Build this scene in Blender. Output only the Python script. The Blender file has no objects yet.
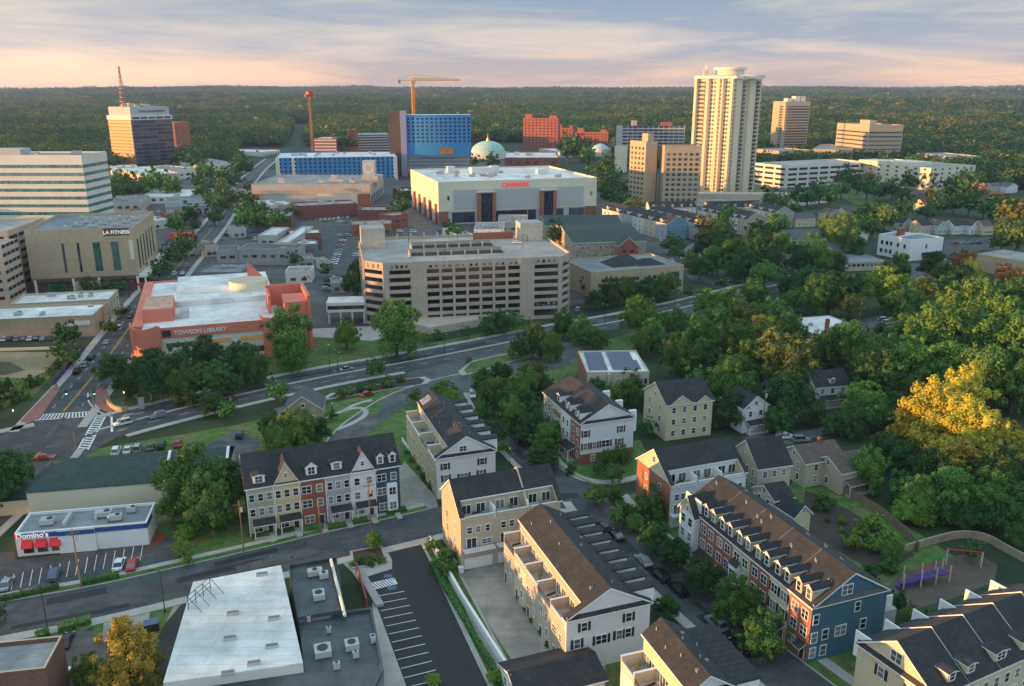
import bpy, math, random
from mathutils import Vector, noise
R=math.radians
rnd=random.Random(7)
SC=bpy.context.scene
COL=SC.collection
# ---------------------------------------------------------------- camera model
F=850.0; H=90.0; HZ=92.0; CX,CY=512.0,343.0
PITCH=math.atan((CY-HZ)/F)
cp,sp=math.cos(PITCH),math.sin(PITCH)
def G(x,y,z=0.0):
    a=(x-CX)/F; b=(CY-y)/F
    dy=cp+b*sp; dz=-sp+b*cp
    t=(z-H)/dz
    return Vector((a*t,dy*t))
def P(x,y,z):
    dz=z-H; f=y*cp-dz*sp; u=y*sp+dz*cp
    return CX+F*x/f, CY-F*u/f
def HT(bx,by,ty):
    X=G(bx,by); lo,hi=0,300
    for _ in range(40):
        m=(lo+hi)/2
        if P(X[0],X[1],m)[1]>ty: lo=m
        else: hi=m
    return lo
cam=bpy.data.cameras.new('camera'); camo=bpy.data.objects.new('camera',cam); COL.objects.link(camo)
camo.location=(0,0,H); camo.rotation_euler=(math.pi/2-PITCH,0,0)
cam.sensor_width=36; cam.lens=36*F/1024; cam.clip_end=40000; cam.clip_start=1
SC.camera=camo
# ---------------------------------------------------------------- materials
M={}
def newmat(n):
    m=bpy.data.materials.new(n); m.use_nodes=True
    nt=m.node_tree; b=nt.nodes['Principled BSDF']
    return m,nt,b
def N(nt,t,**k):
    n=nt.nodes.new(t)
    for a,v in k.items(): setattr(n,a,v)
    return n
def L(nt,a,b): nt.links.new(a,b)
def mat(name,col,rough=.85,var=.12,scale=.4,kind=None,metal=0,bump=0,col2=None,k=1.0):
    """plain weathered surface: base colour broken by two noises; kind adds a real surface pattern"""
    m,nt,b=newmat(name)
    b.inputs['Roughness'].default_value=rough; b.inputs['Metallic'].default_value=metal
    tc=N(nt,'ShaderNodeTexCoord')
    n1=N(nt,'ShaderNodeTexNoise'); n1.inputs['Scale'].default_value=scale; n1.inputs['Detail'].default_value=6; n1.inputs['Roughness'].default_value=.65
    L(nt,tc.outputs['Object'],n1.inputs['Vector'])
    mp=N(nt,'ShaderNodeMapRange'); mp.inputs['From Min'].default_value=.3; mp.inputs['From Max'].default_value=.7
    mp.inputs['To Min'].default_value=1-var; mp.inputs['To Max'].default_value=1+var
    L(nt,n1.outputs['Fac'],mp.inputs['Value'])
    c=(*col,1)
    base=N(nt,'ShaderNodeMix',data_type='RGBA'); base.inputs['A'].default_value=c
    base.inputs['B'].default_value=(*(col2 or col),1)
    if col2:
        n2=N(nt,'ShaderNodeTexNoise'); n2.inputs['Scale'].default_value=scale*.35; n2.inputs['Detail'].default_value=4
        L(nt,tc.outputs['Object'],n2.inputs['Vector'])
        r2=N(nt,'ShaderNodeMapRange'); r2.inputs['From Min'].default_value=.42; r2.inputs['From Max'].default_value=.6
        L(nt,n2.outputs['Fac'],r2.inputs['Value']); L(nt,r2.outputs['Result'],base.inputs['Factor'])
    else: base.inputs['Factor'].default_value=0
    out=base.outputs['Result']
    if kind in('brick','siding','shingle','panel','stone','membrane','patch'):
        sx=N(nt,'ShaderNodeSeparateXYZ'); L(nt,tc.outputs['Object'],sx.inputs[0])
        ad=N(nt,'ShaderNodeMath',operation='ADD'); L(nt,sx.outputs['X'],ad.inputs[0]); L(nt,sx.outputs['Y'],ad.inputs[1])
        cb=N(nt,'ShaderNodeCombineXYZ'); L(nt,ad.outputs[0],cb.inputs['X']); L(nt,sx.outputs['Z'],cb.inputs['Y'])
        if kind in('membrane','patch'):
            L(nt,sx.outputs['X'],cb.inputs['X']); L(nt,sx.outputs['Y'],cb.inputs['Y'])
        br=N(nt,'ShaderNodeTexBrick'); L(nt,cb.outputs[0],br.inputs['Vector']); L(nt,out,br.inputs['Color1'])
        d={'brick':(.24,.085,.012,.7,.6),'siding':(6,.16,.012,.6,.95),'shingle':(.45,.14,.01,.55,.72),'panel':(3.2,3.9,.05,.6,.93),'stone':(.7,.33,.03,1.3,.6),'membrane':(9,2.1,.05,.7,.95),'patch':(17,9,.05,.75,.86)}[kind]
        br.inputs['Scale'].default_value=1; br.inputs['Brick Width'].default_value=d[0]*k; br.inputs['Row Height'].default_value=d[1]*k
        br.inputs['Mortar Size'].default_value=d[2]*k; 
        h=N(nt,'ShaderNodeMix',data_type='RGBA',blend_type='MULTIPLY'); h.inputs['Factor'].default_value=1
        L(nt,out,h.inputs['A']); h.inputs['B'].default_value=(d[4],d[4],d[4],1); L(nt,h.outputs['Result'],br.inputs['Color2'])
        h2=N(nt,'ShaderNodeMix',data_type='RGBA',blend_type='MULTIPLY'); h2.inputs['Factor'].default_value=1
        L(nt,out,h2.inputs['A']); h2.inputs['B'].default_value=(d[3],d[3],d[3],1); L(nt,h2.outputs['Result'],br.inputs['Mortar'])
        out=br.outputs['Color']
    mu=N(nt,'ShaderNodeVectorMath',operation='SCALE'); L(nt,out,mu.inputs[0]); L(nt,mp.outputs['Result'],mu.inputs['Scale'])
    L(nt,mu.outputs[0],b.inputs['Base Color'])
    if bump:
        bp=N(nt,'ShaderNodeBump'); bp.inputs['Strength'].default_value=bump; bp.inputs['Distance'].default_value=.05
        n3=N(nt,'ShaderNodeTexNoise'); n3.inputs['Scale'].default_value=3; n3.inputs['Detail'].default_value=4; L(nt,tc.outputs['Object'],n3.inputs['Vector'])
        L(nt,n3.outputs['Fac'],bp.inputs['Height']); L(nt,bp.outputs[0],b.inputs['Normal'])
    M[name]=m; return m
def glass(name,col=(.02,.03,.035),rough=.08,em=None,es=0,var=.5):
    m,nt,b=newmat(name)
    b.inputs['Roughness'].default_value=rough
    b.inputs['Specular IOR Level'].default_value=.6
    g=N(nt,'ShaderNodeTexCoord'); n=N(nt,'ShaderNodeTexNoise'); n.inputs['Scale'].default_value=.5; n.inputs['Detail'].default_value=2
    ob=N(nt,'ShaderNodeNewGeometry'); L(nt,ob.outputs['Position'],n.inputs['Vector'])
    mp=N(nt,'ShaderNodeMapRange'); mp.inputs['From Min'].default_value=.35; mp.inputs['From Max'].default_value=.65; mp.inputs['To Min'].default_value=1-var; mp.inputs['To Max'].default_value=1+var*1.6
    L(nt,n.outputs['Fac'],mp.inputs['Value'])
    mu=N(nt,'ShaderNodeVectorMath',operation='SCALE'); mu.inputs[0].default_value=col; L(nt,mp.outputs['Result'],mu.inputs['Scale'])
    # some panes have pale blinds drawn
    oi=N(nt,'ShaderNodeObjectInfo'); gt=N(nt,'ShaderNodeMapRange'); gt.inputs['From Min'].default_value=.4; gt.inputs['From Max'].default_value=1; gt.inputs['To Max'].default_value=.75 if name=='glass' else .25; L(nt,oi.outputs['Random'],gt.inputs['Value'])
    bl=N(nt,'ShaderNodeMix',data_type='RGBA'); bl.inputs['B'].default_value=(.34,.35,.34,1); L(nt,gt.outputs['Result'],bl.inputs['Factor']); L(nt,mu.outputs[0],bl.inputs['A'])
    L(nt,bl.outputs['Result'],b.inputs['Base Color'])
    if em:
        b.inputs['Emission Color'].default_value=(*em,1); b.inputs['Emission Strength'].default_value=es
    M[name]=m; return m
mat('white_siding',(.74,.74,.73),kind='siding',var=.05); mat('cream_siding',(.66,.56,.38),kind='siding',var=.05)
mat('peach_siding',(.5,.41,.31),kind='siding',var=.07); mat('tan_siding',(.52,.45,.34),kind='siding',var=.05); mat('yellow_siding',(.66,.54,.32),kind='siding',var=.05)
mat('blue_siding',(.055,.15,.21),kind='siding',var=.06); mat('lightblue_siding',(.16,.33,.45),kind='siding',var=.05)
mat('darkblue_siding',(.045,.085,.12),kind='siding',var=.05); mat('sage_siding',(.42,.43,.33),kind='siding',var=.05)
mat('grey_siding',(.42,.44,.44),kind='siding',var=.05); mat('mint_siding',(.45,.6,.53),kind='siding',var=.05)
mat('red_brick',(.36,.13,.085),kind='brick',var=.15,k=1.4); mat('orange_brick',(.42,.17,.1),kind='brick',var=.12,k=1.4)
mat('warehouse_brick',(.27,.1,.08),kind='brick',var=.12,k=3); mat('far_red_brick',(.5,.15,.08),var=.1,kind='brick',k=6); mat('brown_brick',(.2,.12,.09),kind='brick',var=.1,k=1.5)
mat('stone',(.4,.34,.24),kind='stone',var=.25)
mat('shingle',(.036,.037,.04),kind='shingle',var=.22,scale=.9,rough=.9,col2=(.047,.046,.047),k=1.3)
mat('shingle_brown',(.15,.11,.09),kind='shingle',var=.2,rough=.9,k=1.3); mat('shingle_grey',(.13,.13,.13),kind='shingle',var=.2,rough=.9,k=1.3)
mat('shingle_green',(.055,.085,.075),kind='shingle',var=.2,rough=.9,k=1.3); mat('shingle_red',(.45,.12,.05),kind='shingle',var=.15)
mat('trim',(.8,.8,.78),var=.04,rough=.6); mat('dark_metal',(.03,.032,.035),rough=.5,var=.1); mat('shutter',(.025,.03,.035),var=.1,rough=.6)
mat('maroon_shutter',(.14,.03,.03),var=.1,rough=.6)
mat('tan_concrete',(.48,.4,.31),kind='panel',var=.1,scale=.15,k=1); mat('beige_concrete',(.55,.47,.37),var=.1,scale=.2,kind='panel')
mat('warm_concrete',(.74,.62,.44),var=.06,scale=.1); mat('opening',(.022,.022,.024),var=.1); mat('sunglow_cream',(.42,.25,.04),var=.06); mat('white_concrete',(.7,.67,.6),var=.08,scale=.1)  # the tower's ledge cream has low-sun gold mixed into its colour
mat('sand_panel',(.5,.39,.26),var=.08,scale=.2,kind='panel'); mat('grey_concrete',(.36,.35,.33),var=.15,scale=.2)
mat('grey_panel',(.48,.47,.45),var=.05,scale=.1); mat('cream_panel',(.72,.66,.5),var=.05,scale=.1)
mat('white_roof',(.82,.8,.76),kind='membrane',var=.2,scale=.22,rough=.75,col2=(.64,.62,.58)); mat('gravel_roof',(.36,.34,.31),kind='membrane',var=.25,scale=.3,col2=(.26,.26,.26))
mat('grey_roof',(.25,.27,.28),kind='membrane',var=.22,scale=.15,col2=(.18,.2,.21)); mat('dark_roof',(.045,.055,.06),kind='membrane',var=.35,scale=.25,rough=.55,col2=(.085,.095,.1))
mat('deck_concrete',(.42,.38,.34),kind='membrane',var=.25,scale=.12,col2=(.33,.31,.29)); mat('terracotta',(.68,.2,.13),var=.1,scale=.15,rough=.8)
mat('terracotta_roof',(.55,.33,.24),var=.3,scale=.5)
mat('blue_wrap',(.03,.24,.52),var=.12,scale=.3,rough=.5); mat('slate_grey',(.2,.21,.23),var=.1,scale=.2); mat('purple_panel',(.35,.33,.43),var=.08,scale=.2)
mat('brown_panel',(.14,.08,.06),var=.1,scale=.2); mat('yellow_paint',(.85,.34,.03),rough=.5,var=.05); mat('red_paint',(.6,.03,.025),rough=.5,var=.05)
mat('rust_paint',(.34,.1,.05),rough=.6,var=.2)
mat('blue_band',(.02,.08,.3),rough=.5,var=.04); mat('bright_red',(.75,.02,.03),rough=.6,var=.05); mat('copper_green',(.38,.58,.5),var=.12,scale=.2)
mat('gold',(.8,.5,.12),rough=.35,metal=.6,var=.1); mat('solar',(.02,.035,.09),rough=.2,var=.15,kind='panel',k=.35)
mat('wood',(.22,.16,.11),var=.25,scale=1.2); mat('bark',(.12,.09,.065),var=.3,scale=3); mat('purple_banner',(.07,.035,.18),var=.2,scale=.6)
mat('asphalt',(.062,.066,.07),kind='patch',var=.32,scale=.4,col2=(.09,.093,.095),bump=.15,rough=.85); mat('fresh_asphalt',(.022,.025,.026),var=.2,scale=.5,rough=.75)
mat('old_asphalt',(.12,.12,.118),kind='patch',k=.6,var=.35,scale=.35,col2=(.085,.088,.09),rough=.9); mat('drive_concrete',(.38,.34,.29),kind='membrane',var=.16,scale=.4,col2=(.27,.245,.215))
mat('sidewalk',(.42,.39,.35),var=.15,scale=.3); mat('brick_paving',(.3,.13,.1),var=.15,scale=.4); mat('paint_white',(.75,.75,.74),var=.25,scale=.8); mat('paint_yellow',(.7,.4,.05),var=.2,scale=.8)
mat('grass',(.05,.15,.022),var=.45,scale=.5,rough=.95,col2=(.12,.14,.045),bump=.4); mat('soil',(.09,.065,.045),var=.35,scale=.6,col2=(.05,.06,.03))
mat('dirt',(.3,.23,.15),var=.25,scale=.15,col2=(.2,.19,.1)); mat('mulch',(.055,.04,.033),var=.3,scale=.8); mat('playground_soil',(.1,.075,.058),var=.2,scale=.3)
mat('urban',(.105,.105,.1),kind='patch',k=1.7,var=.35,scale=.12,col2=(.07,.075,.07)); mat('earth_wall',(.32,.26,.18),var=.2,scale=.6)
mat('mulch_red',(.25,.05,.03),var=.2,scale=.8)
mat('cloth_skin',(.5,.33,.25),var=.05); mat('cloth',(.04,.04,.05),var=.1)
glass('glass'); glass('teal_glass',(.02,.16,.14),.12); glass('dark_glass',(.01,.022,.045),.12); glass('tower_glass',(.045,.04,.035),.3,var=.8)
glass('gold_glow_and_sheathing',(.3,.12,.01),.45,var=.35); glass('lit_glass',(.16,.11,.04),.3,(1,.6,.2),.09,.3)  # gold holds the sunset mirrored in the tower's left face; also yellow sheathing
glass('window_green',(.01,.05,.04),.15,(.05,.6,.45),.02); glass('blind_glass',(.14,.15,.15),.25,var=.6)
mat('car_white',(.75,.76,.77),rough=.25,var=.02); mat('car_silver',(.4,.42,.44),rough=.3,metal=.5,var=.02); mat('car_black',(.012,.013,.015),rough=.2,var=.02)
mat('car_red',(.45,.02,.025),rough=.25,var=.02); mat('car_blue',(.05,.1,.2),rough=.25,var=.02); mat('car_grey',(.12,.13,.14),rough=.3,metal=.4,var=.02)
mat('tyre',(.02,.02,.02),var=.1); mat('lamp_clear',(.8,.8,.75),rough=.2,var=.02)
def emis(n,c,s):
    m,nt,b=newmat(n); b.inputs['Base Color'].default_value=(*c,1); b.inputs['Emission Color'].default_value=(*c,1); b.inputs['Emission Strength'].default_value=s; M[n]=m
emis('sign_white',(.85,.86,.8),.18); emis('sign_red',(.8,.02,.03),.3); emis('lamp_warm',(1,.75,.35),1.3); emis('signal_green',(.1,1,.5),1.5); emis('tail_red',(.9,.03,.02),.4)
def leafmat(name,c1,c2):
    m,nt,b=newmat(name); b.inputs['Roughness'].default_value=.75; b.inputs['Specular IOR Level'].default_value=.25
    g=N(nt,'ShaderNodeNewGeometry'); oi=N(nt,'ShaderNodeObjectInfo')
    mx=N(nt,'ShaderNodeMix',data_type='RGBA'); mx.inputs['A'].default_value=(*c1,1); mx.inputs['B'].default_value=(*c2,1)
    tc=N(nt,'ShaderNodeTexCoord'); n=N(nt,'ShaderNodeTexNoise'); n.inputs['Scale'].default_value=1.6; L(nt,tc.outputs['Object'],n.inputs['Vector'])
    a=N(nt,'ShaderNodeMath',operation='ADD'); L(nt,g.outputs['Random Per Island'],a.inputs[0]); L(nt,n.outputs['Fac'],a.inputs[1])
    a2=N(nt,'ShaderNodeMapRange'); a2.inputs['From Min'].default_value=.35; a2.inputs['From Max'].default_value=1.25; L(nt,a.outputs[0],a2.inputs['Value'])
    L(nt,a2.outputs['Result'],mx.inputs['Factor'])
    r=N(nt,'ShaderNodeMapRange'); r.inputs['To Min'].default_value=.7; r.inputs['To Max'].default_value=1.35; L(nt,oi.outputs['Random'],r.inputs['Value'])
    hs=N(nt,'ShaderNodeHueSaturation'); hs.inputs['Saturation'].default_value=.95
    hr=N(nt,'ShaderNodeMath',operation='MULTIPLY'); L(nt,oi.outputs['Random'],hr.inputs[0]); hr.inputs[1].default_value=17.3
    fr=N(nt,'ShaderNodeMath',operation='FRACT'); L(nt,hr.outputs[0],fr.inputs[0])
    hm=N(nt,'ShaderNodeMapRange'); hm.inputs['To Min'].default_value=.475; hm.inputs['To Max'].default_value=.52; L(nt,fr.outputs[0],hm.inputs['Value'])
    L(nt,hm.outputs['Result'],hs.inputs['Hue']); L(nt,mx.outputs['Result'],hs.inputs['Color']); L(nt,r.outputs['Result'],hs.inputs['Value'])
    L(nt,hs.outputs['Color'],b.inputs['Base Color']); M[name]=m
leafmat('leaf_green',(.032,.10,.014),(.095,.2,.03)); leafmat('leaf_dark',(.018,.066,.014),(.05,.13,.028)); leafmat('leaf_bright',(.06,.15,.016),(.15,.26,.03))
leafmat('leaf_yellow',(.2,.2,.012),(.52,.42,.025)); leafmat('leaf_orange',(.25,.11,.03),(.42,.2,.05)); leafmat('leaf_olive',(.06,.1,.016),(.15,.16,.03))
# ---------------------------------------------------------------- mesh builder
class MB:
    def __init__(s): s.v=[]; s.f=[]; s.m=[]; s.mats=[]
    def mi(s,m):
        if m not in s.mats: s.mats.append(m)
        return s.mats.index(m)
    def face(s,pts,m):
        i=len(s.v); s.v+= [tuple(p) for p in pts]; s.f.append(tuple(range(i,i+len(pts)))); s.m.append(s.mi(m)); return s
    def box(s,x0,x1,y0,y1,z0,z1,m,top=None,bottom=True):
        i=len(s.v)
        s.v+=[(x0,y0,z0),(x1,y0,z0),(x1,y1,z0),(x0,y1,z0),(x0,y0,z1),(x1,y0,z1),(x1,y1,z1),(x0,y1,z1)]
        k=s.mi(m); t=s.mi(top) if top else k
        s.f+=[(i,i+1,i+5,i+4),(i+1,i+2,i+6,i+5),(i+2,i+3,i+7,i+6),(i+3,i,i+4,i+7),(i+4,i+5,i+6,i+7)]; s.m+=[k,k,k,k,t]
        if bottom: s.f.append((i+3,i+2,i+1,i)); s.m.append(k)
        return s
    def prism(s,pts,z0,z1,m,top=None,bottom=True):
        n=len(pts); i=len(s.v)
        ar=sum(pts[a][0]*pts[(a+1)%n][1]-pts[(a+1)%n][0]*pts[a][1] for a in range(n))
        if ar<0: pts=pts[::-1]
        s.v+=[(p[0],p[1],z0) for p in pts]+[(p[0],p[1],z1) for p in pts]
        k=s.mi(m); t=s.mi(top) if top else k
        for a in range(n):
            b=(a+1)%n; s.f.append((i+a,i+b,i+n+b,i+n+a)); s.m.append(k)
        s.f.append(tuple(range(i+n,i+2*n))); s.m.append(t)
        if bottom: s.f.append(tuple(range(i+n-1,i-1,-1))); s.m.append(k)
        return s
    def cyl(s,x,y,z0,z1,r,m,n=12,r1=None,top=None):
        r1=r if r1 is None else r1
        i=len(s.v); k=s.mi(m); t=s.mi(top) if top else k
        for z,q in((z0,r),(z1,r1)):
            for a in range(n): s.v.append((x+q*math.cos(2*math.pi*a/n),y+q*math.sin(2*math.pi*a/n),z))
        for a in range(n):
            b=(a+1)%n; s.f.append((i+a,i+b,i+n+b,i+n+a)); s.m.append(k)
        s.f.append(tuple(range(i+n,i+2*n))); s.m.append(t); s.f.append(tuple(range(i+n-1,i-1,-1))); s.m.append(k)
        return s
    def tube(s,a,b,r,m,n=6,r1=None):
        a=Vector(a); b=Vector(b); d=(b-a).normalized(); u=d.orthogonal().normalized(); w=d.cross(u)
        r1=r if r1 is None else r1; i=len(s.v); k=s.mi(m)
        for c,q in((a,r),(b,r1)):
            for j in range(n):
                t=2*math.pi*j/n; s.v.append(tuple(c+u*(q*math.cos(t))+w*(q*math.sin(t))))
        for j in range(n):
            l=(j+1)%n; s.f.append((i+j,i+l,i+n+l,i+n+j)); s.m.append(k)
        s.f.append(tuple(range(i+n,i+2*n))); s.m.append(k); s.f.append(tuple(range(i+n-1,i-1,-1))); s.m.append(k)
        return s
    def slab(s,p0,p1,p2,p3,th,m,edge=None):
        """thick roof plane: four corners of the upper face, thickness downward"""
        e=s.mi(edge) if edge else s.mi(m); k=s.mi(m); i=len(s.v)
        for p in(p0,p1,p2,p3): s.v.append(tuple(p))
        for p in(p0,p1,p2,p3): s.v.append((p[0],p[1],p[2]-th))
        s.f+=[(i,i+1,i+2,i+3),(i+7,i+6,i+5,i+4),(i,i+4,i+5,i+1),(i+1,i+5,i+6,i+2),(i+2,i+6,i+7,i+3),(i+3,i+7,i+4,i)]
        s.m+=[k,e,e,e,e,e]; return s
    def mesh(s,name,smooth=False):
        me=bpy.data.meshes.new(name); me.from_pydata(s.v,[],s.f); 
        for m in s.mats: me.materials.append(M[m])
        me.polygons.foreach_set('material_index',s.m)
        if smooth: me.polygons.foreach_set('use_smooth',[True]*len(s.f))
        me.update(); return me
    def build(s,name,parent=None,**k):
        return link(name,s.mesh(name,k.pop('smooth',False)),parent,**k)
def link(name,data,parent=None,loc=(0,0,0),rz=0,label=None,cat=None,group=None,kind=None,scale=None):
    o=bpy.data.objects.new(name,data); COL.objects.link(o); o.parent=parent; o.location=loc; o.rotation_euler=(0,0,rz)
    if scale: o.scale=scale if hasattr(scale,'__len__') else (scale,)*3
    tag(o,label,cat,group,kind); return o
def tag(o,label=None,cat=None,group=None,kind=None):
    if label: o['label']=label
    if cat: o['category']=cat
    if group: o['group']=group
    if kind: o['kind']=kind
def copy_tree(o,parent=None):
    c=o.copy(); COL.objects.link(c); c.parent=parent
    for ch in o.children: copy_tree(ch,c)
    return c
def textmesh(txt,size,m,ext=.08):
    cu=bpy.data.curves.new('t','FONT'); cu.body=txt; cu.size=size; cu.extrude=ext; cu.align_x='CENTER'; cu.offset=size*.018
    ob=bpy.data.objects.new('t',cu); COL.objects.link(ob); bpy.context.view_layer.update()
    me=bpy.data.meshes.new_from_object(ob); bpy.data.objects.remove(ob); me.materials.clear(); me.materials.append(M[m])
    for v in me.vertices: x,y,z=v.co; v.co=(x,-z,y)
    return me
# ---------------------------------------------------------------- window meshes (shared)
WIN={}
def winmesh(w,h,style):
    k=(round(w,2),round(h,2),style)
    if k in WIN: return WIN[k]
    b=MB(); pane=None; hw=w/2
    if style=='house' or style=='shut' or style=='mshut' or style=='door':
        t=.11
        b.box(-hw-t,hw+t,-.08,.05,-t,0,'trim'); b.box(-hw-t,hw+t,-.08,.05,h,h+t*1.3,'trim')
        b.box(-hw-t,-hw,-.08,.05,0,h,'trim'); b.box(hw,hw+t,-.08,.05,0,h,'trim')
        if style!='door': b.box(-hw,hw,-.06,.05,h*.48,h*.48+.07,'trim')
        if w>1.3: b.box(-.05,.05,-.065,.05,0,h,'trim')
        if style in('shut','mshut'):
            c='shutter' if style=='shut' else 'maroon_shutter'
            b.box(-hw-t-.5,-hw-t-.03,-.06,.05,-.05,h+.05,c); b.box(hw+t+.03,hw+t+.5,-.06,.05,-.05,h+.05,c)
        pane=MB().box(-hw+.002,hw-.002,-.03,.05,.002,h-.002,'glass').mesh('pane')
    elif style=='dark':   # punched office window
        b.box(-hw,hw,-.04,.05,0,h,'glass'); b.box(-hw-.08,hw+.08,-.1,.05,-.12,0,'grey_panel')
    elif style in('tower_glass','gold_glow_and_sheathing','dark_glass','teal_glass','lit_glass','glass','blind_glass','window_green'):
        b.box(-hw,hw,-.05,.05,0,h,style)
        n=max(1,int(w/1.6))
        for i in range(1,n): x=-hw+w*i/n; b.box(x-.04,x+.04,-.09,.04,0,h,'slate_grey')
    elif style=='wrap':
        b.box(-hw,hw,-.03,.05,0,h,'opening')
    WIN[k]=(b.mesh('window'),pane); return WIN[k]
# ---------------------------------------------------------------- building frame
def WB(px,py,rz,W,D): return (tuple(G(px,py)),rz,W,D)
FOOT=[]
class Bld:
    def __init__(s,name,label,cat,A,B,C,h,group=None,z=0,world=None):
        if world=='base':
            h=HT(A[0],A[1],h); s.h=h
            a=G(*A); b=G(*B); c=G(*C); u=(b-a); W=u.length; rz=math.atan2(u[1],u[0]); n=Vector((-u[1],u[0]))/W; D=(c-a).dot(n)
        elif world: a,rz,W,D=world; a=Vector(a)
        else:
            a=G(*A,h); b=G(*B,h); c=G(*C,h); u=(b-a); W=u.length; rz=math.atan2(u[1],u[0]); n=Vector((-u[1],u[0]))/W
            D=(c-a).dot(n)
        s.W,s.D,s.h=W,abs(D),h; s.a=a; s.rz=rz
        s.root=link(name,None,None,(a[0],a[1],z),rz,label,cat,group); s.root.empty_display_size=.5
        s.wins=[]; cx=a+Vector((math.cos(rz)*W/2-math.sin(rz)*s.D/2,math.sin(rz)*W/2+math.cos(rz)*s.D/2)); FOOT.append((cx[0],cx[1],math.hypot(W,s.D)/2))
        s.faces={'F':((0,0),0,W),'R':((W,0),math.pi/2,s.D),'K':((W,s.D),math.pi,W),'L':((0,s.D),-math.pi/2,s.D)}
    def loc(s,x,y):
        c,q=math.cos(s.rz),math.sin(s.rz); return s.a[0]+x*c-y*q, s.a[1]+x*q+y*c
    def fp(s,f,u,off=0):
        (ox,oy),r,l=s.faces[f]; c,q=math.cos(r),math.sin(r)
        return ox+u*c+off*q, oy+u*q-off*c, r
    def put(s,f,u,z,me,name,off=0,label=None,parent=None):
        x,y,r=s.fp(f,u,off)
        return link(name,me,s.root,(x,y,z),r,label)
    def win(s,f,u,z,w,h,style='house',off=0): s.wins.append((f,u,z,w,h,style,off))
    def grid(s,f,u0,u1,n,z0,dz,m,w,h,style='house',off=0):
        for j in range(m):
            for i in range(n): s.win(f,u0+(u1-u0)*(i+.5)/n,z0+dz*j,w,h,style,off)
    def text(s,f,u,z,txt,size,m,off=.1,vert=False):
        o=s.put(f,u,z,textmesh(txt,size,m),'lettering',off)
        return o
    def done(s,sub=True):
        big=sorted(s.wins,key=lambda q:0) if len(s.wins)<=95 else s.rank()
        rest=None
        for i,(f,u,z,w,h,st,off) in enumerate(big):
            x,y,r=s.fp(f,u,off)
            if i<95:
                me,pane=winmesh(w,h,st); o=link('window',me,s.root,(x,y,z),r)
                if pane: link('pane',pane,o)
            else:
                if rest is None: rest=MB()
                me,pane=winmesh(w,h,st); c,q=math.cos(r),math.sin(r)
                for m_ in (me,pane):
                    if not m_: continue
                    i0=len(rest.v); rest.v+=[(x+v.co.x*c-v.co.y*q,y+v.co.x*q+v.co.y*c,z+v.co.z) for v in m_.vertices]
                    names=[a.name for a in m_.materials]
                    for p in m_.polygons: rest.f.append(tuple(i0+k for k in p.vertices)); rest.m.append(rest.mi(names[p.material_index]))
        if rest: rest.build('window',s.root,kind='stuff')
        return s
    def rank(s):
        def k(q):
            x,y,r=s.fp(q[0],q[1]); X,Y=s.loc(x,y); wr=s.rz+r; nx,ny=math.sin(wr),-math.cos(wr)
            facing=(-X*nx-Y*ny)>0
            return (0 if facing else 1, math.hypot(X,Y)-q[3]*q[4]*2)
        return sorted(s.wins,key=k)
def flat(b,wall,roof,par=.9,pt=.35,wname='wall',inset=True,x0=0,x1=None,y0=0,y1=None,z0=-.5,h=None,cap=None):
    """walls with a parapet and a sunk roof deck"""
    x1=b.W if x1 is None else x1; y1=b.D if y1 is None else y1; h=b.h if h is None else h
    zd=h-par
    w=MB(); w.box(x0,x1,y0,y1,z0,zd-.02,wall)
    w.box(x0,x1,y0,y0+pt,zd-.02,h,wall,cap); w.box(x0,x1,y1-pt,y1,zd-.02,h,wall,cap); w.box(x0,x0+pt,y0+pt,y1-pt,zd-.02,h,wall,cap); w.box(x1-pt,x1,y0+pt,y1-pt,zd-.02,h,wall,cap)
    w.build(wname,b.root)
    MB().box(x0+pt+.002,x1-pt-.002,y0+pt+.002,y1-pt-.002,zd-.01,zd+.03,roof).build('roof',b.root)
def roofunit(b,x,y,z,w=2.4,d=1.6,h=1.4,r=0,name='roof_unit'):
    m=MB(); m.box(-w/2,w/2,-d/2,d/2,.25,h,'grey_panel'); m.box(-w/2+.1,-w/2+.3,-d/2+.05,d/2-.05,0,.25,'dark_metal'); m.box(w/2-.3,w/2-.1,-d/2+.05,d/2-.05,0,.25,'dark_metal')
    m.cyl(w*.2,0,h,h+.15,min(w,d)*.3,'dark_metal',10); m.box(-w/2-.03,-w/2+.6,-d/2+.15,d/2-.15,.4,h*.8,'dark_metal')
    m.build(name,b.root,loc=(x,y,z),rz=r)
def units(b,n,z,seed=1,x0=None,x1=None,y0=None,y1=None,s=1):
    q=random.Random(seed)
    for i in range(n):
        roofunit(b,q.uniform(x0 if x0 is not None else b.W*.12,x1 if x1 is not None else b.W*.88),q.uniform(y0 if y0 is not None else b.D*.15,y1 if y1 is not None else b.D*.85),z,q.uniform(1.6,3.2)*s,q.uniform(1.2,2.2)*s,q.uniform(1,1.7)*s)
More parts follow.
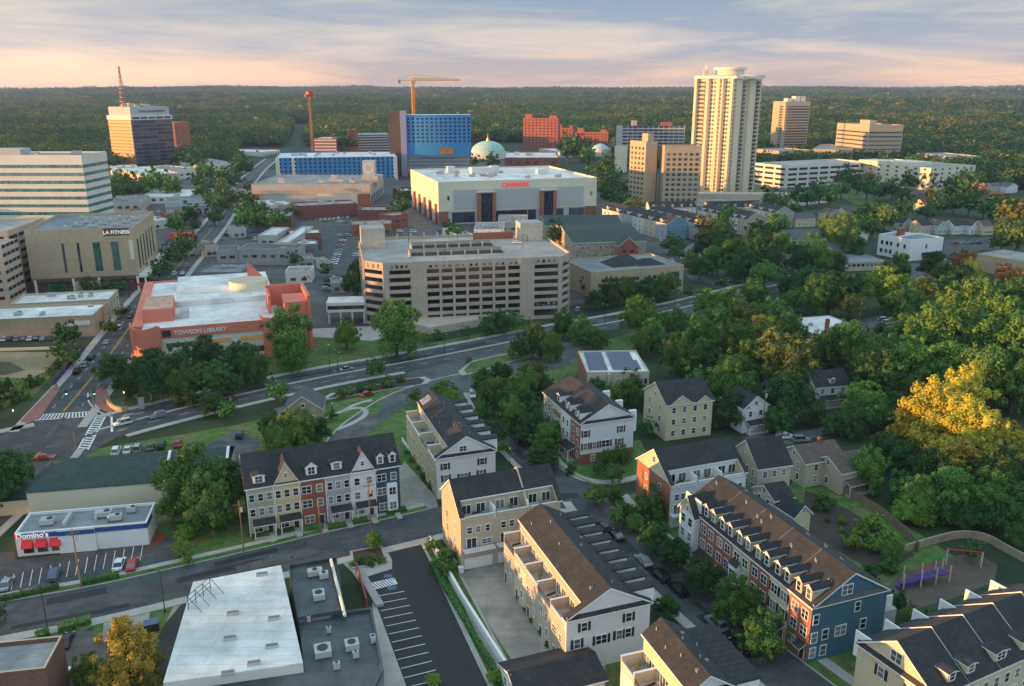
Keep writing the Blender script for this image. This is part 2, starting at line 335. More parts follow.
def gable(b,x0,x1,y0,y1,ze,zr,axis,wall,roof,ov=.4,z0=-.5,wn='wall',trim='trim',th=.28,build=True,cut0=0,rn='roof'):
    """box with gable ends + thick roof. axis = ridge direction. cut0: low-side setback where the roof starts (terraces)"""
    w=MB(); r=MB()
    if axis=='y':
        xm=(x0+x1)/2; sl=(zr-ze)/(xm-x0); dz=ov*sl
        w.box(x0,x1,y0,y1,z0,ze-.03,wall,bottom=False)
        pr=[(x0+.02,ze-.03),(x1-.02,ze-.03),(xm,zr-.05)]
        i=len(w.v); w.v+=[(p[0],y0+.002,p[1]) for p in pr]+[(p[0],y1-.002,p[1]) for p in pr]; k=w.mi(wall)
        w.f+=[(i,i+1,i+2),(i+5,i+4,i+3)]; w.m+=[k,k]
        r.slab((x0-ov,y0-ov,ze-dz+.1),(xm,y0-ov,zr+.1),(xm,y1+ov,zr+.1),(x0-ov,y1+ov,ze-dz+.1),th,roof,trim)
        r.slab((xm,y0-ov,zr+.1),(x1+ov,y0-ov,ze-dz+.1),(x1+ov,y1+ov,ze-dz+.1),(xm,y1+ov,zr+.1),th,roof,trim)
    else:
        ym=(y0+y1)/2; sl=(zr-ze)/(ym-y0); dz=ov*sl
        w.box(x0,x1,y0,y1,z0,ze-.03,wall,bottom=False)
        pr=[(y0+.02,ze-.03),(y1-.02,ze-.03),(ym,zr-.05)]
        i=len(w.v); w.v+=[(x0+.002,p[0],p[1]) for p in pr]+[(x1-.002,p[0],p[1]) for p in pr]; k=w.mi(wall)
        w.f+=[(i+2,i+1,i),(i+3,i+4,i+5)]; w.m+=[k,k]
        r.slab((x0-ov,y0-ov,ze-dz+.1),(x1+ov,y0-ov,ze-dz+.1),(x1+ov,ym,zr+.1),(x0-ov,ym,zr+.1),th,roof,trim)
        r.slab((x0-ov,ym,zr+.1),(x1+ov,ym,zr+.1),(x1+ov,y1+ov,ze-dz+.1),(x0-ov,y1+ov,ze-dz+.1),th,roof,trim)
    w.build(wn,b.root); r.build(rn,b.root)
def dormer(b,f,u,ze,sl,w=1.9,hh=1.9,back=.7,cheek='trim',roof='shingle',peak=.8,win=True,front='trim',edge='trim',L=None):
    """gabled dormer standing on the slope above face f; ze eave height, sl slope"""
    zb=ze+sl*back; L=L or (hh+peak)/sl+.2; hw=w/2; m=MB()
    zt=zb+hh
    m.box(-hw,hw,back,back+L*.85,zb-.5,zt,cheek,bottom=False)
    m.face([(-hw,back+.001,zt),(hw,back+.001,zt),(0,back+.001,zt+peak)],front)
    o=b.put(f,u,0,m.mesh('dormer'),'dormer')
    r=MB(); e=.22; pz=peak*(hw+e)/hw
    r.slab((-hw-e,back-.25,zt+peak-pz+.1),(0,back-.25,zt+peak+.1),(0,back+L,zt+peak+.1),(-hw-e,back+L,zt+peak-pz+.1),.16 if edge else .3,roof,edge)
    r.slab((0,back-.25,zt+peak+.1),(hw+e,back-.25,zt+peak-pz+.1),(hw+e,back+L,zt+peak-pz+.1),(0,back+L,zt+peak+.1),.16 if edge else .3,roof,edge)
    r.build('dormer_roof',o)
    if win:
        me,p=winmesh(w*.58,hh*.78,'house'); q=link('window',me,o,(0,back-.02,zb+hh*.14)); link('pane',p,q)
HAZE=True
# ---------------------------------------------------------------- light
SUN_EL=2.8; TRAVEL=12.0        # sun low in the west (left); TRAVEL = compass of the light's travel from +x
wd=bpy.data.worlds.new('World'); SC.world=wd; wd.use_nodes=True; nt=wd.node_tree; nt.nodes.clear()
sky=N(nt,'ShaderNodeTexSky',sky_type='NISHITA'); sky.sun_disc=False; sky.sun_elevation=R(SUN_EL); sky.altitude=100; sky.air_density=1; sky.dust_density=1.5
tx,ty=-math.cos(R(TRAVEL)),-math.sin(R(TRAVEL))      # towards the sun
sky.sun_rotation=math.atan2(tx,ty)
bg1=N(nt,'ShaderNodeBackground'); bg1.inputs['Strength'].default_value=.09; L(nt,sky.outputs[0],bg1.inputs['Color'])
tc=N(nt,'ShaderNodeTexCoord'); sep=N(nt,'ShaderNodeSeparateXYZ'); L(nt,tc.outputs['Generated'],sep.inputs[0])
ramp=N(nt,'ShaderNodeValToRGB'); e=ramp.color_ramp
e.elements[0].position=0; e.elements[0].color=(.70,.49,.38,1); e.elements[1].position=1; e.elements[1].color=(.52,.84,.98,1)
for p,c in((.018,(.66,.49,.40,1)),(.045,(.46,.44,.47,1)),(.10,(.29,.355,.43,1)),(.25,(.40,.54,.64,1))):
    x=e.elements.new(p); x.color=c
L(nt,sep.outputs['Z'],ramp.inputs['Fac'])
# streaky cloud bands: direction stretched so that they lie flat
mpg=N(nt,'ShaderNodeMapping'); mpg.inputs['Scale'].default_value=(1.7,1.7,15); L(nt,tc.outputs['Generated'],mpg.inputs['Vector'])
n1=N(nt,'ShaderNodeTexNoise'); n1.inputs['Scale'].default_value=1.7; n1.inputs['Detail'].default_value=7; n1.inputs['Roughness'].default_value=.62; n1.inputs['Distortion'].default_value=.35; L(nt,mpg.outputs[0],n1.inputs['Vector'])
m1=N(nt,'ShaderNodeMapRange'); m1.inputs['From Min'].default_value=.42; m1.inputs['From Max'].default_value=.62; L(nt,n1.outputs['Fac'],m1.inputs['Value'])
# cloud tint: grey-lavender bellies against cream breaks
tint=N(nt,'ShaderNodeMix',data_type='RGBA',blend_type='MULTIPLY'); tint.inputs['Factor'].default_value=1
cl=N(nt,'ShaderNodeMix',data_type='RGBA'); cl.inputs['A'].default_value=(.72,.82,.95,1); cl.inputs['B'].default_value=(1.38,1.22,1.04,1); L(nt,m1.outputs['Result'],cl.inputs['Factor'])
# away from the sunset (behind the camera) the low sky is a cool grey-blue
yf=N(nt,'ShaderNodeMapRange'); yf.inputs['From Min'].default_value=.45; yf.inputs['From Max'].default_value=-.25; L(nt,sep.outputs['Y'],yf.inputs['Value'])
ck=N(nt,'ShaderNodeMix',data_type='RGBA'); ck.inputs['B'].default_value=(.50,.66,.80,1); L(nt,yf.outputs['Result'],ck.inputs['Factor']); L(nt,ramp.outputs['Color'],ck.inputs['A'])
L(nt,ck.outputs['Result'],tint.inputs['A']); L(nt,cl.outputs['Result'],tint.inputs['B'])
# glow around the sun's bearing, low down
dt=N(nt,'ShaderNodeVectorMath',operation='DOT_PRODUCT'); L(nt,tc.outputs['Generated'],dt.inputs[0]); dt.inputs[1].default_value=(tx*.99,ty*.99+.0,.08)
g1=N(nt,'ShaderNodeMapRange'); g1.inputs['From Min'].default_value=.05; g1.inputs['From Max'].default_value=1; g1.inputs['To Max'].default_value=1; L(nt,dt.outputs['Value'],g1.inputs['Value'])
zf=N(nt,'ShaderNodeMapRange'); zf.inputs['From Min'].default_value=.12; zf.inputs['From Max'].default_value=0; L(nt,sep.outputs['Z'],zf.inputs['Value'])
gm=N(nt,'ShaderNodeMath',operation='MULTIPLY'); L(nt,g1.outputs['Result'],gm.inputs[0]); L(nt,zf.outputs['Result'],gm.inputs[1])
ga=N(nt,'ShaderNodeMix',data_type='RGBA',blend_type='ADD'); ga.inputs['B'].default_value=(1.35,.82,.34,1); L(nt,gm.outputs[0],ga.inputs['Factor']); L(nt,tint.outputs['Result'],ga.inputs['A'])
bg2=N(nt,'ShaderNodeBackground'); bg2.inputs['Strength'].default_value=.8; L(nt,ga.outputs['Result'],bg2.inputs['Color'])
mxs=N(nt,'ShaderNodeMixShader'); mxs.inputs['Fac'].default_value=.8; L(nt,bg1.outputs[0],mxs.inputs[1]); L(nt,bg2.outputs[0],mxs.inputs[2])
wo=N(nt,'ShaderNodeOutputWorld'); L(nt,mxs.outputs[0],wo.inputs['Surface'])
sl_=bpy.data.lights.new('sun','SUN'); sl_.energy=5; sl_.color=(1,.48,.15); sl_.angle=R(.5)
so=bpy.data.objects.new('sun',sl_); COL.objects.link(so)
d=Vector((-tx*math.cos(R(SUN_EL)),-ty*math.cos(R(SUN_EL)),-math.sin(R(SUN_EL)))); so.rotation_euler=d.to_track_quat('-Z','Y').to_euler(); so.location=(0,0,200)
SC.view_settings.view_transform='Standard'; SC.view_settings.look='None'; SC.view_settings.exposure=.95; SC.view_settings.gamma=1
SC.cycles.max_bounces=5; SC.cycles.diffuse_bounces=3; SC.cycles.glossy_bounces=2; SC.cycles.volume_bounces=0
# ---------------------------------------------------------------- ground
def hill(x,y):
    t=min(1,max(0,(y-1250)/7750))
    if t<=0: return 0
    a=noise.noise(Vector((x/1900,y/900,0)))*.5+.5; b=noise.noise(Vector((x/700,y/380,3)))*.5+.5
    return (8+86*t)*(.25+.85*a)*(.6+.4*t)+t**.5*30*b+4*t*(1-t)*44*max(0,noise.noise(Vector((x/1500,y/640,9)))+.15)-2
def ground():
    ys=[-150]; 
    while ys[-1]<11500: ys.append(ys[-1]+max(40,abs(ys[-1])*.035))
    b=MB(); n=90; xs=[]
    for y in ys:
        w=260+max(0,y)*.95
        for i in range(n+1):
            x=-w+2*w*i/n; b.v.append((x,y,hill(x,y)))
    k=b.mi('ground_far')
    for j in range(len(ys)-1):
        for i in range(n):
            a=j*(n+1)+i; b.f.append((a,a+1,a+n+2,a+n+1)); b.m.append(k)
    b.build('ground',kind='structure',smooth=True)
m,nt,bs=newmat('ground_far'); M['ground_far']=m; bs.inputs['Roughness'].default_value=.95
g=N(nt,'ShaderNodeNewGeometry')
a=N(nt,'ShaderNodeTexNoise'); a.inputs['Scale'].default_value=.045; a.inputs['Detail'].default_value=8; L(nt,g.outputs['Position'],a.inputs['Vector'])
r=N(nt,'ShaderNodeValToRGB'); L(nt,a.outputs['Fac'],r.inputs['Fac']); r.color_ramp.elements[0].position=.35; r.color_ramp.elements[0].color=(.012,.03,.012,1); r.color_ramp.elements[1].position=.68; r.color_ramp.elements[1].color=(.05,.075,.028,1)
L(nt,r.outputs['Color'],bs.inputs['Base Color'])
ground()
def W(pts,z=0): return [tuple(G(x,y,z)) for x,y in pts]
def sheet(name,px,z,m,raised=None,world=False,kind='structure',**k):
    pts=px if world else W(px)
    b=MB()
    if raised: b.prism([(p[0],p[1]) for p in pts],-.2,raised,m,bottom=False)
    else: b.face([(p[0],p[1],z) for p in pts],m)
    return b.build(name,kind=kind,**k)
def line(px,world=False): return [Vector(p) for p in (px if world else W(px))]
def smooth(pts,it=2):
    for _ in range(it):
        o=[pts[0]]
        for a,b in zip(pts,pts[1:]): o+=[a*.75+b*.25,a*.25+b*.75]
        pts=o+[pts[-1]]
    return pts
def offs(pts,d):
    out=[]
    for i,p in enumerate(pts):
        a=pts[max(0,i-1)]; b=pts[min(len(pts)-1,i+1)]; t=(b-a).normalized(); out.append(p+Vector((-t[1],t[0]))*d)
    return out
def ribbon(b,pts,d0,d1,z,m,z1=None):
    l=offs(pts,d0); r_=offs(pts,d1)
    for i in range(len(pts)-1):
        b.face([(*l[i],z),(*l[i+1],z),(*r_[i+1],z),(*r_[i],z)],m)
        if z1 is not None:
            b.face([(*l[i],z1),(*l[i+1],z1),(*l[i+1],z),(*l[i],z)],m); b.face([(*r_[i],z1),(*r_[i+1],z1),(*r_[i+1],z),(*r_[i],z)],m)
def dashed(b,pts,off,w,z,m,on=3,gap=6):
    acc=0; 
    p2=offs(pts,off)
    for a,c in zip(p2,p2[1:]):
        L_=(c-a).length; t=(c-a)/L_; s=0
        while s<L_:
            ph=(acc+s)%(on+gap)
            if ph<on:
                e=min(L_,s+on-ph); q0=a+t*s; q1=a+t*e; n=Vector((-t[1],t[0]))*w/2
                b.face([(*(q0-n),z),(*(q1-n),z),(*(q1+n),z),(*(q0+n),z)],m); s=e+.01
            else: s+=on+gap-ph
        acc+=L_
def road(name,px,w,z=.05,m='asphalt',left=2.2,right=2.2,centre='yellow',lanes=False,world=False,it=2):
    pts=smooth(line(px,world),it)
    b=MB(); ribbon(b,pts,-w/2,w/2,z,m); b.build(name,kind='structure')
    mk=MB(); 
    if centre=='yellow': ribbon(mk,pts,-.28,-.12,z+.006,'paint_yellow'); ribbon(mk,pts,.12,.28,z+.006,'paint_yellow')
    if lanes:
        for o in lanes: dashed(mk,pts,o,.15,z+.006,'paint_white')
    if mk.f: mk.build('road_markings',kind='structure')
    s=MB()
    if left: ribbon(s,pts,w/2,w/2+left,.17,'sidewalk',-.1)
    if right: ribbon(s,pts,-w/2-right,-w/2,.17,'sidewalk',-.1)
    if s.f: s.build('pavement',kind='structure')
    return pts
# town paving under the centre and lawns (sheets 4 mm and more apart)
sheet('town_ground',[(-60,338),(130,338),(330,345),(470,325),(600,300),(700,262),(640,225),(600,190),(560,170),(500,160),(440,168),(260,170),(200,160),(60,160),(-60,170)],.008,'urban')
sheet('town_ground',[(690,232),(735,212),(800,200),(880,196),(985,190),(975,172),(870,158),(760,158),(690,170)],.008,'urban')
sheet('lawn',[(112,400),(330,330),(365,318),(420,345),(540,322),(545,330),(380,362),(240,396),(130,420)],.012,'grass')
sheet('lawn',[(60,455),(236,425),(420,383),(500,372),(640,330),(650,345),(520,400),(400,450),(390,470),(100,480)],.012,'grass')
sheet('lawn',[(150,560),(160,470),(420,440),(420,520),(300,545),(193,562)],.016,'grass')
sheet('vacant_lot',[(-40,352),(62,352),(40,378),(18,388),(-40,392)],.02,'dirt')
sheet('lawn',[(-40,377),(20,378),(40,376),(55,366),(50,378),(38,392),(15,404),(-60,432)],.024,'grass')
sheet('weedy_ground',[(-40,360),(10,362),(25,370),(5,375),(-40,374)],.028,'soil')
# ---- boulevard
bl=line([(60,441),(140,418.5),(240,394.5),(330,375.5),(400,363.5),(470,350),(510,342),(560,331.5),(630,319.5),(700,304),(760,288),(810,279)])
bl=smooth(bl)
b=MB(); ribbon(b,bl,-9,9,.05,'asphalt'); b.build('boulevard',kind='structure')
b=MB(); ribbon(b,bl[3:],-.55,.55,.18,'sidewalk',-.1); b.build('median_strip',kind='structure')
b=MB(); dashed(b,bl[2:],4.6,.16,.056,'paint_white'); dashed(b,bl[2:],-4.6,.16,.056,'paint_white'); b.build('road_markings',kind='structure')
b=MB(); ribbon(b,bl[4:],9,11.4,.17,'sidewalk',-.1); b.build('pavement',kind='structure')
b=MB(); ribbon(b,[p for p in bl if P(p[0],p[1],0)[0]<408 and P(p[0],p[1],0)[0]>100],-11,-9,.17,'sidewalk',-.1); b.build('pavement',kind='structure')
# ---- main street running away on the left, and the junction
ms=road('main_street',[(48,430),(75,398),(105,362),(133,322),(153,296),(180,264),(210,232),(228,207),(240,190),(262,165),(292,146),(300,137)],15,z=.058,left=2.6,right=2.6,lanes=(4,-4))
sheet('junction',[(-60,470),(-60,436),(20,432),(33,414),(97,409),(112,416),(118,437),(92,452),(60,470),(20,480)],.066,'asphalt')
road('avenue',[(-90,470),(0,446),(40,438)],20,z=.054,left=3,right=0)
road('avenue_south',[(40,452),(20,475),(-20,510),(-80,560)],18,z=.062,left=2,right=0)
b=MB()
def zebra(p0,p1,p2,p3,n):
    """ladder crossing between two lines p0-p1 and p2-p3"""
    a,c,d_,e_=[G(*p) for p in(p0,p1,p2,p3)]
    for i in range(n):
        t0=(i+.15)/n; t1=(i+.6)/n
        b.face([(*(a.lerp(c,t0)),.074),(*(a.lerp(c,t1)),.074),(*(d_.lerp(e_,t1)),.074),(*(d_.lerp(e_,t0)),.074)],'paint_white')
    for u,v in((a,c),(d_,e_)):
        n_=(v-u).normalized(); q=Vector((-n_[1],n_[0]))*.18
        b.face([(*(u-q),.08),(*(v-q),.08),(*(v+q),.08),(*(u+q),.08)],'paint_white')
zebra((97,415),(78,449),(106,415.5),(88,450),15)
zebra((37,415),(94,411.5),(30,421),(96,416),18)
b.build('road_markings',kind='structure')
b=MB(); q=smooth(line([(88,393),(88,402),(95,409),(101,413),(112,417)])); ribbon(b,q,-.2,.2,.08,'paint_white')
q=line([(111.5,416),(112,432)]); ribbon(b,q,-.3,.3,.08,'paint_white'); b.build('road_markings',kind='structure')
sheet('corner_plaza',[(96,388),(104,386),(112,402),(118,410),(112,413),(101,410),(95,404)],0,'brick_paving',raised=.18)
sheet('corner_plaza',[(43,398),(57,384),(60,390),(40,418),(28,424),(20,422)],0,'brick_paving',raised=.18)
# ---- side street to the rows
ss=road('side_street',[(474,352),(476,372),(482,395),(500,425),(530,460),(558,480),(585,492)],8.5,z=.062,left=0,right=0,centre=None)
b=MB(); ribbon(b,[p for p in ss if 392<P(p[0],p[1],0)[1]<470],-5.8,-4.3,.17,'sidewalk',-.1); b.build('pavement',kind='structure')
b=MB(); ribbon(b,[p for p in ss if P(p[0],p[1],0)[1]>378],4.25,4.9,.5,'stone',-.1); b.build('kerb_wall',kind='structure')
st=road('row_street',[(585,492),(600,512),(628,540),(662,572),(700,605),(760,655),(830,710)],9.6,z=.058,left=0,right=0,centre=None)
b=MB(); ribbon(b,st[3:],4.8,5.0,.17,'sidewalk',-.1); ribbon(b,st[3:],5.0,7.2,.10,'grass',-.1); ribbon(b,st[3:],7.2,9.2,.14,'sidewalk',-.1); ribbon(b,st[3:],9.2,14,.09,'grass',-.1)
ribbon(b,st[3:],-5.0,-4.8,.17,'sidewalk',-.1); ribbon(b,st[3:],-6.8,-5.0,.14,'sidewalk',-.1); b.build('pavement',kind='structure')
sheet('road_junction',[(556,466),(585,483),(640,494),(640,512),(600,518),(570,520),(548,500),(540,470)],.07,'asphalt')
b=MB(); q=smooth(line([(548,455),(560,470),(580,482),(610,486),(640,480),(660,470)])); ribbon(b,q,.1,2.3,.17,'sidewalk',-.1); b.build('pavement',kind='structure')
sheet('lawn',[(548,448),(640,440),(655,468),(612,482),(582,478),(562,466)],.03,'grass')
# ---- lower street
ls=road('lower_street',[(-60,634),(0,619),(90,603.5),(190,580),(260,563.5),(340,543.5),(420,525.5),(470,512),(520,500),(570,497)],11.5,z=.054,left=0,right=2.2,centre=None)
b=MB(); s_=[p for p in ls if P(p[0],p[1],0)[0]<440]; ribbon(b,s_,5.75,6.0,.17,'sidewalk',-.1); ribbon(b,s_,6.0,7.6,.1,'grass',-.1); ribbon(b,s_,7.6,9.0,.17,'sidewalk',-.1); b.build('pavement',kind='structure')
# ---- loop road beside the stone cottage and the two traffic islands
road('loop_road',[(478,376),(440,384),(400,398),(372,416),(352,432),(338,452),(300,480)],9.5,z=.066,m='old_asphalt',left=0,right=.5,centre=None)
sheet('lot_entrance',[(408,372),(480,356),(560,342),(612,345),(560,356),(500,375),(482,395),(452,396),(405,385)],.07,'old_asphalt')
sheet('back_lane',[(500,368),(575,352),(575,362),(510,385)],.074,'old_asphalt')
def island(px,m='grass'):
    pts=W(px); c=Vector((sum(p[0] for p in pts)/len(pts),sum(p[1] for p in pts)/len(pts)))
    b=MB(); b.prism(pts,-.1,.2,'sidewalk',bottom=False); b.prism([tuple(c+(Vector(p)-c)*.86) for p in pts],.0,.26,m,bottom=False); b.build('traffic_island',kind='structure')
island([(372,386),(400,380),(425,377),(431,380),(427,384),(400,388),(340,398),(318,401),(330,394)],'mulch')
island([(458,372),(470,362),(500,355),(540,350),(545,354),(510,362),(480,372),(462,376)])
# footpaths and lawn round the cottage
b=MB(); q=smooth(line([(322,419),(345,410),(362,407),(368,414),(352,424),(336,430)])); ribbon(b,q,-.8,.8,.1,'sidewalk',-.05)
q=smooth(line([(345,410),(356,404),(372,400)])); ribbon(b,q,-.7,.7,.105,'sidewalk',-.05); b.build('footpath',kind='structure')
sheet('lawn',[(376,400),(384,405),(378,414),(368,416),(366,408)],.09,'grass')
def patches(name,pts,half,n,seed,z):
    q=random.Random(seed); b=MB()
    for i in range(n):
        k=q.randrange(1,len(pts)-1); p=pts[k]; d=(pts[k+1]-p).normalized(); o_=Vector((-d[1],d[0])); c=p+o_*q.uniform(-half,half)*.8+d*q.uniform(-3,3)
        l=q.uniform(1.5,9); w=q.uniform(.5,1.7); m=q.choice(['fresh_asphalt','old_asphalt','fresh_asphalt'])
        b.face([(*(c-d*l-o_*w),z),(*(c+d*l-o_*w),z),(*(c+d*l+o_*w),z),(*(c-d*l+o_*w),z)],m); z+=.0006
        c2=p+o_*q.uniform(-half,half)*.6; b.face([(c2[0]+.4*math.cos(t_*1.05),c2[1]+.4*math.sin(t_*1.05),z) for t_ in range(6)],'dark_metal'); z+=.0006
    b.build(name,kind='structure')
patches('road_patches',bl,7,26,1,.0600); patches('road_patches',ms,6,20,2,.0690); patches('road_patches',ls,5,16,3,.0600); patches('road_patches',ss,3,7,4,.0660); patches('road_patches',st,3.5,9,5,.0640)
# ---- car parks and yards
sheet('parking_lot',[(-60,612),(-60,555),(14,552),(16,560),(150,544),(165,535),(186,545),(186,562),(84,589),(0,604)],.03,'asphalt')
b=MB()
for i in range(16):
    p=G(2+i*9.2,592-i*2.1); e=G(5+i*9.2,576-i*2.1); ribbon(b,[p,e],-.06,.06,.036,'paint_white')
b.build('parking_markings',kind='structure')
sheet('parking_lot',[(-40,668),(42,640),(100,628),(160,640),(170,690),(40,700),(-40,700)],.03,'old_asphalt')
sheet('lawn',[(30,640),(100,618),(104,622),(98,645),(92,640),(94,627),(44,646)],.045,'grass')
sheet('concrete_apron',[(104,618),(150,604),(178,596),(185,600),(152,640),(120,640),(102,642)],.05,'drive_concrete')
sheet('paving',[(423,543),(436,540),(525,700),(500,706)],.032,'sidewalk')
sheet('planting_strip',[(152,603),(178,597),(150,655),(143,650)],.06,'grass')
sheet('service_lane',[(190,597),(200,592),(170,690),(130,690),(150,655)],.064,'fresh_asphalt')
sheet('paving',[(336,557),(430,536),(500,690),(380,690),(372,600),(352,572)],.03,'sidewalk')
LOT=[(388,552.5),(421.5,545),(486,682),(500,712),(418,718),(366,577),(392,569),(392,560)]
sheet('parking_lot',LOT,.036,'fresh_asphalt')
b=MB()
for i in range(12):
    t=i/10; p0=G(376,596.5).lerp(G(404,678),t); p1=G(401,592).lerp(G(432,671),t); v=(p1-p0).normalized()*5.3; n=Vector((-v[1],v[0])).normalized()*.07
    b.face([(*(p0-n),.044),(*(p0+v-n),.044),(*(p0+v+n),.044),(*(p0+n),.044)],'paint_white')
for i in range(9):
    p0=G(368,585).lerp(G(372,592),0); a0=G(368.5,584); a1=G(394,578); c0=G(372,590); c1=G(397,584)
    t=i/9; q0=a0.lerp(a1,t); q1=c0.lerp(c1,min(1,t+.14)); n=(a1-a0).normalized()*.16
    b.face([(*(q0-n),.044),(*(q0+n),.044),(*(q1+n),.044),(*(q1-n),.044)],'paint_white')
for p,q in(((368.5,584),(394,578)),((372,590),(397,584)),((394,578),(397,584))):
    ribbon(b,line([p,q]),-.07,.07,.05,'paint_white')
for p in((388,576),(392,588)):
    c=G(*p); b.face([(c[0]-.8,c[1]-.7,.052),(c[0]+.8,c[1]-.5,.052),(c[0]+.8,c[1]+.7,.052),(c[0]-.8,c[1]+.5,.052)],'car_blue')
b.build('parking_markings',kind='structure')
sheet('parking_lot',[(458,574),(500,560),(560,640),(600,700),(520,720),(490,640)],.045,'drive_concrete')
b=MB(); kl=line([(421.5,545),(452,606),(494,694)]); ribbon(b,kl,0,.5,.2,'sidewalk',-.1); ribbon(b,kl,.5,1.9,.12,'grass',-.1); fl=line([(430,544),(462,602),(504,669),(520,696)]); ribbon(b,fl,.3,2.0,.12,'grass',-.1)
ribbon(b,line([(461,578),(521,690)]),-.15,.3,.2,'sidewalk',-.1); b.build('kerb',kind='structure')
sheet('driveway',[(398,470),(405,462),(436,497),(440,518),(410,520),(400,510)],.05,'drive_concrete')
sheet('parking_lot',[(176,462),(236,430),(262,440),(240,472),(190,480)],.04,'old_asphalt')
sheet('parking_lot',[(322,226),(405,222),(405,262),(395,290),(352,300),(318,296),(310,268)],.03,'asphalt')
sheet('town_road',[(398,196),(420,185),(426,212),(455,230),(456,240),(405,240),(398,225)],.034,'old_asphalt')
sheet('parking_lot',[(325,296),(372,290),(378,330),(330,334)],.036,'asphalt')
sheet('footpath',[(288,330),(372,326),(395,335),(372,341),(300,336)],.04,'sidewalk')
sheet('church_street',[(640,222),(655,222),(690,262),(770,283),(750,291),(690,280)],.04,'old_asphalt')
sheet('parking_lot',[(757,178),(775,184),(790,196),(780,199),(755,186)],.03,'asphalt')
sheet('lawn',[(750,189),(765,187),(776,194),(760,197)],.03,'grass')
sheet('plaza',[(640,208),(690,198),(800,198),(830,202),(800,206),(690,206)],.028,'drive_concrete')
sheet('lawn',[(830,185),(850,190),(893,206),(886,218),(860,206),(835,195)],.02,'grass')
sheet('lawn',[(748,262),(800,262),(800,292),(748,285)],.02,'grass')
sheet('parking_lot',[(945,240),(1000,236),(1000,250),(978,250),(975,262),(942,258)],.03,'asphalt')
sheet('parking_lot',[(852,322),(885,314),(905,320),(906,345),(880,345),(862,335)],.03,'old_asphalt')
sheet('town_road',[(895,268),(920,262),(926,280),(905,282)],.03,'old_asphalt')
sheet('lawn',[(897,281),(932,280),(935,296),(900,298)],.034,'grass')
sheet('driveway',[(740,437),(810,430),(850,421),(850,427),(800,442),(770,447)],.03,'old_asphalt')
sheet('lawn',[(800,470),(850,490),(960,560),(880,590),(770,520)],.02,'grass')
sheet('garden_soil',[(805,490),(850,510),(915,555),(880,575),(800,530)],.03,'mulch')
sheet('playground_ground',[(890,585),(900,575),(935,560),(975,552),(997,565),(995,582),(955,598),(905,612),(885,606)],.04,'playground_soil')
sheet('paving',[(780,676),(875,648),(950,690),(790,700)],.03,'drive_concrete')
sheet('lawn',[(700,590),(880,650),(800,680),(770,668)],.024,'grass')
sheet('lawn',[(560,690),(566,668),(620,660),(640,690)],.02,'grass')
# ================================================================= vegetation prototypes
def crownmesh(name,seed,m,nb=9,nl=1500,ls=.085,flatten=.9,conifer=False,blobs=None):
    q=random.Random(seed); B=[]
    if conifer:
        for i in range(9): t=i/8; B.append((q.uniform(-.05,.05),q.uniform(-.05,.05),.35+t*2.3,.62*(1-t)+.1))
    else:
        B.append((0,0,1.0,.6))
        for i in range(nb):
            a=q.uniform(0,6.28); e=q.uniform(-.75,1.3); rr=q.uniform(.45,.8)
            B.append((rr*math.cos(a)*math.cos(e),rr*math.sin(a)*math.cos(e),1.0+rr*math.sin(e)*flatten,q.uniform(.2,.42)))
        for i in range(nb*2):
            a=q.uniform(0,6.28); e=q.uniform(-.6,1.5); rr=q.uniform(.85,1.12)
            B.append((rr*math.cos(a)*math.cos(e),rr*math.sin(a)*math.cos(e),1.0+rr*math.sin(e)*flatten,q.uniform(.09,.17)))
    b=MB()
    # irregular inner masses
    for (x,y,z,r) in B:
        n1,n2=7,5; i0=len(b.v); k=b.mi(m)
        for a in range(n2+1):
            for c in range(n1):
                th=math.pi*a/n2; ph=2*math.pi*c/n1; s=r*.62*q.uniform(.75,1.1)
                b.v.append((x+s*math.sin(th)*math.cos(ph),y+s*math.sin(th)*math.sin(ph),z+s*math.cos(th)*flatten))
        for a in range(n2):
            for c in range(n1):
                d=(c+1)%n1; b.f.append((i0+a*n1+c,i0+(a+1)*n1+c,i0+(a+1)*n1+d,i0+a*n1+d)); b.m.append(k)
    tot=sum(r*r for *_,r in B)
    for (x,y,z,r) in B:
        for i in range(int(nl*r*r/tot)):
            d=Vector((q.gauss(0,1),q.gauss(0,1),q.gauss(.25,1))).normalized(); p=Vector((x,y,z))+Vector((d.x,d.y,d.z*flatten))*r*q.uniform(.72,1.14)
            nrm=(d+Vector((q.uniform(-.8,.8),q.uniform(-.8,.8),q.uniform(-.5,.9)))).normalized(); u=nrm.orthogonal().normalized(); w=nrm.cross(u); s=ls*q.uniform(.6,1.4); a=q.uniform(0,3.14)
            u2=u*math.cos(a)+w*math.sin(a); w2=nrm.cross(u2)
            b.face([p-u2*s,p-w2*s*.6,p+u2*s,p+w2*s*.6],m)
    return b.mesh(name)
def trunkmesh(seed,hh=1.0,r=.07):
    q=random.Random(seed); b=MB(); b.tube((0,0,-.05),(0,0,hh*.6),r,'bark',7,r*.7)
    for i in range(5):
        a=i*1.3+q.uniform(-.3,.3); b.tube((0,0,hh*(.35+.06*i)),(math.cos(a)*.5,math.sin(a)*.5,hh*(.95+.1*i)),r*.5,'bark',5,r*.15)
    return b.mesh('trunk')
TRUNK=[trunkmesh(i) for i in range(3)]
CR={}
for k,(m,seeds) in {'green':('leaf_green',(1,2,3,4)),'dark':('leaf_dark',(5,6,7)),'bright':('leaf_bright',(8,9)),'yellow':('leaf_yellow',(10,11)),'orange':('leaf_orange',(12,13)),'olive':('leaf_olive',(14,15))}.items():
    CR[k]=[crownmesh('crown',s,m,nb=15 if s%2 else 19,nl=8500,ls=.042,flatten=[.9,1.25,.8][s%3]) for s in seeds]
CR['conifer']=[crownmesh('crown',21,'leaf_dark',conifer=True,nl=1500)]
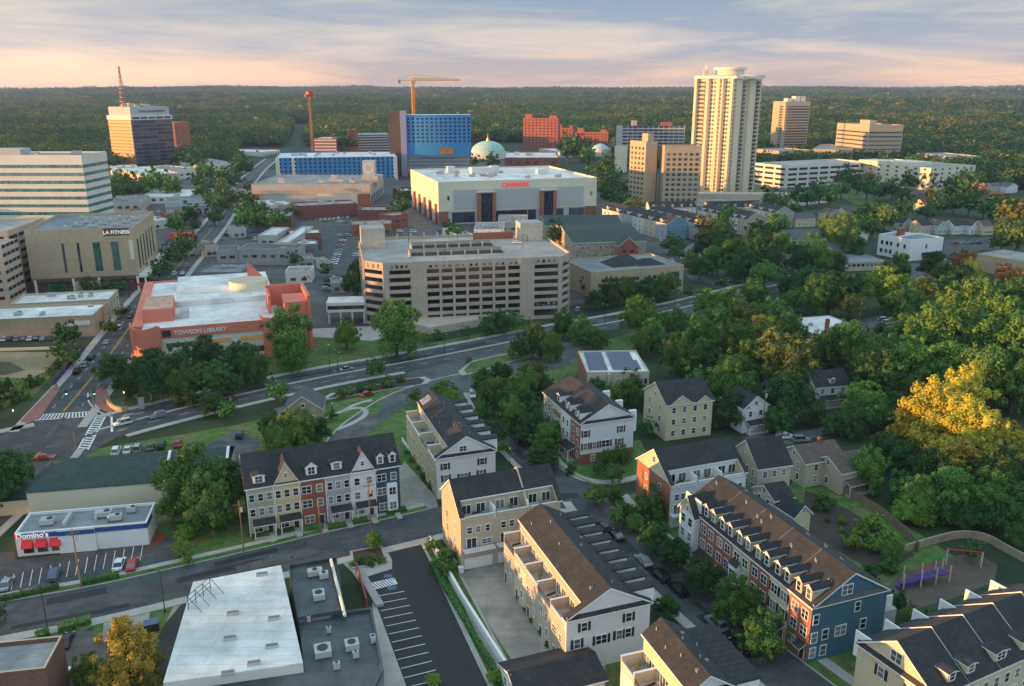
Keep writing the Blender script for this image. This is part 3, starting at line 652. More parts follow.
CR['shrub']=[crownmesh('foliage',31,'leaf_green',nb=6,nl=500,ls=.13),crownmesh('foliage',32,'leaf_dark',nb=6,nl=500,ls=.13)]
CR['shrub_bright']=[crownmesh('foliage',33,'leaf_bright',nb=6,nl=500,ls=.13)]
class _O: pass
CROWN={}
for k in CR: CROWN[k]=_O(); CROWN[k].data=CR[k][0]
FAR={}
for k,(m,s) in {'green':('leaf_green',41),'dark':('leaf_dark',42),'olive':('leaf_olive',43),'orange':('leaf_orange',44),'yellow':('leaf_yellow',45)}.items():
    FAR[k]=crownmesh('crown',s,m,nb=7,nl=300,ls=.13)
KN={'green':'mid-green tree','dark':'dark green tree','bright':'yellow-green tree','yellow':'golden autumn tree','orange':'orange autumn tree','olive':'olive-brown tree','conifer':'slim dark conifer','shrub':'green shrub','shrub_bright':'light green shrub'}
TREES=[]; EXTRA=[]
def tree(px,py,r,kind,zone,group=None,world=None,Rm=None):
    if world: X=Vector(world); Rm_=Rm
    else:
        z=6 if 'shrub' not in kind else 1
        for _ in range(8):
            X=G(px,py,z); d=math.sqrt(X[0]**2+X[1]**2+(H-z)**2); Rm_=r*1.13*d/F; z=Rm_*(1.0 if 'shrub' not in kind else .6) 
    TREES.append([X[0],X[1],Rm_,kind,zone,group])
def plant_trees():
    from collections import defaultdict
    cnt=defaultdict(list)
    tr=sorted([t for t in TREES if 'shrub' not in t[3]],key=lambda t:-t[2]/math.hypot(t[0],t[1])+(9 if 'outside' in t[4] else 0))
    EXTRA.extend(tr[290:]); drop=set(id(t) for t in tr[290:])
    for t in TREES:
        if id(t) not in drop: cnt[(t[3],t[4])].append(t)
    ords=['leftmost','second from left','third from left','fourth from left','fifth from left','sixth from left']
    for (kind,zone),l in cnt.items():
        l.sort(key=lambda t:P(t[0],t[1],5)[0]); n=len(l)
        for i,t in enumerate(l):
            lab=f"{KN[kind]} {zone}"; g=None
            if n==1: pass
            elif n<=5: lab=f"{['leftmost','second','third','fourth','fifth'][i] if i<n-1 else 'rightmost'} {lab}"; g=f"{kind.replace('_',' ')} trees {zone}"
            else: g=f"{kind.replace('_',' ')} trees {zone}"
            q=random.Random(int(t[0]*13+t[1]*7)); x,y,Rm=t[0],t[1],t[2]
            far=math.hypot(x,y)>560
            if 'shrub' in kind:
                o=link('shrub',None,None,(x,y,-Rm*.35),q.uniform(0,6.28),lab,'shrub',g,scale=Rm)
                link('foliage',q.choice(CR[kind]),o)
            else:
                o=link('conifer_tree' if kind=='conifer' else 'broadleaf_tree',None,None,(x,y,0),q.uniform(0,6.28),lab,'tree',g,scale=(Rm*q.uniform(.92,1.08),Rm*q.uniform(.92,1.08),Rm*q.uniform(.9,1.15)))
                link('trunk',q.choice(TRUNK),o); link('crown',(FAR[kind] if far and kind in FAR else q.choice(CR[kind])),o)
# ================================================================= NEAR ROWS
def townwin(b,f,u0,w,floors,style='house',n=2,ww=1.0,hh=1.5,z0=1.1,dz=3.0,off=.06):
    for k in range(floors):
        for i in range(n): b.win(f,u0+w*(i+.5)/n,z0+k*dz,ww,hh,style,off)
def panelwall(b,f,u0,u1,z0,z1,m,off=.05,th=.25,name='facade',label=None):
    mb=MB().box(u0,u1,-off,th,z0,z1,m); x,y,r=b.fp(f,0,0); return link(name,mb.mesh(name),b.root,(x,y,0),r,label)
def porch(b,f,u,w,d=1.8,z=2.7,roof='shingle',col=True):
    m=MB(); m.slab((u-w/2,-d,z),(u+w/2,-d,z),(u+w/2,-.05,z+.8),(u-w/2,-.05,z+.8),.18,roof,'trim')
    if col:
        m.box(u-w/2+.1,u-w/2+.28,-d+.15,-d+.33,0,z-.15,'trim'); m.box(u+w/2-.28,u+w/2-.1,-d+.15,-d+.33,0,z-.15,'trim'); m.box(u-w/2,u+w/2,-d,-.06,0,.3,'sidewalk')
    x,y,r=b.fp(f,0,0); return link('porch',m.mesh('porch'),b.root,(x,y,0),r)
def door(b,f,u,z=.3,off=.06,w=1.0,m='dark_metal'):
    mb=MB().box(-w/2,w/2,-.05,.1,0,2.1,m).box(-w/2-.12,-w/2,-.07,.1,0,2.2,'trim').box(w/2,w/2+.12,-.07,.1,0,2.2,'trim').box(-w/2,w/2,-.07,.1,2.1,2.25,'trim')
    b.put(f,u,z,mb.mesh('door'),'door',off)
def terrace_row(b,n,wall,roofm,upper,ze,zr,side='L',zd=6.9,dep=3.2,end_strip=.9,far_cap=True,parts=None,decks=None):
    """row with ridge along y; on one side roof terraces cut into the slope. n units"""
    W_,D_=b.W,b.D; xm=W_/2; sl=(zr-ze)/xm; q=random.Random(n)
    w=MB()
    w.box(0,W_,0,D_,-.5,zd,wall,bottom=False)
    w.box(dep,W_,end_strip,D_,zd,ze-.03,upper,bottom=False)
    zt=ze+sl*dep
    w.box(dep,dep+.2,end_strip,D_,ze-.03,zt-.18,upper,bottom=False)
    # near end wall: full gable
    w.prism([(0,0),(W_,0),(W_,end_strip),(0,end_strip)],zd,ze-.03,wall,bottom=False)
    for y0,y1 in((0.002,end_strip),(D_-.3,D_-.002)):
        i=len(w.v); k=w.mi(wall)
        x0=0.02 if y0<1 else dep+.02; z0=ze-.03 if y0<1 else zt-.25
        pr=[(x0,z0),(W_-.02,ze-.03),(xm,zr-.05)]
        if y0>1: pr=[(x0,ze-.03),(W_-.02,ze-.03),(xm,zr-.05),(x0,zt-.25)]
        m_=len(pr); w.v+=[(p[0],y0,p[1]) for p in pr]+[(p[0],y1,p[1]) for p in pr]
        w.f+=[tuple(range(i,i+m_)),tuple(range(i+2*m_-1,i+m_-1,-1))]; w.m+=[k,k]
        for j in range(m_): w.f.append((i+j,i+(j+1)%m_,i+m_+(j+1)%m_,i+m_+j)); w.m.append(k)
    w.build('wall',b.root)
    r=MB(); ov=.4
    r.slab((-ov,-ov,ze-ov*sl+.1),(dep-.3,-ov,zt-.3*sl+.1),(dep-.3,end_strip+.15,zt-.3*sl+.1),(-ov,end_strip+.15,ze-ov*sl+.1),.28,roofm,'trim')
    r.slab((dep-.3,-ov,zt-.3*sl+.1),(xm,-ov,zr+.1),(xm,D_+ov,zr+.1),(dep-.3,D_+ov,zt-.3*sl+.1),.28,roofm,'trim')
    r.slab((xm,-ov,zr+.1),(W_+ov,-ov,ze-ov*sl+.1),(W_+ov,D_+ov,ze-ov*sl+.1),(xm,D_+ov,zr+.1),.28,roofm,'trim')
    r.build('roof',b.root)
    for i in range(9):
        yy=q.uniform(1.5,D_-1); xx=q.uniform(dep+.6,xm-.5) if i%2 else q.uniform(xm+.4,W_-3); zz=zr-abs(xx-xm)*sl+.1
        MB().cyl(0,0,-.1,.45,.09,'grey_panel',6).build('vent_pipe',b.root,loc=(xx,yy,zz)) if i%3 else MB().box(-.25,.25,-.25,.25,-.15,.3,'slate_grey').build('roof_vent',b.root,loc=(xx,yy,zz))
    u=(D_-end_strip)/n
    for i in range(n+1):
        y=end_strip+u*i
        MB().box(.02,dep,y-.15+(.15 if i==0 else 0),y+.15,zd,zd+1.9,upper).box(-.05,dep,y-.2+(.2 if i==0 else 0),y+.2,zd+1.9,zd+2.0,'trim').build('terrace_divider',b.root)
    for i in range(n):
        y0=end_strip+u*i+.15; y1=y0+u-.3
        m=MB(); m.box(.02,dep,y0,y1,zd,zd+.06,'deck_concrete'); 
        if i%3==1:
            for k in range(12): yy=y0+(y1-y0)*k/11; m.box(.06,.1,yy-.02,yy+.02,zd+.06,zd+1.05,'dark_metal')
            m.box(.04,.12,y0,y1,zd+1.05,zd+1.12,'dark_metal')
        else: m.box(.02,.2,y0,y1,zd+.06,zd+1.0,upper).box(-.03,.25,y0,y1,zd+1.0,zd+1.1,'trim')
        m.build('terrace',b.root)
        # furniture on the terraces: table and chairs or a sofa as its own thing
        X,Y=b.loc(dep*.5,(y0+y1)/2)
        furniture(X,Y,zd+.06,b.rz+q.uniform(-.3,.3),i%3)
        # glass doors of the upper floor
        for v in(.28,.7):
            me,p=winmesh(1.5,2.0,'door'); yy=D_-(y0+(y1-y0)*v)
            x_,y_,r_=b.fp('L',yy,-dep); o=link('terrace_door',me,b.root,(x_,y_,zd+.1),r_); link('pane',p,o)
FN=[0]
def furniture(X,Y,z,rz,kind):
    FN[0]+=1
    if kind==0:
        t=link('patio_table',None,None,(X,Y,z),rz,'small patio table on a rooftop terrace of the terraced houses','table','terrace tables'); 
        MB().box(-.6,.6,-.4,.4,.68,.73,'wood').build('tabletop',t)
        for a in(-.5,.5):
            for c in(-.3,.3): MB().box(a-.03,a+.03,c-.03,c+.03,0,.68,'dark_metal').build('leg',t)
    elif kind==1:
        t=link('patio_sofa',None,None,(X,Y,z),rz,'dark patio sofa with pale cushions on a rooftop terrace','sofa','terrace sofas')
        MB().box(-.9,.9,-.4,.4,.0,.35,'dark_metal').build('frame',t); MB().box(-.88,.88,-.38,.3,.355,.5,'drive_concrete').build('cushion',t); MB().box(-.9,.9,.3,.45,.35,.85,'dark_metal').build('backrest',t)
    else:
        t=link('planter',None,None,(X,Y,z),rz,'potted bush on a rooftop terrace of the terraced houses','plant pot','terrace planters')
        MB().cyl(0,0,0,.5,.25,'terracotta',10,.35).build('pot',t)
        link('foliage',CROWN['shrub_bright'].data,t,(0,0,.45),scale=.6)
# --- R1: white end, gold-lit terraces, sun-lit slope
def rowR1():
    b=Bld('terraced_houses','terraced row with white end wall and roof terraces above the concrete yard','houses',(566.6,619),(650.5,600.7),(506.6,530),10.3)
    terrace_row(b,5,'white_siding','shingle','peach_siding',10.3,14.4,zd=7.7)
    for i in range(5): panelwall(b,'L',.02+(b.D-.4)*i/5,(b.D-.4)*(i+1)/5-.02,-.4,7.6,['peach_siding','cream_siding','peach_siding','tan_siding','peach_siding'][i])
    n=5; u=b.D/n
    for i in range(n):
        for z,w,h in((4.6,1.0,1.4),(4.6,1.0,1.4)): pass
        b.win('L',u*i+1.3,4.7,1.5,1.4,'house',.06); b.win('L',u*i+3.8,4.7,.9,1.3,'house',.06); b.win('L',u*i+3.9,1.9,.9,1.3,'house',.06); door(b,'L',u*i+1.3,0)
    b.win('F',4.2,8.0-.2,1.0,1.5,'shut',.02) if 0 else None
    b.win('F',3.1,7.4,1.0,1.5,'shut',.02); b.win('F',11.0,7.4,1.0,1.5,'shut',.02); b.win('F',1.9,4.5,1.0,1.6,'shut',.02); b.win('F',6.2,4.3,1.9,1.6,'shut',.02); b.win('F',9.4,4.4,1.0,1.6,'shut',.02); b.win('F',1.5,1.1,1,1.5,'house',.02); b.win('F',11,4.4,1,1.6,'shut',.02)
    # dark pent strip across the end at eaves level
    m=MB().slab((0,-.55,10.15),(b.W,-.55,10.15),(b.W,-.02,10.7),(0,-.02,10.7),.2,'shingle','trim'); m.build('pent_roof',b.root)
    for i in range(9): dormer(b,'R',b.D*(i+.55)/9.2,10.3,4.1/(b.W/2),w=1.7,hh=2.7,back=-1.1,cheek='trim',L=7,peak=.2,edge=None)
    townwin(b,'R',0,b.D,3,n=12); b.done()
    MB().box(5.5,6.6,.0-1.1,-.35,.0,.9,'grey_panel').build('heat_pump',b.root)
# --- R3
def rowR3():
    b=Bld('terraced_houses','row of cream and white terraced houses with planted roof terraces beside the loop road','houses',(436.4,457.4),(495.4,449.2),(402.7,409.8),10.5)
    terrace_row(b,4,'white_siding','shingle','cream_siding',10.5,14.8,zd=7.9)
    panelwall(b,'L',.02,b.D-.3,-.4,7.8,'yellow_siding')
    for i in range(4):
        u=b.D/4; b.win('L',u*i+1.6,4.6,1.8,1.3,'house',.06); b.win('L',u*i+4.4,4.6,.9,1.3,'house',.06); door(b,'L',u*i+1.6,0); b.win('L',u*i+4.2,1.2,1,1.3,'house',.06)
    b.win('F',6.3,11.2,1.6,1.2,'house',.02); b.win('F',2.0,7.2,1,1.5,'shut',.02); b.win('F',10.8,7.2,1,1.5,'shut',.02); b.win('F',2.1,4.2,1,1.6,'shut',.02); b.win('F',6.4,4.0,1.9,1.6,'shut',.02); b.win('F',10.6,4.2,1,1.6,'shut',.02)
    m=MB().slab((0,-.55,10.3),(b.W,-.55,10.3),(b.W,-.02,10.85),(0,-.02,10.85),.2,'shingle','trim'); m.build('pent_roof',b.root)
    for i in range(6): dormer(b,'R',b.D*(i+.6)/6.3,10.5,4.3/(b.W/2),w=2.0,hh=2.7,back=-1.1,L=7,peak=.2,edge=None)
    MB().box(1.1+2.3,1.1+4.6,b.D-3.4,b.D-.6,0,0.1,'solar')
    townwin(b,'R',0,b.D,3,n=8)
    x0=4.0; sl=4.3/(b.W/2)
    MB().slab((3.6,b.D-4.4,10.5+sl*3.6+.22),(5.9,b.D-4.4,10.5+sl*5.9+.22),(5.9,b.D-.8,10.5+sl*5.9+.22),(3.6,b.D-.8,10.5+sl*3.6+.22),.1,'blind_glass','trim').build('solar_panel',b.root)
    b.done()
def rowBlue():
    b=Bld('terraced_houses','longest terraced row with blue end wall, brick and cream fronts and many white dormers','houses',(813,606.5),(888,588),(672,505),10.8)
    W_,D_=b.W,b.D; ze=10.8; zr=15.4; sl=(zr-ze)/(W_/2)
    gable(b,0,W_,0,D_,ze,zr,'y','blue_siding','shingle')
    cols=['red_brick','red_brick','cream_siding','cream_siding','red_brick','red_brick','tan_siding','tan_siding','red_brick','red_brick','red_brick','white_siding','white_siding']
    # units counted from the near end
    n=7; u=D_/n; mats=['orange_brick','cream_siding','orange_brick','tan_siding','orange_brick','orange_brick','white_siding']
    for i in range(n):
        u1=D_-u*i; u0=u1-u
        panelwall(b,'L',u0+.02,u1-.02,-.4,10.5 if i<6 else 13.4,mats[i])
        st='shut' if mats[i] in('cream_siding',) else 'house'
        for k in range(3):
            b.win('L',u0+u*.27,1.3+3.15*k,1.5,1.7,st,.06)
            if k: b.win('L',u0+u*.73,1.3+3.15*k,1.5,1.7,st,.06)
        door(b,'L',u0+u*.75,.3); porch(b,'L',u0+u*.75,1.8,1.4,col=False)
        MB().box(-.02,.12,-.12,.1,-.2,10.5,'trim')
        if i in(3,):
            mb=MB().box(-1.2,1.2,-.9,0,3.4,6.9,'trim').slab((-1.35,-1.1,7.0),(1.35,-1.1,7.0),(1.1,0,7.9),(-1.1,0,7.9),.15,'shingle','trim'); o=b.put('L',u0+u*.3,0,mb.mesh('bay_window'),'bay_window',.06); me,p=winmesh(1.5,1.8,'house'); wn=link('window',me,o,(0,-.9,4.3)); link('pane',p,wn)
        if i<6:
            for t in(.27,.72): dormer(b,'L',u0+u*t,ze,sl,w=1.5,hh=2.25,back=.3,cheek='tan_siding',peak=.6,L=4.0)
        if i==6:
            mb=MB(); mb.face([(u0,-.05,10.5),(u1,-.05,10.5),((u0+u1)/2,-.05,14.6)],'white_siding')
    # projecting white gable at the far end
    x0=u*0; m=MB(); r=MB(); ya=D_-u*7; 
    g0,g1=D_-.0,D_-u
    m.prism([(-1.2,g1),(2.5,g1),(2.5,g0),(-1.2,g0)],-.4,10.4,'white_siding')
    ym=(g0+g1)/2; i=len(m.v); m.v+=[(-1.2,g1,10.4),(-1.2,g0,10.4),(-1.2,ym,13.7)]; m.f.append((i,i+1,i+2)); m.m.append(m.mi('yellow_siding'))
    m.build('gable_bay',b.root); r.slab((-1.6,g1-.4,10.1),(4.8,g1-.4,10.1),(4.8,ym,13.9),(-1.6,ym,13.9),.25,'shingle','trim'); r.slab((-1.6,ym,13.9),(4.8,ym,13.9),(4.8,g0+.4,10.1),(-1.6,g0+.4,10.1),.25,'shingle','trim'); r.build('roof',b.root)
    for k in range(3):
        for t in(.27,.73): b.win('L',u*t,1.5+3.1*k,1.3,1.7,'house',1.24)
    b.win('L',u*.5,10.6,.7,1.0,'house',1.24)
    for t in(.14,.4): 
        pass
    porch(b,'L',u*.5,5,2.9,3.0); porch(b,'L',u*1.5,4.5,1.9,3.0)
    # end wall
    b.win('F',6.6,11.6,2.0,1.7,'house',.03)
    b.win('F',9.2,7.9,1.0,1.7,'house',.03); b.win('F',.9,7.3,1.0,1.7,'house',.03)
    for x,z,w in((.9,3.8,1.1),(3.1,4.0,1.1),(6.2,4.0,2.1),(10.8,4.2,1.1),(.9,1.0,1.1),(3.0,1.0,1.1)): b.win('F',x,z,w,1.8,'house',.03)
    MB().slab((0,-.45,ze-.1),(W_,-.45,ze-.1),(W_,-.02,ze+.5),(0,-.02,ze+.5),.18,'shingle_grey','trim').build('pent_roof',b.root)
    townwin(b,'R',0,D_,3,n=14)
    for i in range(6): MB().box(W_+.01,W_+2.8,D_*(i+.2)/6,D_*(i+.2)/6+.25,6,8.1,'trim').build('terrace_divider',b.root)
    MB().box(W_,W_+2.9,0.3,D_-.3,-.4,6,'grey_siding').build('rear_extension',b.root)
    q=random.Random(2)
    for i in range(16):
        xx=q.uniform(3.4,W_/2-.5) if i%3 else q.uniform(W_/2+.5,W_-1); MB().cyl(0,0,-.1,.45,.09,'grey_panel',6).box(-.22,.22,-.6,-.2,-.2,.25,'slate_grey').build('roof_vent',b.root,loc=(xx,q.uniform(1,D_-1),zr-abs(xx-W_/2)*sl+.1))
    for i in range(1,5): MB().slab((1.2,D_*i/5-.12,ze+sl*1.2+.16),(W_/2,D_*i/5-.12,zr+.16),(W_/2,D_*i/5+.12,zr+.16),(1.2,D_*i/5+.12,ze+sl*1.2+.16),.1,'shingle_grey').build('roof_seam',b.root)
    b.done()
def rowR4():
    b=Bld('terraced_houses','short terraced row with white end, brick base, paired dormers and dark roof behind the hedge','houses',(580.8,423.3),(634,416),(540.8,392),11.2)
    W_,D_=b.W,b.D; ze=11.2; zr=15.4; sl=(zr-ze)/(W_/2)
    gable(b,0,W_,0,D_,ze,zr,'y','white_siding','shingle')
    MB().box(-.06,W_+.06,-.08,.2,-.4,2.7,'red_brick').build('brick_base',b.root)
    n=4; u=D_/n
    for i,mm in enumerate(['orange_brick','white_siding','cream_siding','sage_siding']):
        u1=D_-u*i; u0=u1-u; panelwall(b,'L',u0+.02,u1-.02,-.4,10.9,mm)
        for k in range(3):
            for t in(.28,.72): b.win('L',u0+u*t,1.3+3.1*k,1.1,1.6,'mshut' if i==2 else 'house',.06)
    for t in(.08,.16,.33,.41,.62): dormer(b,'L',D_*(1-t),ze,sl,w=1.3 if t<.6 else 2.2,hh=1.9,back=.5,peak=.55,L=3.8)
    porch(b,'L',D_-u*.9,6,2.4,3.0)
    for x,z,w,st in((1.4,7.3,1.1,'mshut'),(11.2,7.3,1.1,'mshut'),(1.4,3.9,1.1,'mshut'),(3.9,3.9,1.1,'mshut'),(7.0,4.0,2.2,'mshut'),(10.8,3.9,1.1,'mshut')): b.win('F',x,z,w,1.7,st,.03)
    b.win('F',3.5,.7,1,1.5,'house',.1); b.win('F',10.5,.7,1,1.5,'house',.1)
    MB().slab((0,-.55,ze-.2),(W_,-.55,ze-.2),(W_,-.02,ze+.4),(0,-.02,ze+.4),.2,'shingle','trim').build('pent_roof',b.root)
    for i in range(3): MB().box(W_+.01,W_+2,D_*(i+.3)/3.2,D_*(i+.3)/3.2+.9,6,12.3-.6,'trim').build('chimney_box',b.root)
    b.done()
def rowA():
    b=Bld('terraced_houses','six narrow terraced houses, sage to dark blue fronts, facing the lower street','houses',(246,488),(399,464),(397,434),11.3)
    W_=b.W; D_=min(max(b.D,11),13); b.D=D_; b.faces['R']=((W_,0),math.pi/2,D_); b.faces['K']=((W_,D_),math.pi,W_)
    ze=11.3; zr=16.2; sl=(zr-ze)/(D_/2); gable(b,0,W_,0,D_,ze,zr,'x','darkblue_siding','shingle')
    n=6; u=W_/n
    for i,mm in enumerate(['sage_siding','yellow_siding','red_brick','grey_siding','white_siding','darkblue_siding']):
        u0=u*i; off=.06
        panelwall(b,'F',u0+.02,u0+u-.02,-.4,11.0,mm)
        MB().box(u0-.08,u0+.08,-.12,0,-.3,11.1,'trim').build('corner_board',b.root)
        for k in(1,2):
            nn=3 if i in(0,1,3) else 2
            for j in range(nn): b.win('F',u0+u*(j+.5)/nn,1.9+3.3*k-.6,1.0 if nn==3 else (1.9 if (i in(2,5) and j==0) else 1.1),1.6,'house',.07)
        b.win('F',u0+u*.3,.9,1.9 if i!=3 else 1.6,1.6,'house',.07); door(b,'F',u0+u*.78,.3); 
        if i in(0,1,3,4): porch(b,'F',u0+u*.55,u*.85,2.0,3.1)
        stepm=MB().box(u0+u*.68,u0+u*.9,-4.0,-2.0 if i not in(2,5) else -.1,0,.22,'sidewalk'); stepm.build('front_path',b.root)
        if i in(1,4):   # front gables
            m=MB(); j=len(m.v); m.v+=[(u0+.05,-.1,11.0),(u0+u-.05,-.1,11.0),(u0+u/2,-.1,15.6),(u0+.05,.3,11.0),(u0+u-.05,.3,11.0),(u0+u/2,.3,15.6)]; m.f+=[(j,j+1,j+2),(j+5,j+4,j+3),(j,j+3,j+4,j+1)]; k=m.mi(mm); m.m+=[k,k,k]; m.build('front_gable',b.root)
            r=MB(); xm=u0+u/2; r.slab((u0-.25,-.5,10.6),(xm,-.5,15.9),(xm,D_/2-.3,15.9),(u0-.25,2.5,10.6),.25,'shingle','trim'); r.slab((xm,-.5,15.9),(u0+u+.25,-.5,10.6),(u0+u+.25,2.5,10.6),(xm,D_/2-.3,15.9),.25,'shingle','trim'); r.build('roof',b.root)
            b.win('F',u0+u/2,12.4,.7,.9,'house',.13)
    dormer(b,'F',u*.5,ze,sl,w=2.4,hh=1.7,back=.5,peak=.25,L=4.5); dormer(b,'F',u*2.5,ze,sl,w=2.3,hh=2,back=.5,peak=.9); dormer(b,'F',u*3.5,ze,sl,w=2.2,hh=1.7,back=.8,peak=.25,L=4.5); dormer(b,'F',u*5.25,ze,sl,w=1.5,hh=2,back=.5,peak=.7); dormer(b,'F',u*5.75,ze,sl,w=1.5,hh=2,back=.5,peak=.7)
    mb=MB().box(-1.1,1.1,-.8,0,.5,7.2,'trim'); o=b.put('F',u*5.65,0,mb.mesh('bay_window'),'bay_window',.06)
    for z in(1.2,4.7): me,p=winmesh(1.4,1.7,'house'); wn=link('window',me,o,(0,-.8,z)); link('pane',p,wn)
    b.done()
def backrow(name,label,A,B,C,h,W_,D_,wall,endwall,n,zr,decks=True,lower=None):
    """row with ridge along the front, third-floor decks cut into the front slope"""
    b=Bld(name,label,'houses',A,B,C,h); b.W=W_; b.D=D_; b.faces={'F':((0,0),0,W_),'R':((W_,0),math.pi/2,D_),'K':((W_,D_),math.pi,W_),'L':((0,D_),-math.pi/2,D_)}
    ze=h; ym=D_/2; sl=(zr-ze)/ym; dep=3.0; zd=ze-2.0+.6; zt=ze+sl*dep
    w=MB(); w.box(0,W_,0,D_,-.5,zd,wall,bottom=False); w.box(0,W_,dep,D_,zd,ze-.03,wall,bottom=False); w.box(.3,W_-.3,dep,dep+.2,ze-.03,zt-.2,wall)
    for x0,x1 in((0.002,.5),(W_-.5,W_-.002)):
        i=len(w.v); pr=[(.02,zd),(D_-.02,zd),(D_-.02,ze),(ym,zr-.05),(.02,ze)]; w.v+=[(x0,p[0],p[1]) for p in pr]+[(x1,p[0],p[1]) for p in pr]; k=w.mi(endwall)
        w.f+=[(i,i+4,i+3,i+2,i+1),(i+5,i+6,i+7,i+8,i+9)]; w.m+=[k,k]
        for j in range(5): w.f.append((i+j,i+(j+1)%5,i+5+(j+1)%5,i+5+j)); w.m.append(k)
    w.build('wall',b.root)
    panelwall(b,'L',.03,D_-.03,-.4,zd+1.2,lower or endwall)
    r=MB(); ov=.35
    r.slab((-ov,dep-.4,zt-.4*sl+.1),(W_+ov,dep-.4,zt-.4*sl+.1),(W_+ov,ym,zr+.1),(-ov,ym,zr+.1),.28,'shingle','trim')
    r.slab((-ov,ym,zr+.1),(W_+ov,ym,zr+.1),(W_+ov,D_+ov,ze-ov*sl+.1),(-ov,D_+ov,ze-ov*sl+.1),.28,'shingle','trim')
    for x0,x1 in((-ov,.75),(W_-.75,W_+ov)): r.slab((x0,-ov,ze-ov*sl+.1),(x1,-ov,ze-ov*sl+.1),(x1,dep-.39,zt-.39*sl+.1),(x0,dep-.39,zt-.39*sl+.1),.28,'shingle','trim')
    r.build('roof',b.root)
    u=W_/n
    xp=W_*2/3; m=MB(); i=len(m.v); pr=[(-.3,ze-.6),(ym,zr+.6),(D_,ze-.2),(D_,ze-2),(-.3,ze-3)]
    m.v+=[(xp-.15,*p) for p in pr]+[(xp+.15,*p) for p in pr]; k=m.mi(wall); m.f+=[(i,i+1,i+2,i+3,i+4),(i+9,i+8,i+7,i+6,i+5)]+[(i+j,i+(j+1)%5,i+5+(j+1)%5,i+5+j) for j in range(5)]; m.m+=[k]*7; (m.build('party_wall',b.root) if not lower else None)
    for i in range(n):
        u0=u*i
        m=MB(); m.box(u0+.55,u0+u-.2,.02,dep,zd,zd+.08,'deck_concrete').box(u0+.5,u0+u-.1,0,.18,zd+.08,zd+1.0,wall).box(u0+.5,u0+u-.1,-.04,.22,zd+1,zd+1.1,'trim'); m.build('terrace',b.root)
        if i: MB().box(u0-.12,u0+.12,.02,dep,zd,zd+2.2,'trim').build('terrace_divider',b.root)
        for t in(.3,.72): 
            me,p=winmesh(1.7,1.9,'door'); o=link('terrace_door',me,b.root,(u0+u*t,dep,zd+.15)); link('pane',p,o)
        X,Y=b.loc(u0+u*.55,1.4); furniture(X,Y,zd+.1,b.rz,(i+1)%3)
        for t,w_ in((.25,.95),(.5,.95),(.78,.8)): b.win('F',u0+u*t,zd-2.5,w_,1.3,'house',.02)
        b.win('F',u0+u*.75,zd-5.2,1.9,1.0,'house',.02)
        me,p=winmesh(1.9,2.1,'door'); o=link('balcony_door',me,b.root,(u0+u*.3,-.02,zd-5.7)); link('pane',p,o)
        m=MB().box(u0+.3,u0+u-.3,-1.4,0,zd-6.0,zd-5.75,'trim')
        for k in range(16): xx=u0+.35+(u-.7)*k/15; m.box(xx-.02,xx+.02,-1.36,-1.32,zd-5.75,zd-4.8,'dark_metal')
        m.box(u0+.3,u0+u-.3,-1.38,-1.3,zd-4.8,zd-4.74,'dark_metal'); m.build('balcony',b.root)
        MB().box(u0+.6,u0+u-.6,-.08,0,0,2.3,'trim').build('garage_door',b.root)
    for z in(1.2,4.2,7.2):
        for t in(.3,.7): b.win('L',D_*t,z,.9,1.4,'house',.07)
    b.win('L',D_*.5,zr-3,.9,1.2,'house',.03)
    b.done(); return b
def house(name,label,A,B,C,h,zr,axis,wall,roof='shingle',wins=(2,2,2),group=None,wstyle='house',chim=False,D_=None,W_=None,porchf=None,cat='house',dorm=0,fz=1.2,fg=False):
    b=Bld(name,label,cat,A,B,C,h,group)
    if D_: b.D=D_
    if W_: b.W=W_
    b.faces={'F':((0,0),0,b.W),'R':((b.W,0),math.pi/2,b.D),'K':((b.W,b.D),math.pi,b.W),'L':((0,b.D),-math.pi/2,b.D)}
    gable(b,0,b.W,0,b.D,h,zr,axis,wall,roof)
    nf=max(1,int((h-.4)/2.9)); dz=(h-.6)/nf
    for k in range(nf):
        b.grid('F',.6,b.W-.6,wins[0],fz+dz*k,1,1,1.05,1.45,wstyle,.02)
        b.grid('L',.6,b.D-.6,wins[1],fz+dz*k,1,1,1.0,1.45,wstyle,.02); b.grid('R',.6,b.D-.6,wins[2],fz+dz*k,1,1,1.0,1.45,wstyle,.02)
    if axis=='y': b.win('F',b.W/2,h+.3,.9,1.1,'house',.02)
    else: b.win('L',b.D/2,h+.3,.9,1.1,'house',.02)
    if chim: MB().box(b.W*.6,b.W*.6+.8,b.D*.5-.4,b.D*.5+.4,h,zr+1.2,'red_brick').build('chimney',b.root)
    if porchf: porch(b,porchf,(b.W if porchf in'FK' else b.D)/2,(b.W if porchf in'FK' else b.D)*.8,2.2,2.8,roof)
    if fg:
        for t,w_ in((.3,6.5),(.8,4.4)): dormer(b,'F',b.W*t,h,(zr-h)/(b.D/2),w=w_,hh=.1,back=-.3,peak=w_*.36,L=5.5,win=False,cheek=wall,front=wall)
    for i in range(dorm): dormer(b,'F',b.W*(i+.5)/dorm,h,(zr-h)/((b.D if axis=='x' else b.W)/2),w=1.6,hh=1.4,back=.6,peak=.6,roof=roof)
    b.done(); return b
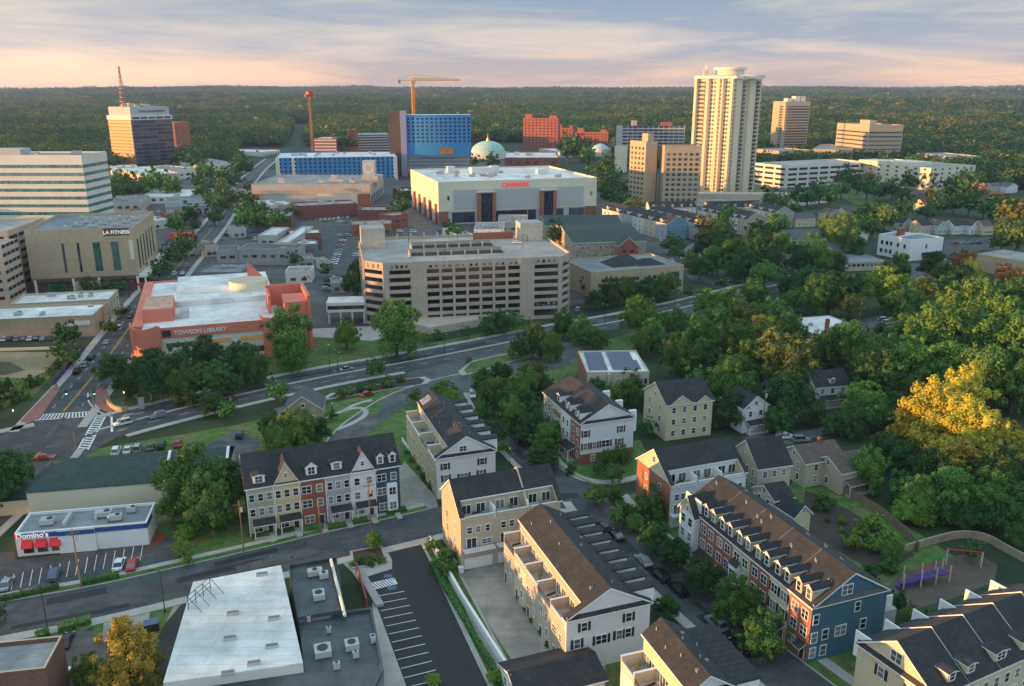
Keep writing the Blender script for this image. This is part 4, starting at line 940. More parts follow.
def near():
    rowR1(); rowR3(); rowBlue(); rowR4(); rowA()
    backrow('terraced_houses','beige terraced houses with balconies and garages at the head of the concrete yard',(460.7,517),(556,500),(440,489),11.6,21,13,'tan_siding','peach_siding',3,16.6)
    backrow('terraced_houses','terraced houses with orange brick end gable and dark roof beside the street junction',(671,484.6),(752,470),(635,455.4),10.4,19,14.5,'white_siding','cream_siding',3,15.6,lower='orange_brick')
    # bottom right row R5 next to R1
    b=Bld('terraced_houses','terraced houses with a large roof terrace, cut by the bottom edge','houses',(665,712),(752,690),(604.8,656.4),10.3)
    b.W=13; terrace_row(b,3,'white_siding','shingle','cream_siding',10.3,14.6,zd=7.8,dep=3.6)
    for i in range(6): dormer(b,'R',b.D*(i+.4)/6.1,10.3,4.3/(b.W/2),w=1.8,hh=2.7,back=-1.1,L=7,peak=.2,edge=None)
    b.done()
    # R6 bottom right
    p=G(899,640.6,15); q=G(1016,595,15); d=(q-p); rz=math.atan2(d[1],d[0])
    hw=6.6; n=Vector((-math.sin(rz),math.cos(rz))); a=p-n*hw
    b=Bld('terraced_houses','row of cream terraced houses with stepped dark roofs filling the bottom right corner','houses',0,0,0,10.6,world=(tuple(a),rz,34,13.2))
    gable(b,0,34,0,13.2,10.6,15,'x','cream_siding','shingle')
    sl=4.4/6.6
    for i in range(1,5): 
        MB().slab((34*i/5-.15,-.4,10.5),(34*i/5+.15,-.4,10.5),(34*i/5+.15,6.6,15.3),(34*i/5-.15,6.6,15.3),.5,'shingle','trim').slab((34*i/5-.15,6.6,15.3),(34*i/5+.15,6.6,15.3),(34*i/5+.15,13.5,10.6),(34*i/5-.15,13.5,10.6),.5,'shingle','trim').build('party_wall',b.root)
    for i in range(6): MB().box(.3+6.2*i,.55+6.2*i,10.8,14.2,7.6,11.9,'trim').build('terrace_divider',b.root)
    for x,w in((4,1.7),(8,1.9),(14.5,2.8),(20,1.7),(27,2.8)): dormer(b,'F',x,10.6,sl,w=w,hh=1.5,back=.6,peak=.25,L=4.6,cheek='cream_siding')
    b.win('L',6.6,11.4,1.8,1.7,'house',.03); b.win('L',9.5,7.4,1,1.7,'shut',.03); b.win('L',4.5,7.4,1,1.7,'shut',.03)
    MB().slab((-.55,0,10.4),(-.02,0,11.0),(-.02,13.2,11.0),(-.55,13.2,10.4),.2,'shingle','trim').build('pent_roof',b.root)
    for k in range(3): b.grid('F',.5,33.5,14,1.2+3*k,1,1,1.0,1.6,'house',.02)
    b.done()
    # low house at the very bottom, only its roof shows
    house('garage_block','low dark-roofed garage at the bottom edge below the concrete yard',(520,700),(560,690),(505,690),3.4,5,'x','white_siding',W_=14,D_=9,cat='garage')
    # detached houses
    house('detached_house','cream three-storey house with twin front gables behind the brick-ended row',(667,404.6),(713,399),(643,389),10.4,14.6,'x','cream_siding',wins=(4,2,2),fg=True)
    house('detached_house','tan three-storey house with dark roof and rear annex beside the wooden fence',(758.4,468),(791.4,463.5),(736,449),10.2,14.8,'x','tan_siding',wins=(3,4,2))
    house('rear_annex','low tan annex with dark hipped roof behind the dormer row',(775,500),(793,496),(760,487),6.5,8.4,'x','tan_siding',wins=(2,2,1),D_=7,cat='house')
    house('rear_annex','small beige outbuilding with dark gable roof touching the long dormer row',(795,516),(811,512),(778,500),5.5,7.6,'y','cream_siding',wins=(1,2,1),cat='house')
    house('detached_house','old tan clapboard house with brown roof below the driveway, largest of the garden houses',(806,463),(830,459),(812,447),6.4,9.0,'x','tan_siding','shingle_brown',wins=(2,2,2),W_=11,D_=9,chim=True)
    house('detached_house','low wing with brown roof and small porch joined to the old tan house',(842,473),(874,466),(850,455),5.6,8,'x','tan_siding','shingle_brown',wins=(3,1,1),D_=9,porchf='F')
    house('detached_house','white farmhouse style home with columned porch among dark trees',(744,408),(768,404),(748,398),7.5,10.5,'y','white_siding',wins=(2,2,2),D_=10,porchf='F')
    house('detached_house','grey cottage with dark cross gable roof in the woods on the right',(816,387),(850,384),(820,377),6.5,10,'x','white_siding',wins=(3,1,1),D_=9,porchf='F',dorm=1)
# ================================================================= MIDDLE DISTANCE
def bb(name,label,A,B,C,h,wall,roof,cat='building',par=.9,wname='wall',cap=None,nu=0,us=1,**k):
    b=Bld(name,label,cat,A,B,C,h,**k); flat(b,wall,roof,par,wname=wname,cap=cap)
    if nu: units(b,nu,h-par,seed=int(A[0]),s=us)
    return b
def library():
    b=Bld('library','coral red, white-roofed library with curved walls beside the main street','library',(131,331),(283,318.5),(186,279),13.2)
    W_,D_=b.W,b.D
    w=MB(); w.box(3,W_,0.3,D_,-.5,12,'white_concrete'); w.build('wall',b.root)
    m=MB(); m.box(6,W_,-.05,.3,9.6,13.3,'terracotta'); m.box(-.3,3.1,6,D_,-.5,13.0,'terracotta'); m.box(0,W_,D_-.1,D_+.4,8,13.0,'terracotta'); m.box(W_-.4,W_,.3,D_,8,12.6,'terracotta'); m.build('parapet',b.root)
    MB().box(3.1,W_-.5,.35,D_-.15,12.01,12.3,'white_roof').box(13,W_-.6,D_*.42,D_-.2,12.31,14.3,'white_roof').build('roof',b.root)
    # curved corner wall
    m=MB(); n=18
    for i in range(n):
        t0=i/n; t1=(i+1)/n
        def pt(t): a=math.pi*(1.0+.55*t); return (7+8.0*math.cos(a)*1.0, 6.5+7.8*math.sin(a)*1.0)
        p0,p1=pt(t0),pt(t1); d0=13.2+1.3*abs(2*t0-1)**2; d1=13.2+1.3*abs(2*t1-1)**2
        ix=lambda p:(7+(p[0]-7)*.93,6.5+(p[1]-6.5)*.93)
        q0,q1=ix(p0),ix(p1)
        m.face([(*p0,-.5),(*p1,-.5),(*p1,d1),(*p0,d0)],'terracotta'); m.face([(*q1,6),(*q0,6),(*q0,d0),(*q1,d1)],'terracotta'); m.face([(*p0,d0),(*p1,d1),(*q1,d1),(*q0,d0)],'terracotta')
    m.box(7,9,-1.2,.3,-.5,14,'terracotta'); m.build('curved_wall',b.root)
    MB().box(6,20,D_*.25,D_*.25+.1,0,.1,'dark_metal')
    # brick-red penthouse, drum, right-hand towers
    MB().box(3.2,13,D_*.16,D_*.42,12.3,17,'terracotta','terracotta_roof').build('stair_penthouse',b.root)
    MB().box(15,18,D_*.18,D_*.27,12.3,15,'grey_panel').build('roof_unit',b.root)
    MB().cyl(W_-9,D_*.62,12.3,17.5,7.5,'cream_panel',36,top='beige_concrete').build('drum',b.root)
    m=MB(); n=24; cx,cy,r=W_-1.5,3.0,6.3
    for i in range(n):
        a0=math.pi*(1.05+.95*i/n)-.2; a1=math.pi*(1.05+.95*(i+1)/n)-.2
        for rr,f_ in((r,0),(r-.5,1)): m.face([(cx+rr*math.cos(a0),cy+rr*math.sin(a0),-.5),(cx+rr*math.cos(a1),cy+rr*math.sin(a1),-.5),(cx+rr*math.cos(a1),cy+rr*math.sin(a1),14.3),(cx+rr*math.cos(a0),cy+rr*math.sin(a0),14.3)],'terracotta')
        m.face([(cx+r*math.cos(a0),cy+r*math.sin(a0),14.3),(cx+r*math.cos(a1),cy+r*math.sin(a1),14.3),(cx+(r-.5)*math.cos(a1),cy+(r-.5)*math.sin(a1),14.3),(cx+(r-.5)*math.cos(a0),cy+(r-.5)*math.sin(a0),14.3)],'terracotta')
    m.build('curved_wall',b.root)
    MB().cyl(cx,cy,11.8,12.4,r-.5,'white_roof',24).build('roof',b.root)
    MB().box(W_+1.2,W_+9,4.0,18,-.5,18,'terracotta').build('stair_tower',b.root)
    m=MB().box(W_+9.02,W_+10.2,3.2,26,-.5,20,'terracotta').box(W_-4,W_+9,25.5,26.5,12,20,'terracotta').box(W_-4,W_-3,12,25.5,12,19,'terracotta'); m.build('screen_wall',b.root)
    m=MB(); m.face([(W_-9,D_*.8,12),(W_-3,D_*.8,12),(W_-3,D_*.8,16),(W_-8.3,D_*.8,22)],'terracotta').face([(W_-9,D_*.8+.6,12),(W_-3,D_*.8+.6,12),(W_-3,D_*.8+.6,16),(W_-8.3,D_*.8+.6,22)],'terracotta'); m.face([(W_-9,D_*.8,12),(W_-8.3,D_*.8,22),(W_-8.3,D_*.8+.6,22),(W_-9,D_*.8+.6,12)],'terracotta').face([(W_-8.3,D_*.8,22),(W_-3,D_*.8,16),(W_-3,D_*.8+.6,16),(W_-8.3,D_*.8+.6,22)],'terracotta'); m.build('fin_wall',b.root)
    b.win('F',W_*.8,6.2,10,1.7,'lit_glass',-.28); b.win('F',W_*.55,6.2,9,1.7,'lit_glass',-.28); b.win('F',W_*.3,6.2,9,1.5,'tower_glass',-.28); b.win('F',W_*.8,2.0,11,2,'tower_glass',-.28); b.win('F',W_*.4,2.0,16,2,'tower_glass',-.28)
    b.text('F',W_*.44,10.6,'TOWSON LIBRARY',2.0,'trim',.12)
    b.text('F',W_*.88,10.8,'LIBRARY',1.2,'dark_metal',.12)
    MB().box(9.6,12.2,-.35,-.06,10.2,12.4,'dark_metal').build('emblem_panel',b.root)
    b.done()
    # link bridge to the car park
    c=Bld('link_building','white two-storey wing with dark ribbon window between the library and the car park','building',(326,303),(365,302),(328,297),9)
    MB().box(0,c.W,0,c.D,5.0,9,'white_concrete','white_roof').build('wall',c.root)
    for i in range(4): MB().box(.5+i*(c.W-1.5)/3,1.1+i*(c.W-1.5)/3,.4,1,-.2,5,'white_concrete').build('column',c.root)
    c.win('F',c.W/2,6.2,c.W-1,1.5,'tower_glass',.02); c.done()
def garage():
    b=Bld('parking_garage','huge beige octagonal multi-storey car park with open decks and lit corner in the middle','car park',(383,263),(562,256),(386,237),26)
    W_,D_=b.W,b.D; c=9
    foot=[(-7.5,7),(0,0),(W_,0),(W_+5.5,8),(W_+5.5,D_-6),(W_,D_),(0,D_),(-7.5,D_-8)]
    lv=[4.2+3.15*i for i in range(7)]
    core=MB(); core.prism([(p[0]*.985+.4,p[1]*.97+.8) for p in foot],-.5,.3,'grey_concrete')
    core.build('ground_slab',b.root)
    for z in lv: MB().prism([(max(-6.9,min(W_+4.9,p[0])),max(.6,min(D_-.6,p[1]))) for p in foot],z-.35,z,'grey_concrete').build('deck',b.root)
    b.core=MB()
    MB().box(2,W_-2,D_*.35,D_*.35+.3,.3,22.9,'grey_concrete').build('inner_wall',b.root)
    topz=22.95
    # perimeter faces: spandrel panels, piers
    n=len(foot)
    for i in range(n):
        p=Vector(foot[i]); q=Vector(foot[(i+1)%n]); d=q-p; l=d.length; rz=math.atan2(d[1],d[0])
        sp=MB()
        for z in [1.0]+lv[:-1]: sp.box(0.01,l-.01,0,.35,z-.1 if z>2 else -.3,z+1.25 if z>2 else 1.4,'tan_concrete')
        sp.box(0.01,l-.01,0,.35,lv[-1]-.3,26,'tan_concrete')
        link('spandrel',sp.mesh('spandrel'),b.root,(p[0],p[1],0),rz)
        pr=MB()
        if i==1:
            ps=[0,1.2]; 
            pr.box(0,2.2,-.25,.4,-.4,25.9,'tan_concrete'); pr.box(10.5,17,-.3,.5,-.4,26.05,'tan_concrete'); pr.box(l-17.5,l-11.5,-.3,.5,-.4,26.05,'tan_concrete'); pr.box(l-1.5,l,-.25,.4,-.4,25.9,'tan_concrete')
            a,e=17,l-17.5
            for j in range(1,7): x=a+(e-a)*j/7; pr.box(x-.5,x+.5,-.25,.4,-.4,24,'tan_concrete')
        else:
            k=max(1,int(l/8)); 
            for j in range(k+1): x=l*j/k; pr.box(max(0,x-.5),min(l,x+.5),-.2,.4,-.4,25.9,'tan_concrete')
        link('pier',pr.mesh('pier'),b.root,(p[0],p[1],0),rz)
        if i in(0,1,2,3):
            fx=(p[0],p[1]); 
            if i==1:
                for u0,u1,nn in((2.5,10,4),(l-11,l-2,4)):
                    for j in range(nn):
                        for z in(23.6,6.0 if u0<5 else 6.2): x_=u0+(u1-u0)*(j+.5)/nn; me,_=winmesh(1.1,1.2,'dark'); link('window',me,b.root,(p[0]+x_,p[1],z),rz)
                for j in range(7):
                    for s in(-1.1,1.1):
                        x_=17+(l-34.5)*(j+.5)/7+s; me,_=winmesh(1.1,1.0,'dark'); link('window',me,b.root,(p[0]+x_,p[1],23.4),rz)
            elif i==0:
                for t in(.25,.5,.75):
                    q_=p+d*t; me,_=winmesh(1.1,1.6,'blind_glass'); link('window',me,b.root,(q_[0],q_[1],23.6),rz)
    # top deck with ramp slots
    t=MB(); t.prism([(max(-7,min(W_+5,p_[0])),max(.5,min(D_-.5,p_[1]))) for p_ in foot],24.6,24.9,'deck_concrete'); t.build('top_deck',b.root)
    for k,(y,x0,x1) in enumerate(((D_*.28,W_*.17,W_*.72),(D_*.56,W_*.2,W_*.7))):
        m=MB(); m.box(x0,x1,y,y+7.5,24.91,24.96,'opening'); m.box(x0,x1,y+7.5,y+7.8,24.91,26.6,'tan_concrete'); m.build('ramp_slot',b.root)  # dark sheet on the uncut deck stands for the slot's shade
        for j in range(8): MB().box(x0+(x1-x0)*j/7-.3,x0+(x1-x0)*j/7+.3,y-.3,y+.2,24.91,27.1,'beige_concrete').build('post',b.root)
        m=MB(); m.face([(x0-.2,y-3,24.95),(x0-.2,y+3,24.95),(x0-.2,y+3,27.4),(x0-.2,y-3,25.3)],'beige_concrete').face([(x0-.6,y-3,24.95),(x0-.6,y+3,24.95),(x0-.6,y+3,27.4),(x0-.6,y-3,25.3)],'beige_concrete').face([(x0-.2,y-3,25.3),(x0-.2,y+3,27.4),(x0-.6,y+3,27.4),(x0-.6,y-3,25.3)],'beige_concrete'); m.build('ramp_wall',b.root)
    for j in range(9): MB().box(W_*.14+j*W_*.085,W_*.14+j*W_*.085+.7,D_-.8,D_-.2,24.9,27.4,'beige_concrete').build('post',b.root)
    m=MB().box(-6.8,3.5,D_-22,D_-10,-.4,33.5,'beige_concrete','grey_concrete'); m.build('stair_tower',b.root)
    MB().box(-.5,3.6,D_-24.2,D_-22.02,24.9,27.6,'beige_concrete').build('stair_entrance',b.root)
    m=MB().box(W_-7.5,W_+3,D_-17,D_-7,-.4,33,'beige_concrete','grey_concrete'); m.build('stair_tower',b.root)
    MB().box(W_-4,W_+2,D_-19.5,D_-17.02,24.9,27.5,'beige_concrete').build('stair_entrance',b.root)
    MB().box(W_-28,W_-9,D_-9,D_-8.5,24.9,28,'orange_brick').build('screen_wall',b.root)
    for x,y in((W_*.35,D_*.15),(W_*.5,D_*.75),(W_*.85,D_*.4),(W_*.2,D_*.8)): MB().cyl(x,y,24.9,31,.09,'dark_metal',6).box(x-.6,x+.6,y-.15,y+.15,31,31.15,'dark_metal').build('lamp_post',b.root)
    b.done()
    MB().prism([tuple(G(x,y)) for x,y in((412,330),(425,320),(522,310),(530,318),(470,328),(430,335))],-.2,3.0,'beige_concrete').build('ramp_building',label='low beige car park ramp below the open decks',cat='ramp')
    return b
def mid():
    library(); g=garage()
    # white office with green ribbons
    b=bb('office_building','white office block with green ribbon windows at the left edge','x' and (-60,155),(81,155),(101,151.6),57,'white_concrete','gravel_roof',nu=5,us=1.5) if False else None
    b=Bld('office_building','white office block with green ribbon windows at the left edge','office block',(-60,155),(81,155),(100,151.3),57); flat(b,'white_concrete','gravel_roof')
    for k in range(11): b.win('F',b.W*.5,7.0+4.3*k,b.W-.4,1.75,'teal_glass',.03); b.win('R',b.D*.5,7.0+4.3*k,b.D-.4,1.75,'teal_glass',.03)
    MB().box(4,b.W*.55,3,14,56.1,60,'grey_panel').build('plant_room',b.root); units(b,5,56.1,3,s=1.6); b.text('F',b.W*.8,51.4,'VIAVERDE',1.5,'trim',.1) if 0 else None; b.done()
    for (A,B,C,h,l) in (((-70,232),(7,230.5),(38,217.5),30,'grey concrete car park with slot openings behind the big tan gym building'),((-70,248),(1,246),(8,239),27,'brown concrete car park with slot openings at the left edge')):
        b=Bld('parking_garage',l,'car park',A,B,C,h); flat(b,'beige_concrete','deck_concrete',1.1)
        for k in range(7): b.win('F',b.W/2,3.5+3.7*k,b.W-4,1.5,'wrap'); [b.win('R',b.D*t,3.5+3.7*k,b.D*.21,1.5,'wrap',.02) for t in(.12,.37,.62,.87)]
        b.done()
    # tan gym building
    b=Bld('commercial_building','large tan block with sign lettering, tall green-lit windows and white arcade','building',(23.5,230.5),(132.7,227),(163.8,211),30); flat(b,'sand_panel','grey_roof',1.3,x0=0,z0=7)
    W_,D_=b.W,b.D
    MB().box(1.5,W_-2,1.5,D_-1,-.4,6.99,'brown_panel').build('ground_floor',b.root)
    MB().box(-.1,W_+.1,-.12,.2,5.6,7.4,'brown_panel').build('fascia',b.root)
    for t in(.03,.38,.62,.985): MB().box(W_*t-.5,W_*t+.5,-.2,.9,-.4,6.99,'trim').build('column',b.root)
    MB().box(W_*.38,W_*.6,-.1,.5,-.4,5.5,'beige_concrete').build('shop_wall',b.root)
    for t in(.2,.5,.8): b.win('F',W_*t,.8,W_*.13,3.8,'teal_glass',-1.45)
    for t,w_ in((.33,1.0),(.47,1.0),(.64,3.2),(.81,3.2)): b.win('F',W_*t,10,w_,13.5,'window_green' if w_>2 else 'dark_glass',.02)
    for i in range(6): b.win('R',D_*(.12+.14*i),9.5,2.8,14,'window_green' if i==1 else 'dark_glass',.02)
    MB().box(W_+.01,W_+3.6,-.5,D_*1.15,6.2,7.3,'white_concrete').build('canopy',b.root)
    for i in range(9): MB().box(W_+2.3,W_+3.1,D_*i*.135,D_*i*.135+.8,-.4,6.2,'trim').build('column',b.root)
    MB().box(W_*.72,W_*.96,-.08,.3,26.2,29.8,'brown_panel').build('sign_board',b.root)
    b.text('F',W_*.84,27.1,'LA FITNESS',2.3,'sign_white',.12)
    MB().box(W_-2.6,W_-.9,-.08,.1,15,24,'cream_panel').build('banner',b.root)
    for i in range(12): roofunit(b,W_*(.35+.6*((i*37)%11)/11),D_*(.15+.7*((i*53)%13)/13),28.7,3.4,2.2,1.8)
    MB().box(W_-1,W_+1.5,-1.8,-.13,2.8,3.6,'bright_red').build('awning',b.root); b.done()
    # low white-roofed stores
    b=bb('store_building','low pale store with white roof, farther of two beside the main street',(10,304),(109,299),(124.4,289),8,'beige_concrete','white_roof',nu=5); b.grid('R',1,b.D-1,3,1,3.4,2,1.6,1.6,'dark'); b.done()
    b=bb('store_building','low beige store with white roof and blank panelled wall above the vacant lot',(-30,320.5),(92.7,315),(105.4,302),8.3,'sand_panel','white_roof',nu=3)
    MB().box(b.W*.77,b.W*.97,-.1,-.01,4.6,6.3,'trim').build('sign_board',b.root); b.win('R',b.D*.4,.5,4,3,'tower_glass',.02); b.done()
    # shops behind the library
    S=[('shop_building','green metal-roofed shop row with dark clerestory windows behind the library',(238,248.5),(297.6,248.5),(297,243),9,'grey_concrete','dark_roof',1),
       ('shop_building','low dark-roofed shop beside the main street junction',(216,251),(238,250),(239,245),8,'grey_concrete','dark_roof',0),
       ('shop_building','broad grey-roofed restaurant between street and library',(196,272),(240,272),(238,262.5),6,'slate_grey','grey_roof',2),
       ('shop_building','white-roofed grey block with plain walls in the shop cluster',(258,235),(276,235),(279,227),9,'grey_panel','white_roof',0),
       ('shop_building','narrow taller shop with bright white roof at the centre of the shop cluster',(277,242),(289.5,242),(289,226),9,'grey_panel','white_roof',1),
       ('shop_building','brick shop with white roof and two chimneys in the shop cluster',(290,234),(321,232.5),(322,228),8,'red_brick','white_roof',2),
       ('shop_building','dark-walled shop with white roof beside the alley',(298,244.5),(318,243.5),(319,239),8,'slate_grey','white_roof',2),
       ('shop_building','small grey shed-roofed shop next to the alley above the library',(297,259),(314,258),(315,253),5,'grey_concrete','gravel_roof',0),
       ('shop_building','cream shop with black windows just behind the coral screen wall',(285,271),(311,270.5),(311,265.5),6,'white_concrete','gravel_roof',0),
       ('shop_building','grey flat-roofed shop under the street trees beyond the cluster',(248,217),(291,216),(290,211),8,'brown_brick','grey_roof',4),
       ('warehouse','long windowless red brick warehouse above the car park',(297,206),(357,203),(360,199),10,'warehouse_brick','gravel_roof',6),
       ('warehouse','shorter dark red brick warehouse wing joined to the long one',(358,210),(387,210),(386,206),7,'warehouse_brick','gravel_roof',2),
       ('shop_building','brown shop with red sign strip beside the surface car park',(351,224.5),(392,223.5),(392,219),7,'orange_brick','gravel_roof',2),
       ('shop_building','brick and glass corner shop with cream parapet next to the red sign shop',(392.5,215.5),(408,213.5),(405,210),9,'red_brick','gravel_roof',0),
       ('brick_building','small plain red brick building at the bend of the service road',(404,191),(421,190),(421,186.5),9,'warehouse_brick','white_roof',0),
       ('shop_building','white flat-roofed shops just behind the open car park deck',(474,229.5),(504,229.5),(503,222),10,'white_concrete','gravel_roof',7),
       ('shop_building','tan rooftop-cluttered shop between the cinema and the car park',(498,221.5),(528,221.5),(526,214.5),10,'beige_concrete','gravel_roof',6),
       ('shop_building','grey shop beside the white shops left of the cinema entrance',(460,236),(475,235),(474,226),7,'white_concrete','gravel_roof',2)]
    for n_,l,A,B,C,h,wl,rf,nu in S:
        b=bb(n_,l,A,B,C,h,wl,rf,nu=nu)
        k=max(2,int(b.W/5))
        if 'warehouse' not in n_ and 'brick_building'!=n_: b.grid('F',1,b.W-1,k,h*.45 if h>7 else 1,1,1,min(2.6,b.W/k*.6),1.5,'tower_glass',.02)
        b.done()
    b=None
    # mall
    b=Bld('shopping_mall','low long shopping mall with beige upper band and a square emblem tower','mall',(251,184.6),(369.5,184.4),(401,174.5),17); flat(b,'beige_concrete','gravel_roof',1,z0=9)
    W_,D_=b.W,b.D; MB().box(.4,W_-.4,.5,D_-.4,-.4,8.99,'grey_panel').build('lower_wall',b.root)
    MB().box(W_*.55,W_*.89,-.2,.49,1,9.2,'cream_panel').box(W_*.9,W_*1.0,-.3,.48,-.4,9.4,'far_red_brick').box(W_*.0,W_*.06,-.2,.48,-.4,9.2,'far_red_brick').build('wall_panel',b.root)
    for i in range(5): b.win('R',D_*(.12+.18*i),1,8,6,'white_panel' if 0 else 'blind_glass',.0)
    units(b,10,16,5,s=2,y0=D_*.2)
    MB().box(W_*.9,W_*1.04,D_*.25,D_*.5,16,21.5,'beige_concrete').build('tower_base',b.root)
    o=MB().box(W_*.905,W_*1.01,D_*.3,D_*.42,21.5,34,'grey_panel').build('emblem_tower',b.root); 
    b.done()
    m=MB(); n=24
    for i in range(n):
        a0=2*math.pi*i/n; a1=2*math.pi*(i+1)/n
        m.face([(4*math.cos(a0),0,4*math.sin(a0)),(4*math.cos(a1),0,4*math.sin(a1)),(3.3*math.cos(a1),0,3.3*math.sin(a1)),(3.3*math.cos(a0),0,3.3*math.sin(a0))],'trim')
    link('emblem_ring',m.mesh('emblem_ring'),b.root,(W_*.957,D_*.3-.1,28))
    # blue wrapped apartment block
    b=Bld('apartment_building','long low apartment block wrapped in bright blue sheathing behind the mall','apartment block',(275,158),(397,156.3),(281,152.5),25); flat(b,'blue_wrap','white_roof',.8)
    W_,D_=b.W,b.D
    for t,w_ in((0,.035),(.13,.03),(.965,.035)): MB().box(W_*t,W_*(t+w_),-.3,.0,0,25,'white_concrete').build('white_bay',b.root)
    for k in range(6): b.grid('F',W_*.02,W_*.98,24,2.5+3.9*k,1,1,1.9,2.0,'wrap',.32)
    MB().box(W_*.02,W_*.98,-6,-.01,-.4,3,'slate_grey').build('podium',b.root); units(b,12,24.2,9,s=1.8); b.done()
    # blue hotel under construction
    b=Bld('hotel_building','tall curved blue-sheathed tower under construction behind the mall','tower',0,0,0,HT(408,172,115),world=WB(408,176,.085,71,26)); b.h=66
    W_=b.W; n=14; D_=26; pts=[]
    for i in range(n+1): t=i/n; pts.append((W_*t, -5*math.sin(math.pi*t)+0))
    pts+= [(W_,D_),(0,D_)]
    MB().prism(pts,22,66,'blue_wrap','white_roof').build('wall',b.root)
    MB().prism([(p[0]*1.0,p[1]-.8 if p[1]<5 else p[1]) for p in pts],20.6,21.99,'slate_grey').build('ledge',b.root)
    MB().box(2,W_-2,-3,D_-1,-.4,20.5,'slate_grey').build('podium',b.root)
    for k in range(5): MB().box(2,W_-2,-3.4,-3.01,2+3.8*k,2.6+3.8*k,'grey_panel').build('podium_band',b.root)
    for k in range(11):
        for i in range(n):
            p=Vector(pts[i]); q=Vector(pts[i+1]); c=(p+q)/2; rz=math.atan2((q-p)[1],(q-p)[0]); me,_=winmesh(2.6,2.1,'wrap')
            if k<10 and i%1==0 and k*n+i<98: link('window',me,b.root,(c[0],c[1],62-4*k-1.2),rz)
    MB().box(W_*.5,W_*.72,-5.3,-4.6,24,31,'gold_glow_and_sheathing').build('yellow_sheathing',b.root)
    MB().box(-6.5,-.01,-3,14,-.4,70,'purple_panel').build('lift_shaft',b.root); MB().box(-19,-6.6,2,18,-.4,70,'brown_panel').build('lift_core',b.root); b.done()
    # cinema
    b=Bld('cinema_building','big cinema with red sign, white roof and brick corner piers','cinema',(438,182),(597,177.3),(422,168.7),30); b.D=max(b.D,60) 
    W_,D_=b.W,b.D; b.faces={'F':((0,0),0,W_),'R':((W_,0),math.pi/2,D_),'K':((W_,D_),math.pi,W_),'L':((0,D_),-math.pi/2,D_)}
    flat(b,'cream_panel','white_roof',1.2,z0=9)
    MB().box(W_*.09,W_*.915,-.15,.0,10,24,'grey_panel').build('wall_panel',b.root); MB().box(.3,W_-.3,.4,D_-.4,-.4,8.99,'grey_panel').build('lower_wall',b.root)
    for t0,t1 in((0,.055),(.925,1.0)): MB().box(W_*t0,W_*t1,-.3,.39,-.4,9.3,'red_brick').build('brick_pier',b.root)
    for t in(.235,.325,.63,.71): MB().box(W_*t,W_*(t+.02),-2.4,.2,-.4,22,'orange_brick').build('brick_pier',b.root)
    for t in(.24,.635): MB().box(W_*t-1,W_*(t+.1),-3,-.16,21.9,22.9,'cream_panel').build('canopy',b.root); b.win('F',W_*(t+.05),1,W_*.065,20,'dark_glass',1.2)
    for t,w_ in((.12,.08),(.19,.06),(.4,.1),(.5,.1),(.58,.05),(.76,.05),(.87,.1)): b.win('F',W_*t,1,W_*w_,7.3,'dark_glass',-.38)
    b.win('F',W_*.06,17,1.6,3,'dark',.02); b.win('F',W_*.965,17,1.6,3,'dark',.02)
    b.text('F',W_*.475,25.2,'CINEMARK',4.2,'sign_red',.2)
    for i in range(5): MB().box(-1.2,-.01,D_*(.05+.19*i),D_*(.05+.19*i)+4,-.4,14,'red_brick').build('brick_pier',b.root)
    for (x,y,w,d,h) in ((.33,.55,18,10,5),(.2,.7,6,6,5),(.47,.6,7,6,5.5),(.75,.45,9,5,3.5)): MB().box(W_*x,W_*x+w,D_*y,D_*y+d,28.8,28.8+h,'white_concrete','white_roof').build('plant_room',b.root)
    units(b,16,28.8,12,s=1.6); b.done()
    # church school with dark hipped roofs
    house('church_hall','long dark-roofed brick hall with red gable end bay below the tan apartment tower',(573,243),(646,241),(572,224.8),9,14.2,'x','stone','shingle_green',wins=(12,2,3),W_=None,cat='hall')
    house('church_hall','rear dark-roofed hall against the cinema side, mostly roof',(545,226),(622,225.5),(545,217),9,13,'x','stone','shingle_green',wins=(8,2,2),cat='hall')
    p=G(620,243,9); b=Bld('gable_bay','red brick gable bay projecting from the church hall','church bay',(619,246),(638,245.5),(619,236),10); gable(b,0,b.W,0,8,10,14.5,'y','red_brick','shingle_green'); b.grid('F',1,b.W-1,2,2,4,2,1.6,1.6,'dark'); b.done()
    # tan office with pyramid skylight
    b=bb('office_building','low tan office with broad flat roof and dark pyramid skylight by the boulevard',(591.4,272),(684,265),(575,258.5),12.5,'sand_panel','grey_roof',par=.7)
    W_,D_=b.W,b.D; b.win('F',W_*.31,7.2,W_*.4,1.6,'dark_glass',.02); b.win('F',W_*.25,2.2,W_*.35,1.6,'dark_glass',.02)
    for i in range(3): b.win('F',W_*(.62+.06*i),7.0,1.8,1.8,'dark_glass',.02)
    b.win('F',W_*.9,2.2,5,7.5,'dark_glass',.02)
    MB().box(W_*.53,W_*.545,-.4,.1,-.4,12.6,'sand_panel').build('pier',b.root)
    m=MB(); cx,cy=W_*.5,D_*.48; 
    for (dx,dy,s,hh) in((0,0,9,4.2),(11,-3,7,2.6)):
        i=len(m.v); m.v+=[(cx+dx-s,cy+dy-s*.8,11.85),(cx+dx+s,cy+dy-s*.8,11.85),(cx+dx+s,cy+dy+s*.8,11.85),(cx+dx-s,cy+dy+s*.8,11.85),(cx+dx-s*.3,cy+dy,11.8+hh),(cx+dx+s*.3,cy+dy,11.8+hh)]; k=m.mi('shingle'); m.f+=[(i,i+1,i+5,i+4),(i+1,i+2,i+5),(i+2,i+3,i+4,i+5),(i+3,i,i+4)]; m.m+=[k]*4
    m.build('skylight_roof',b.root); b.done()
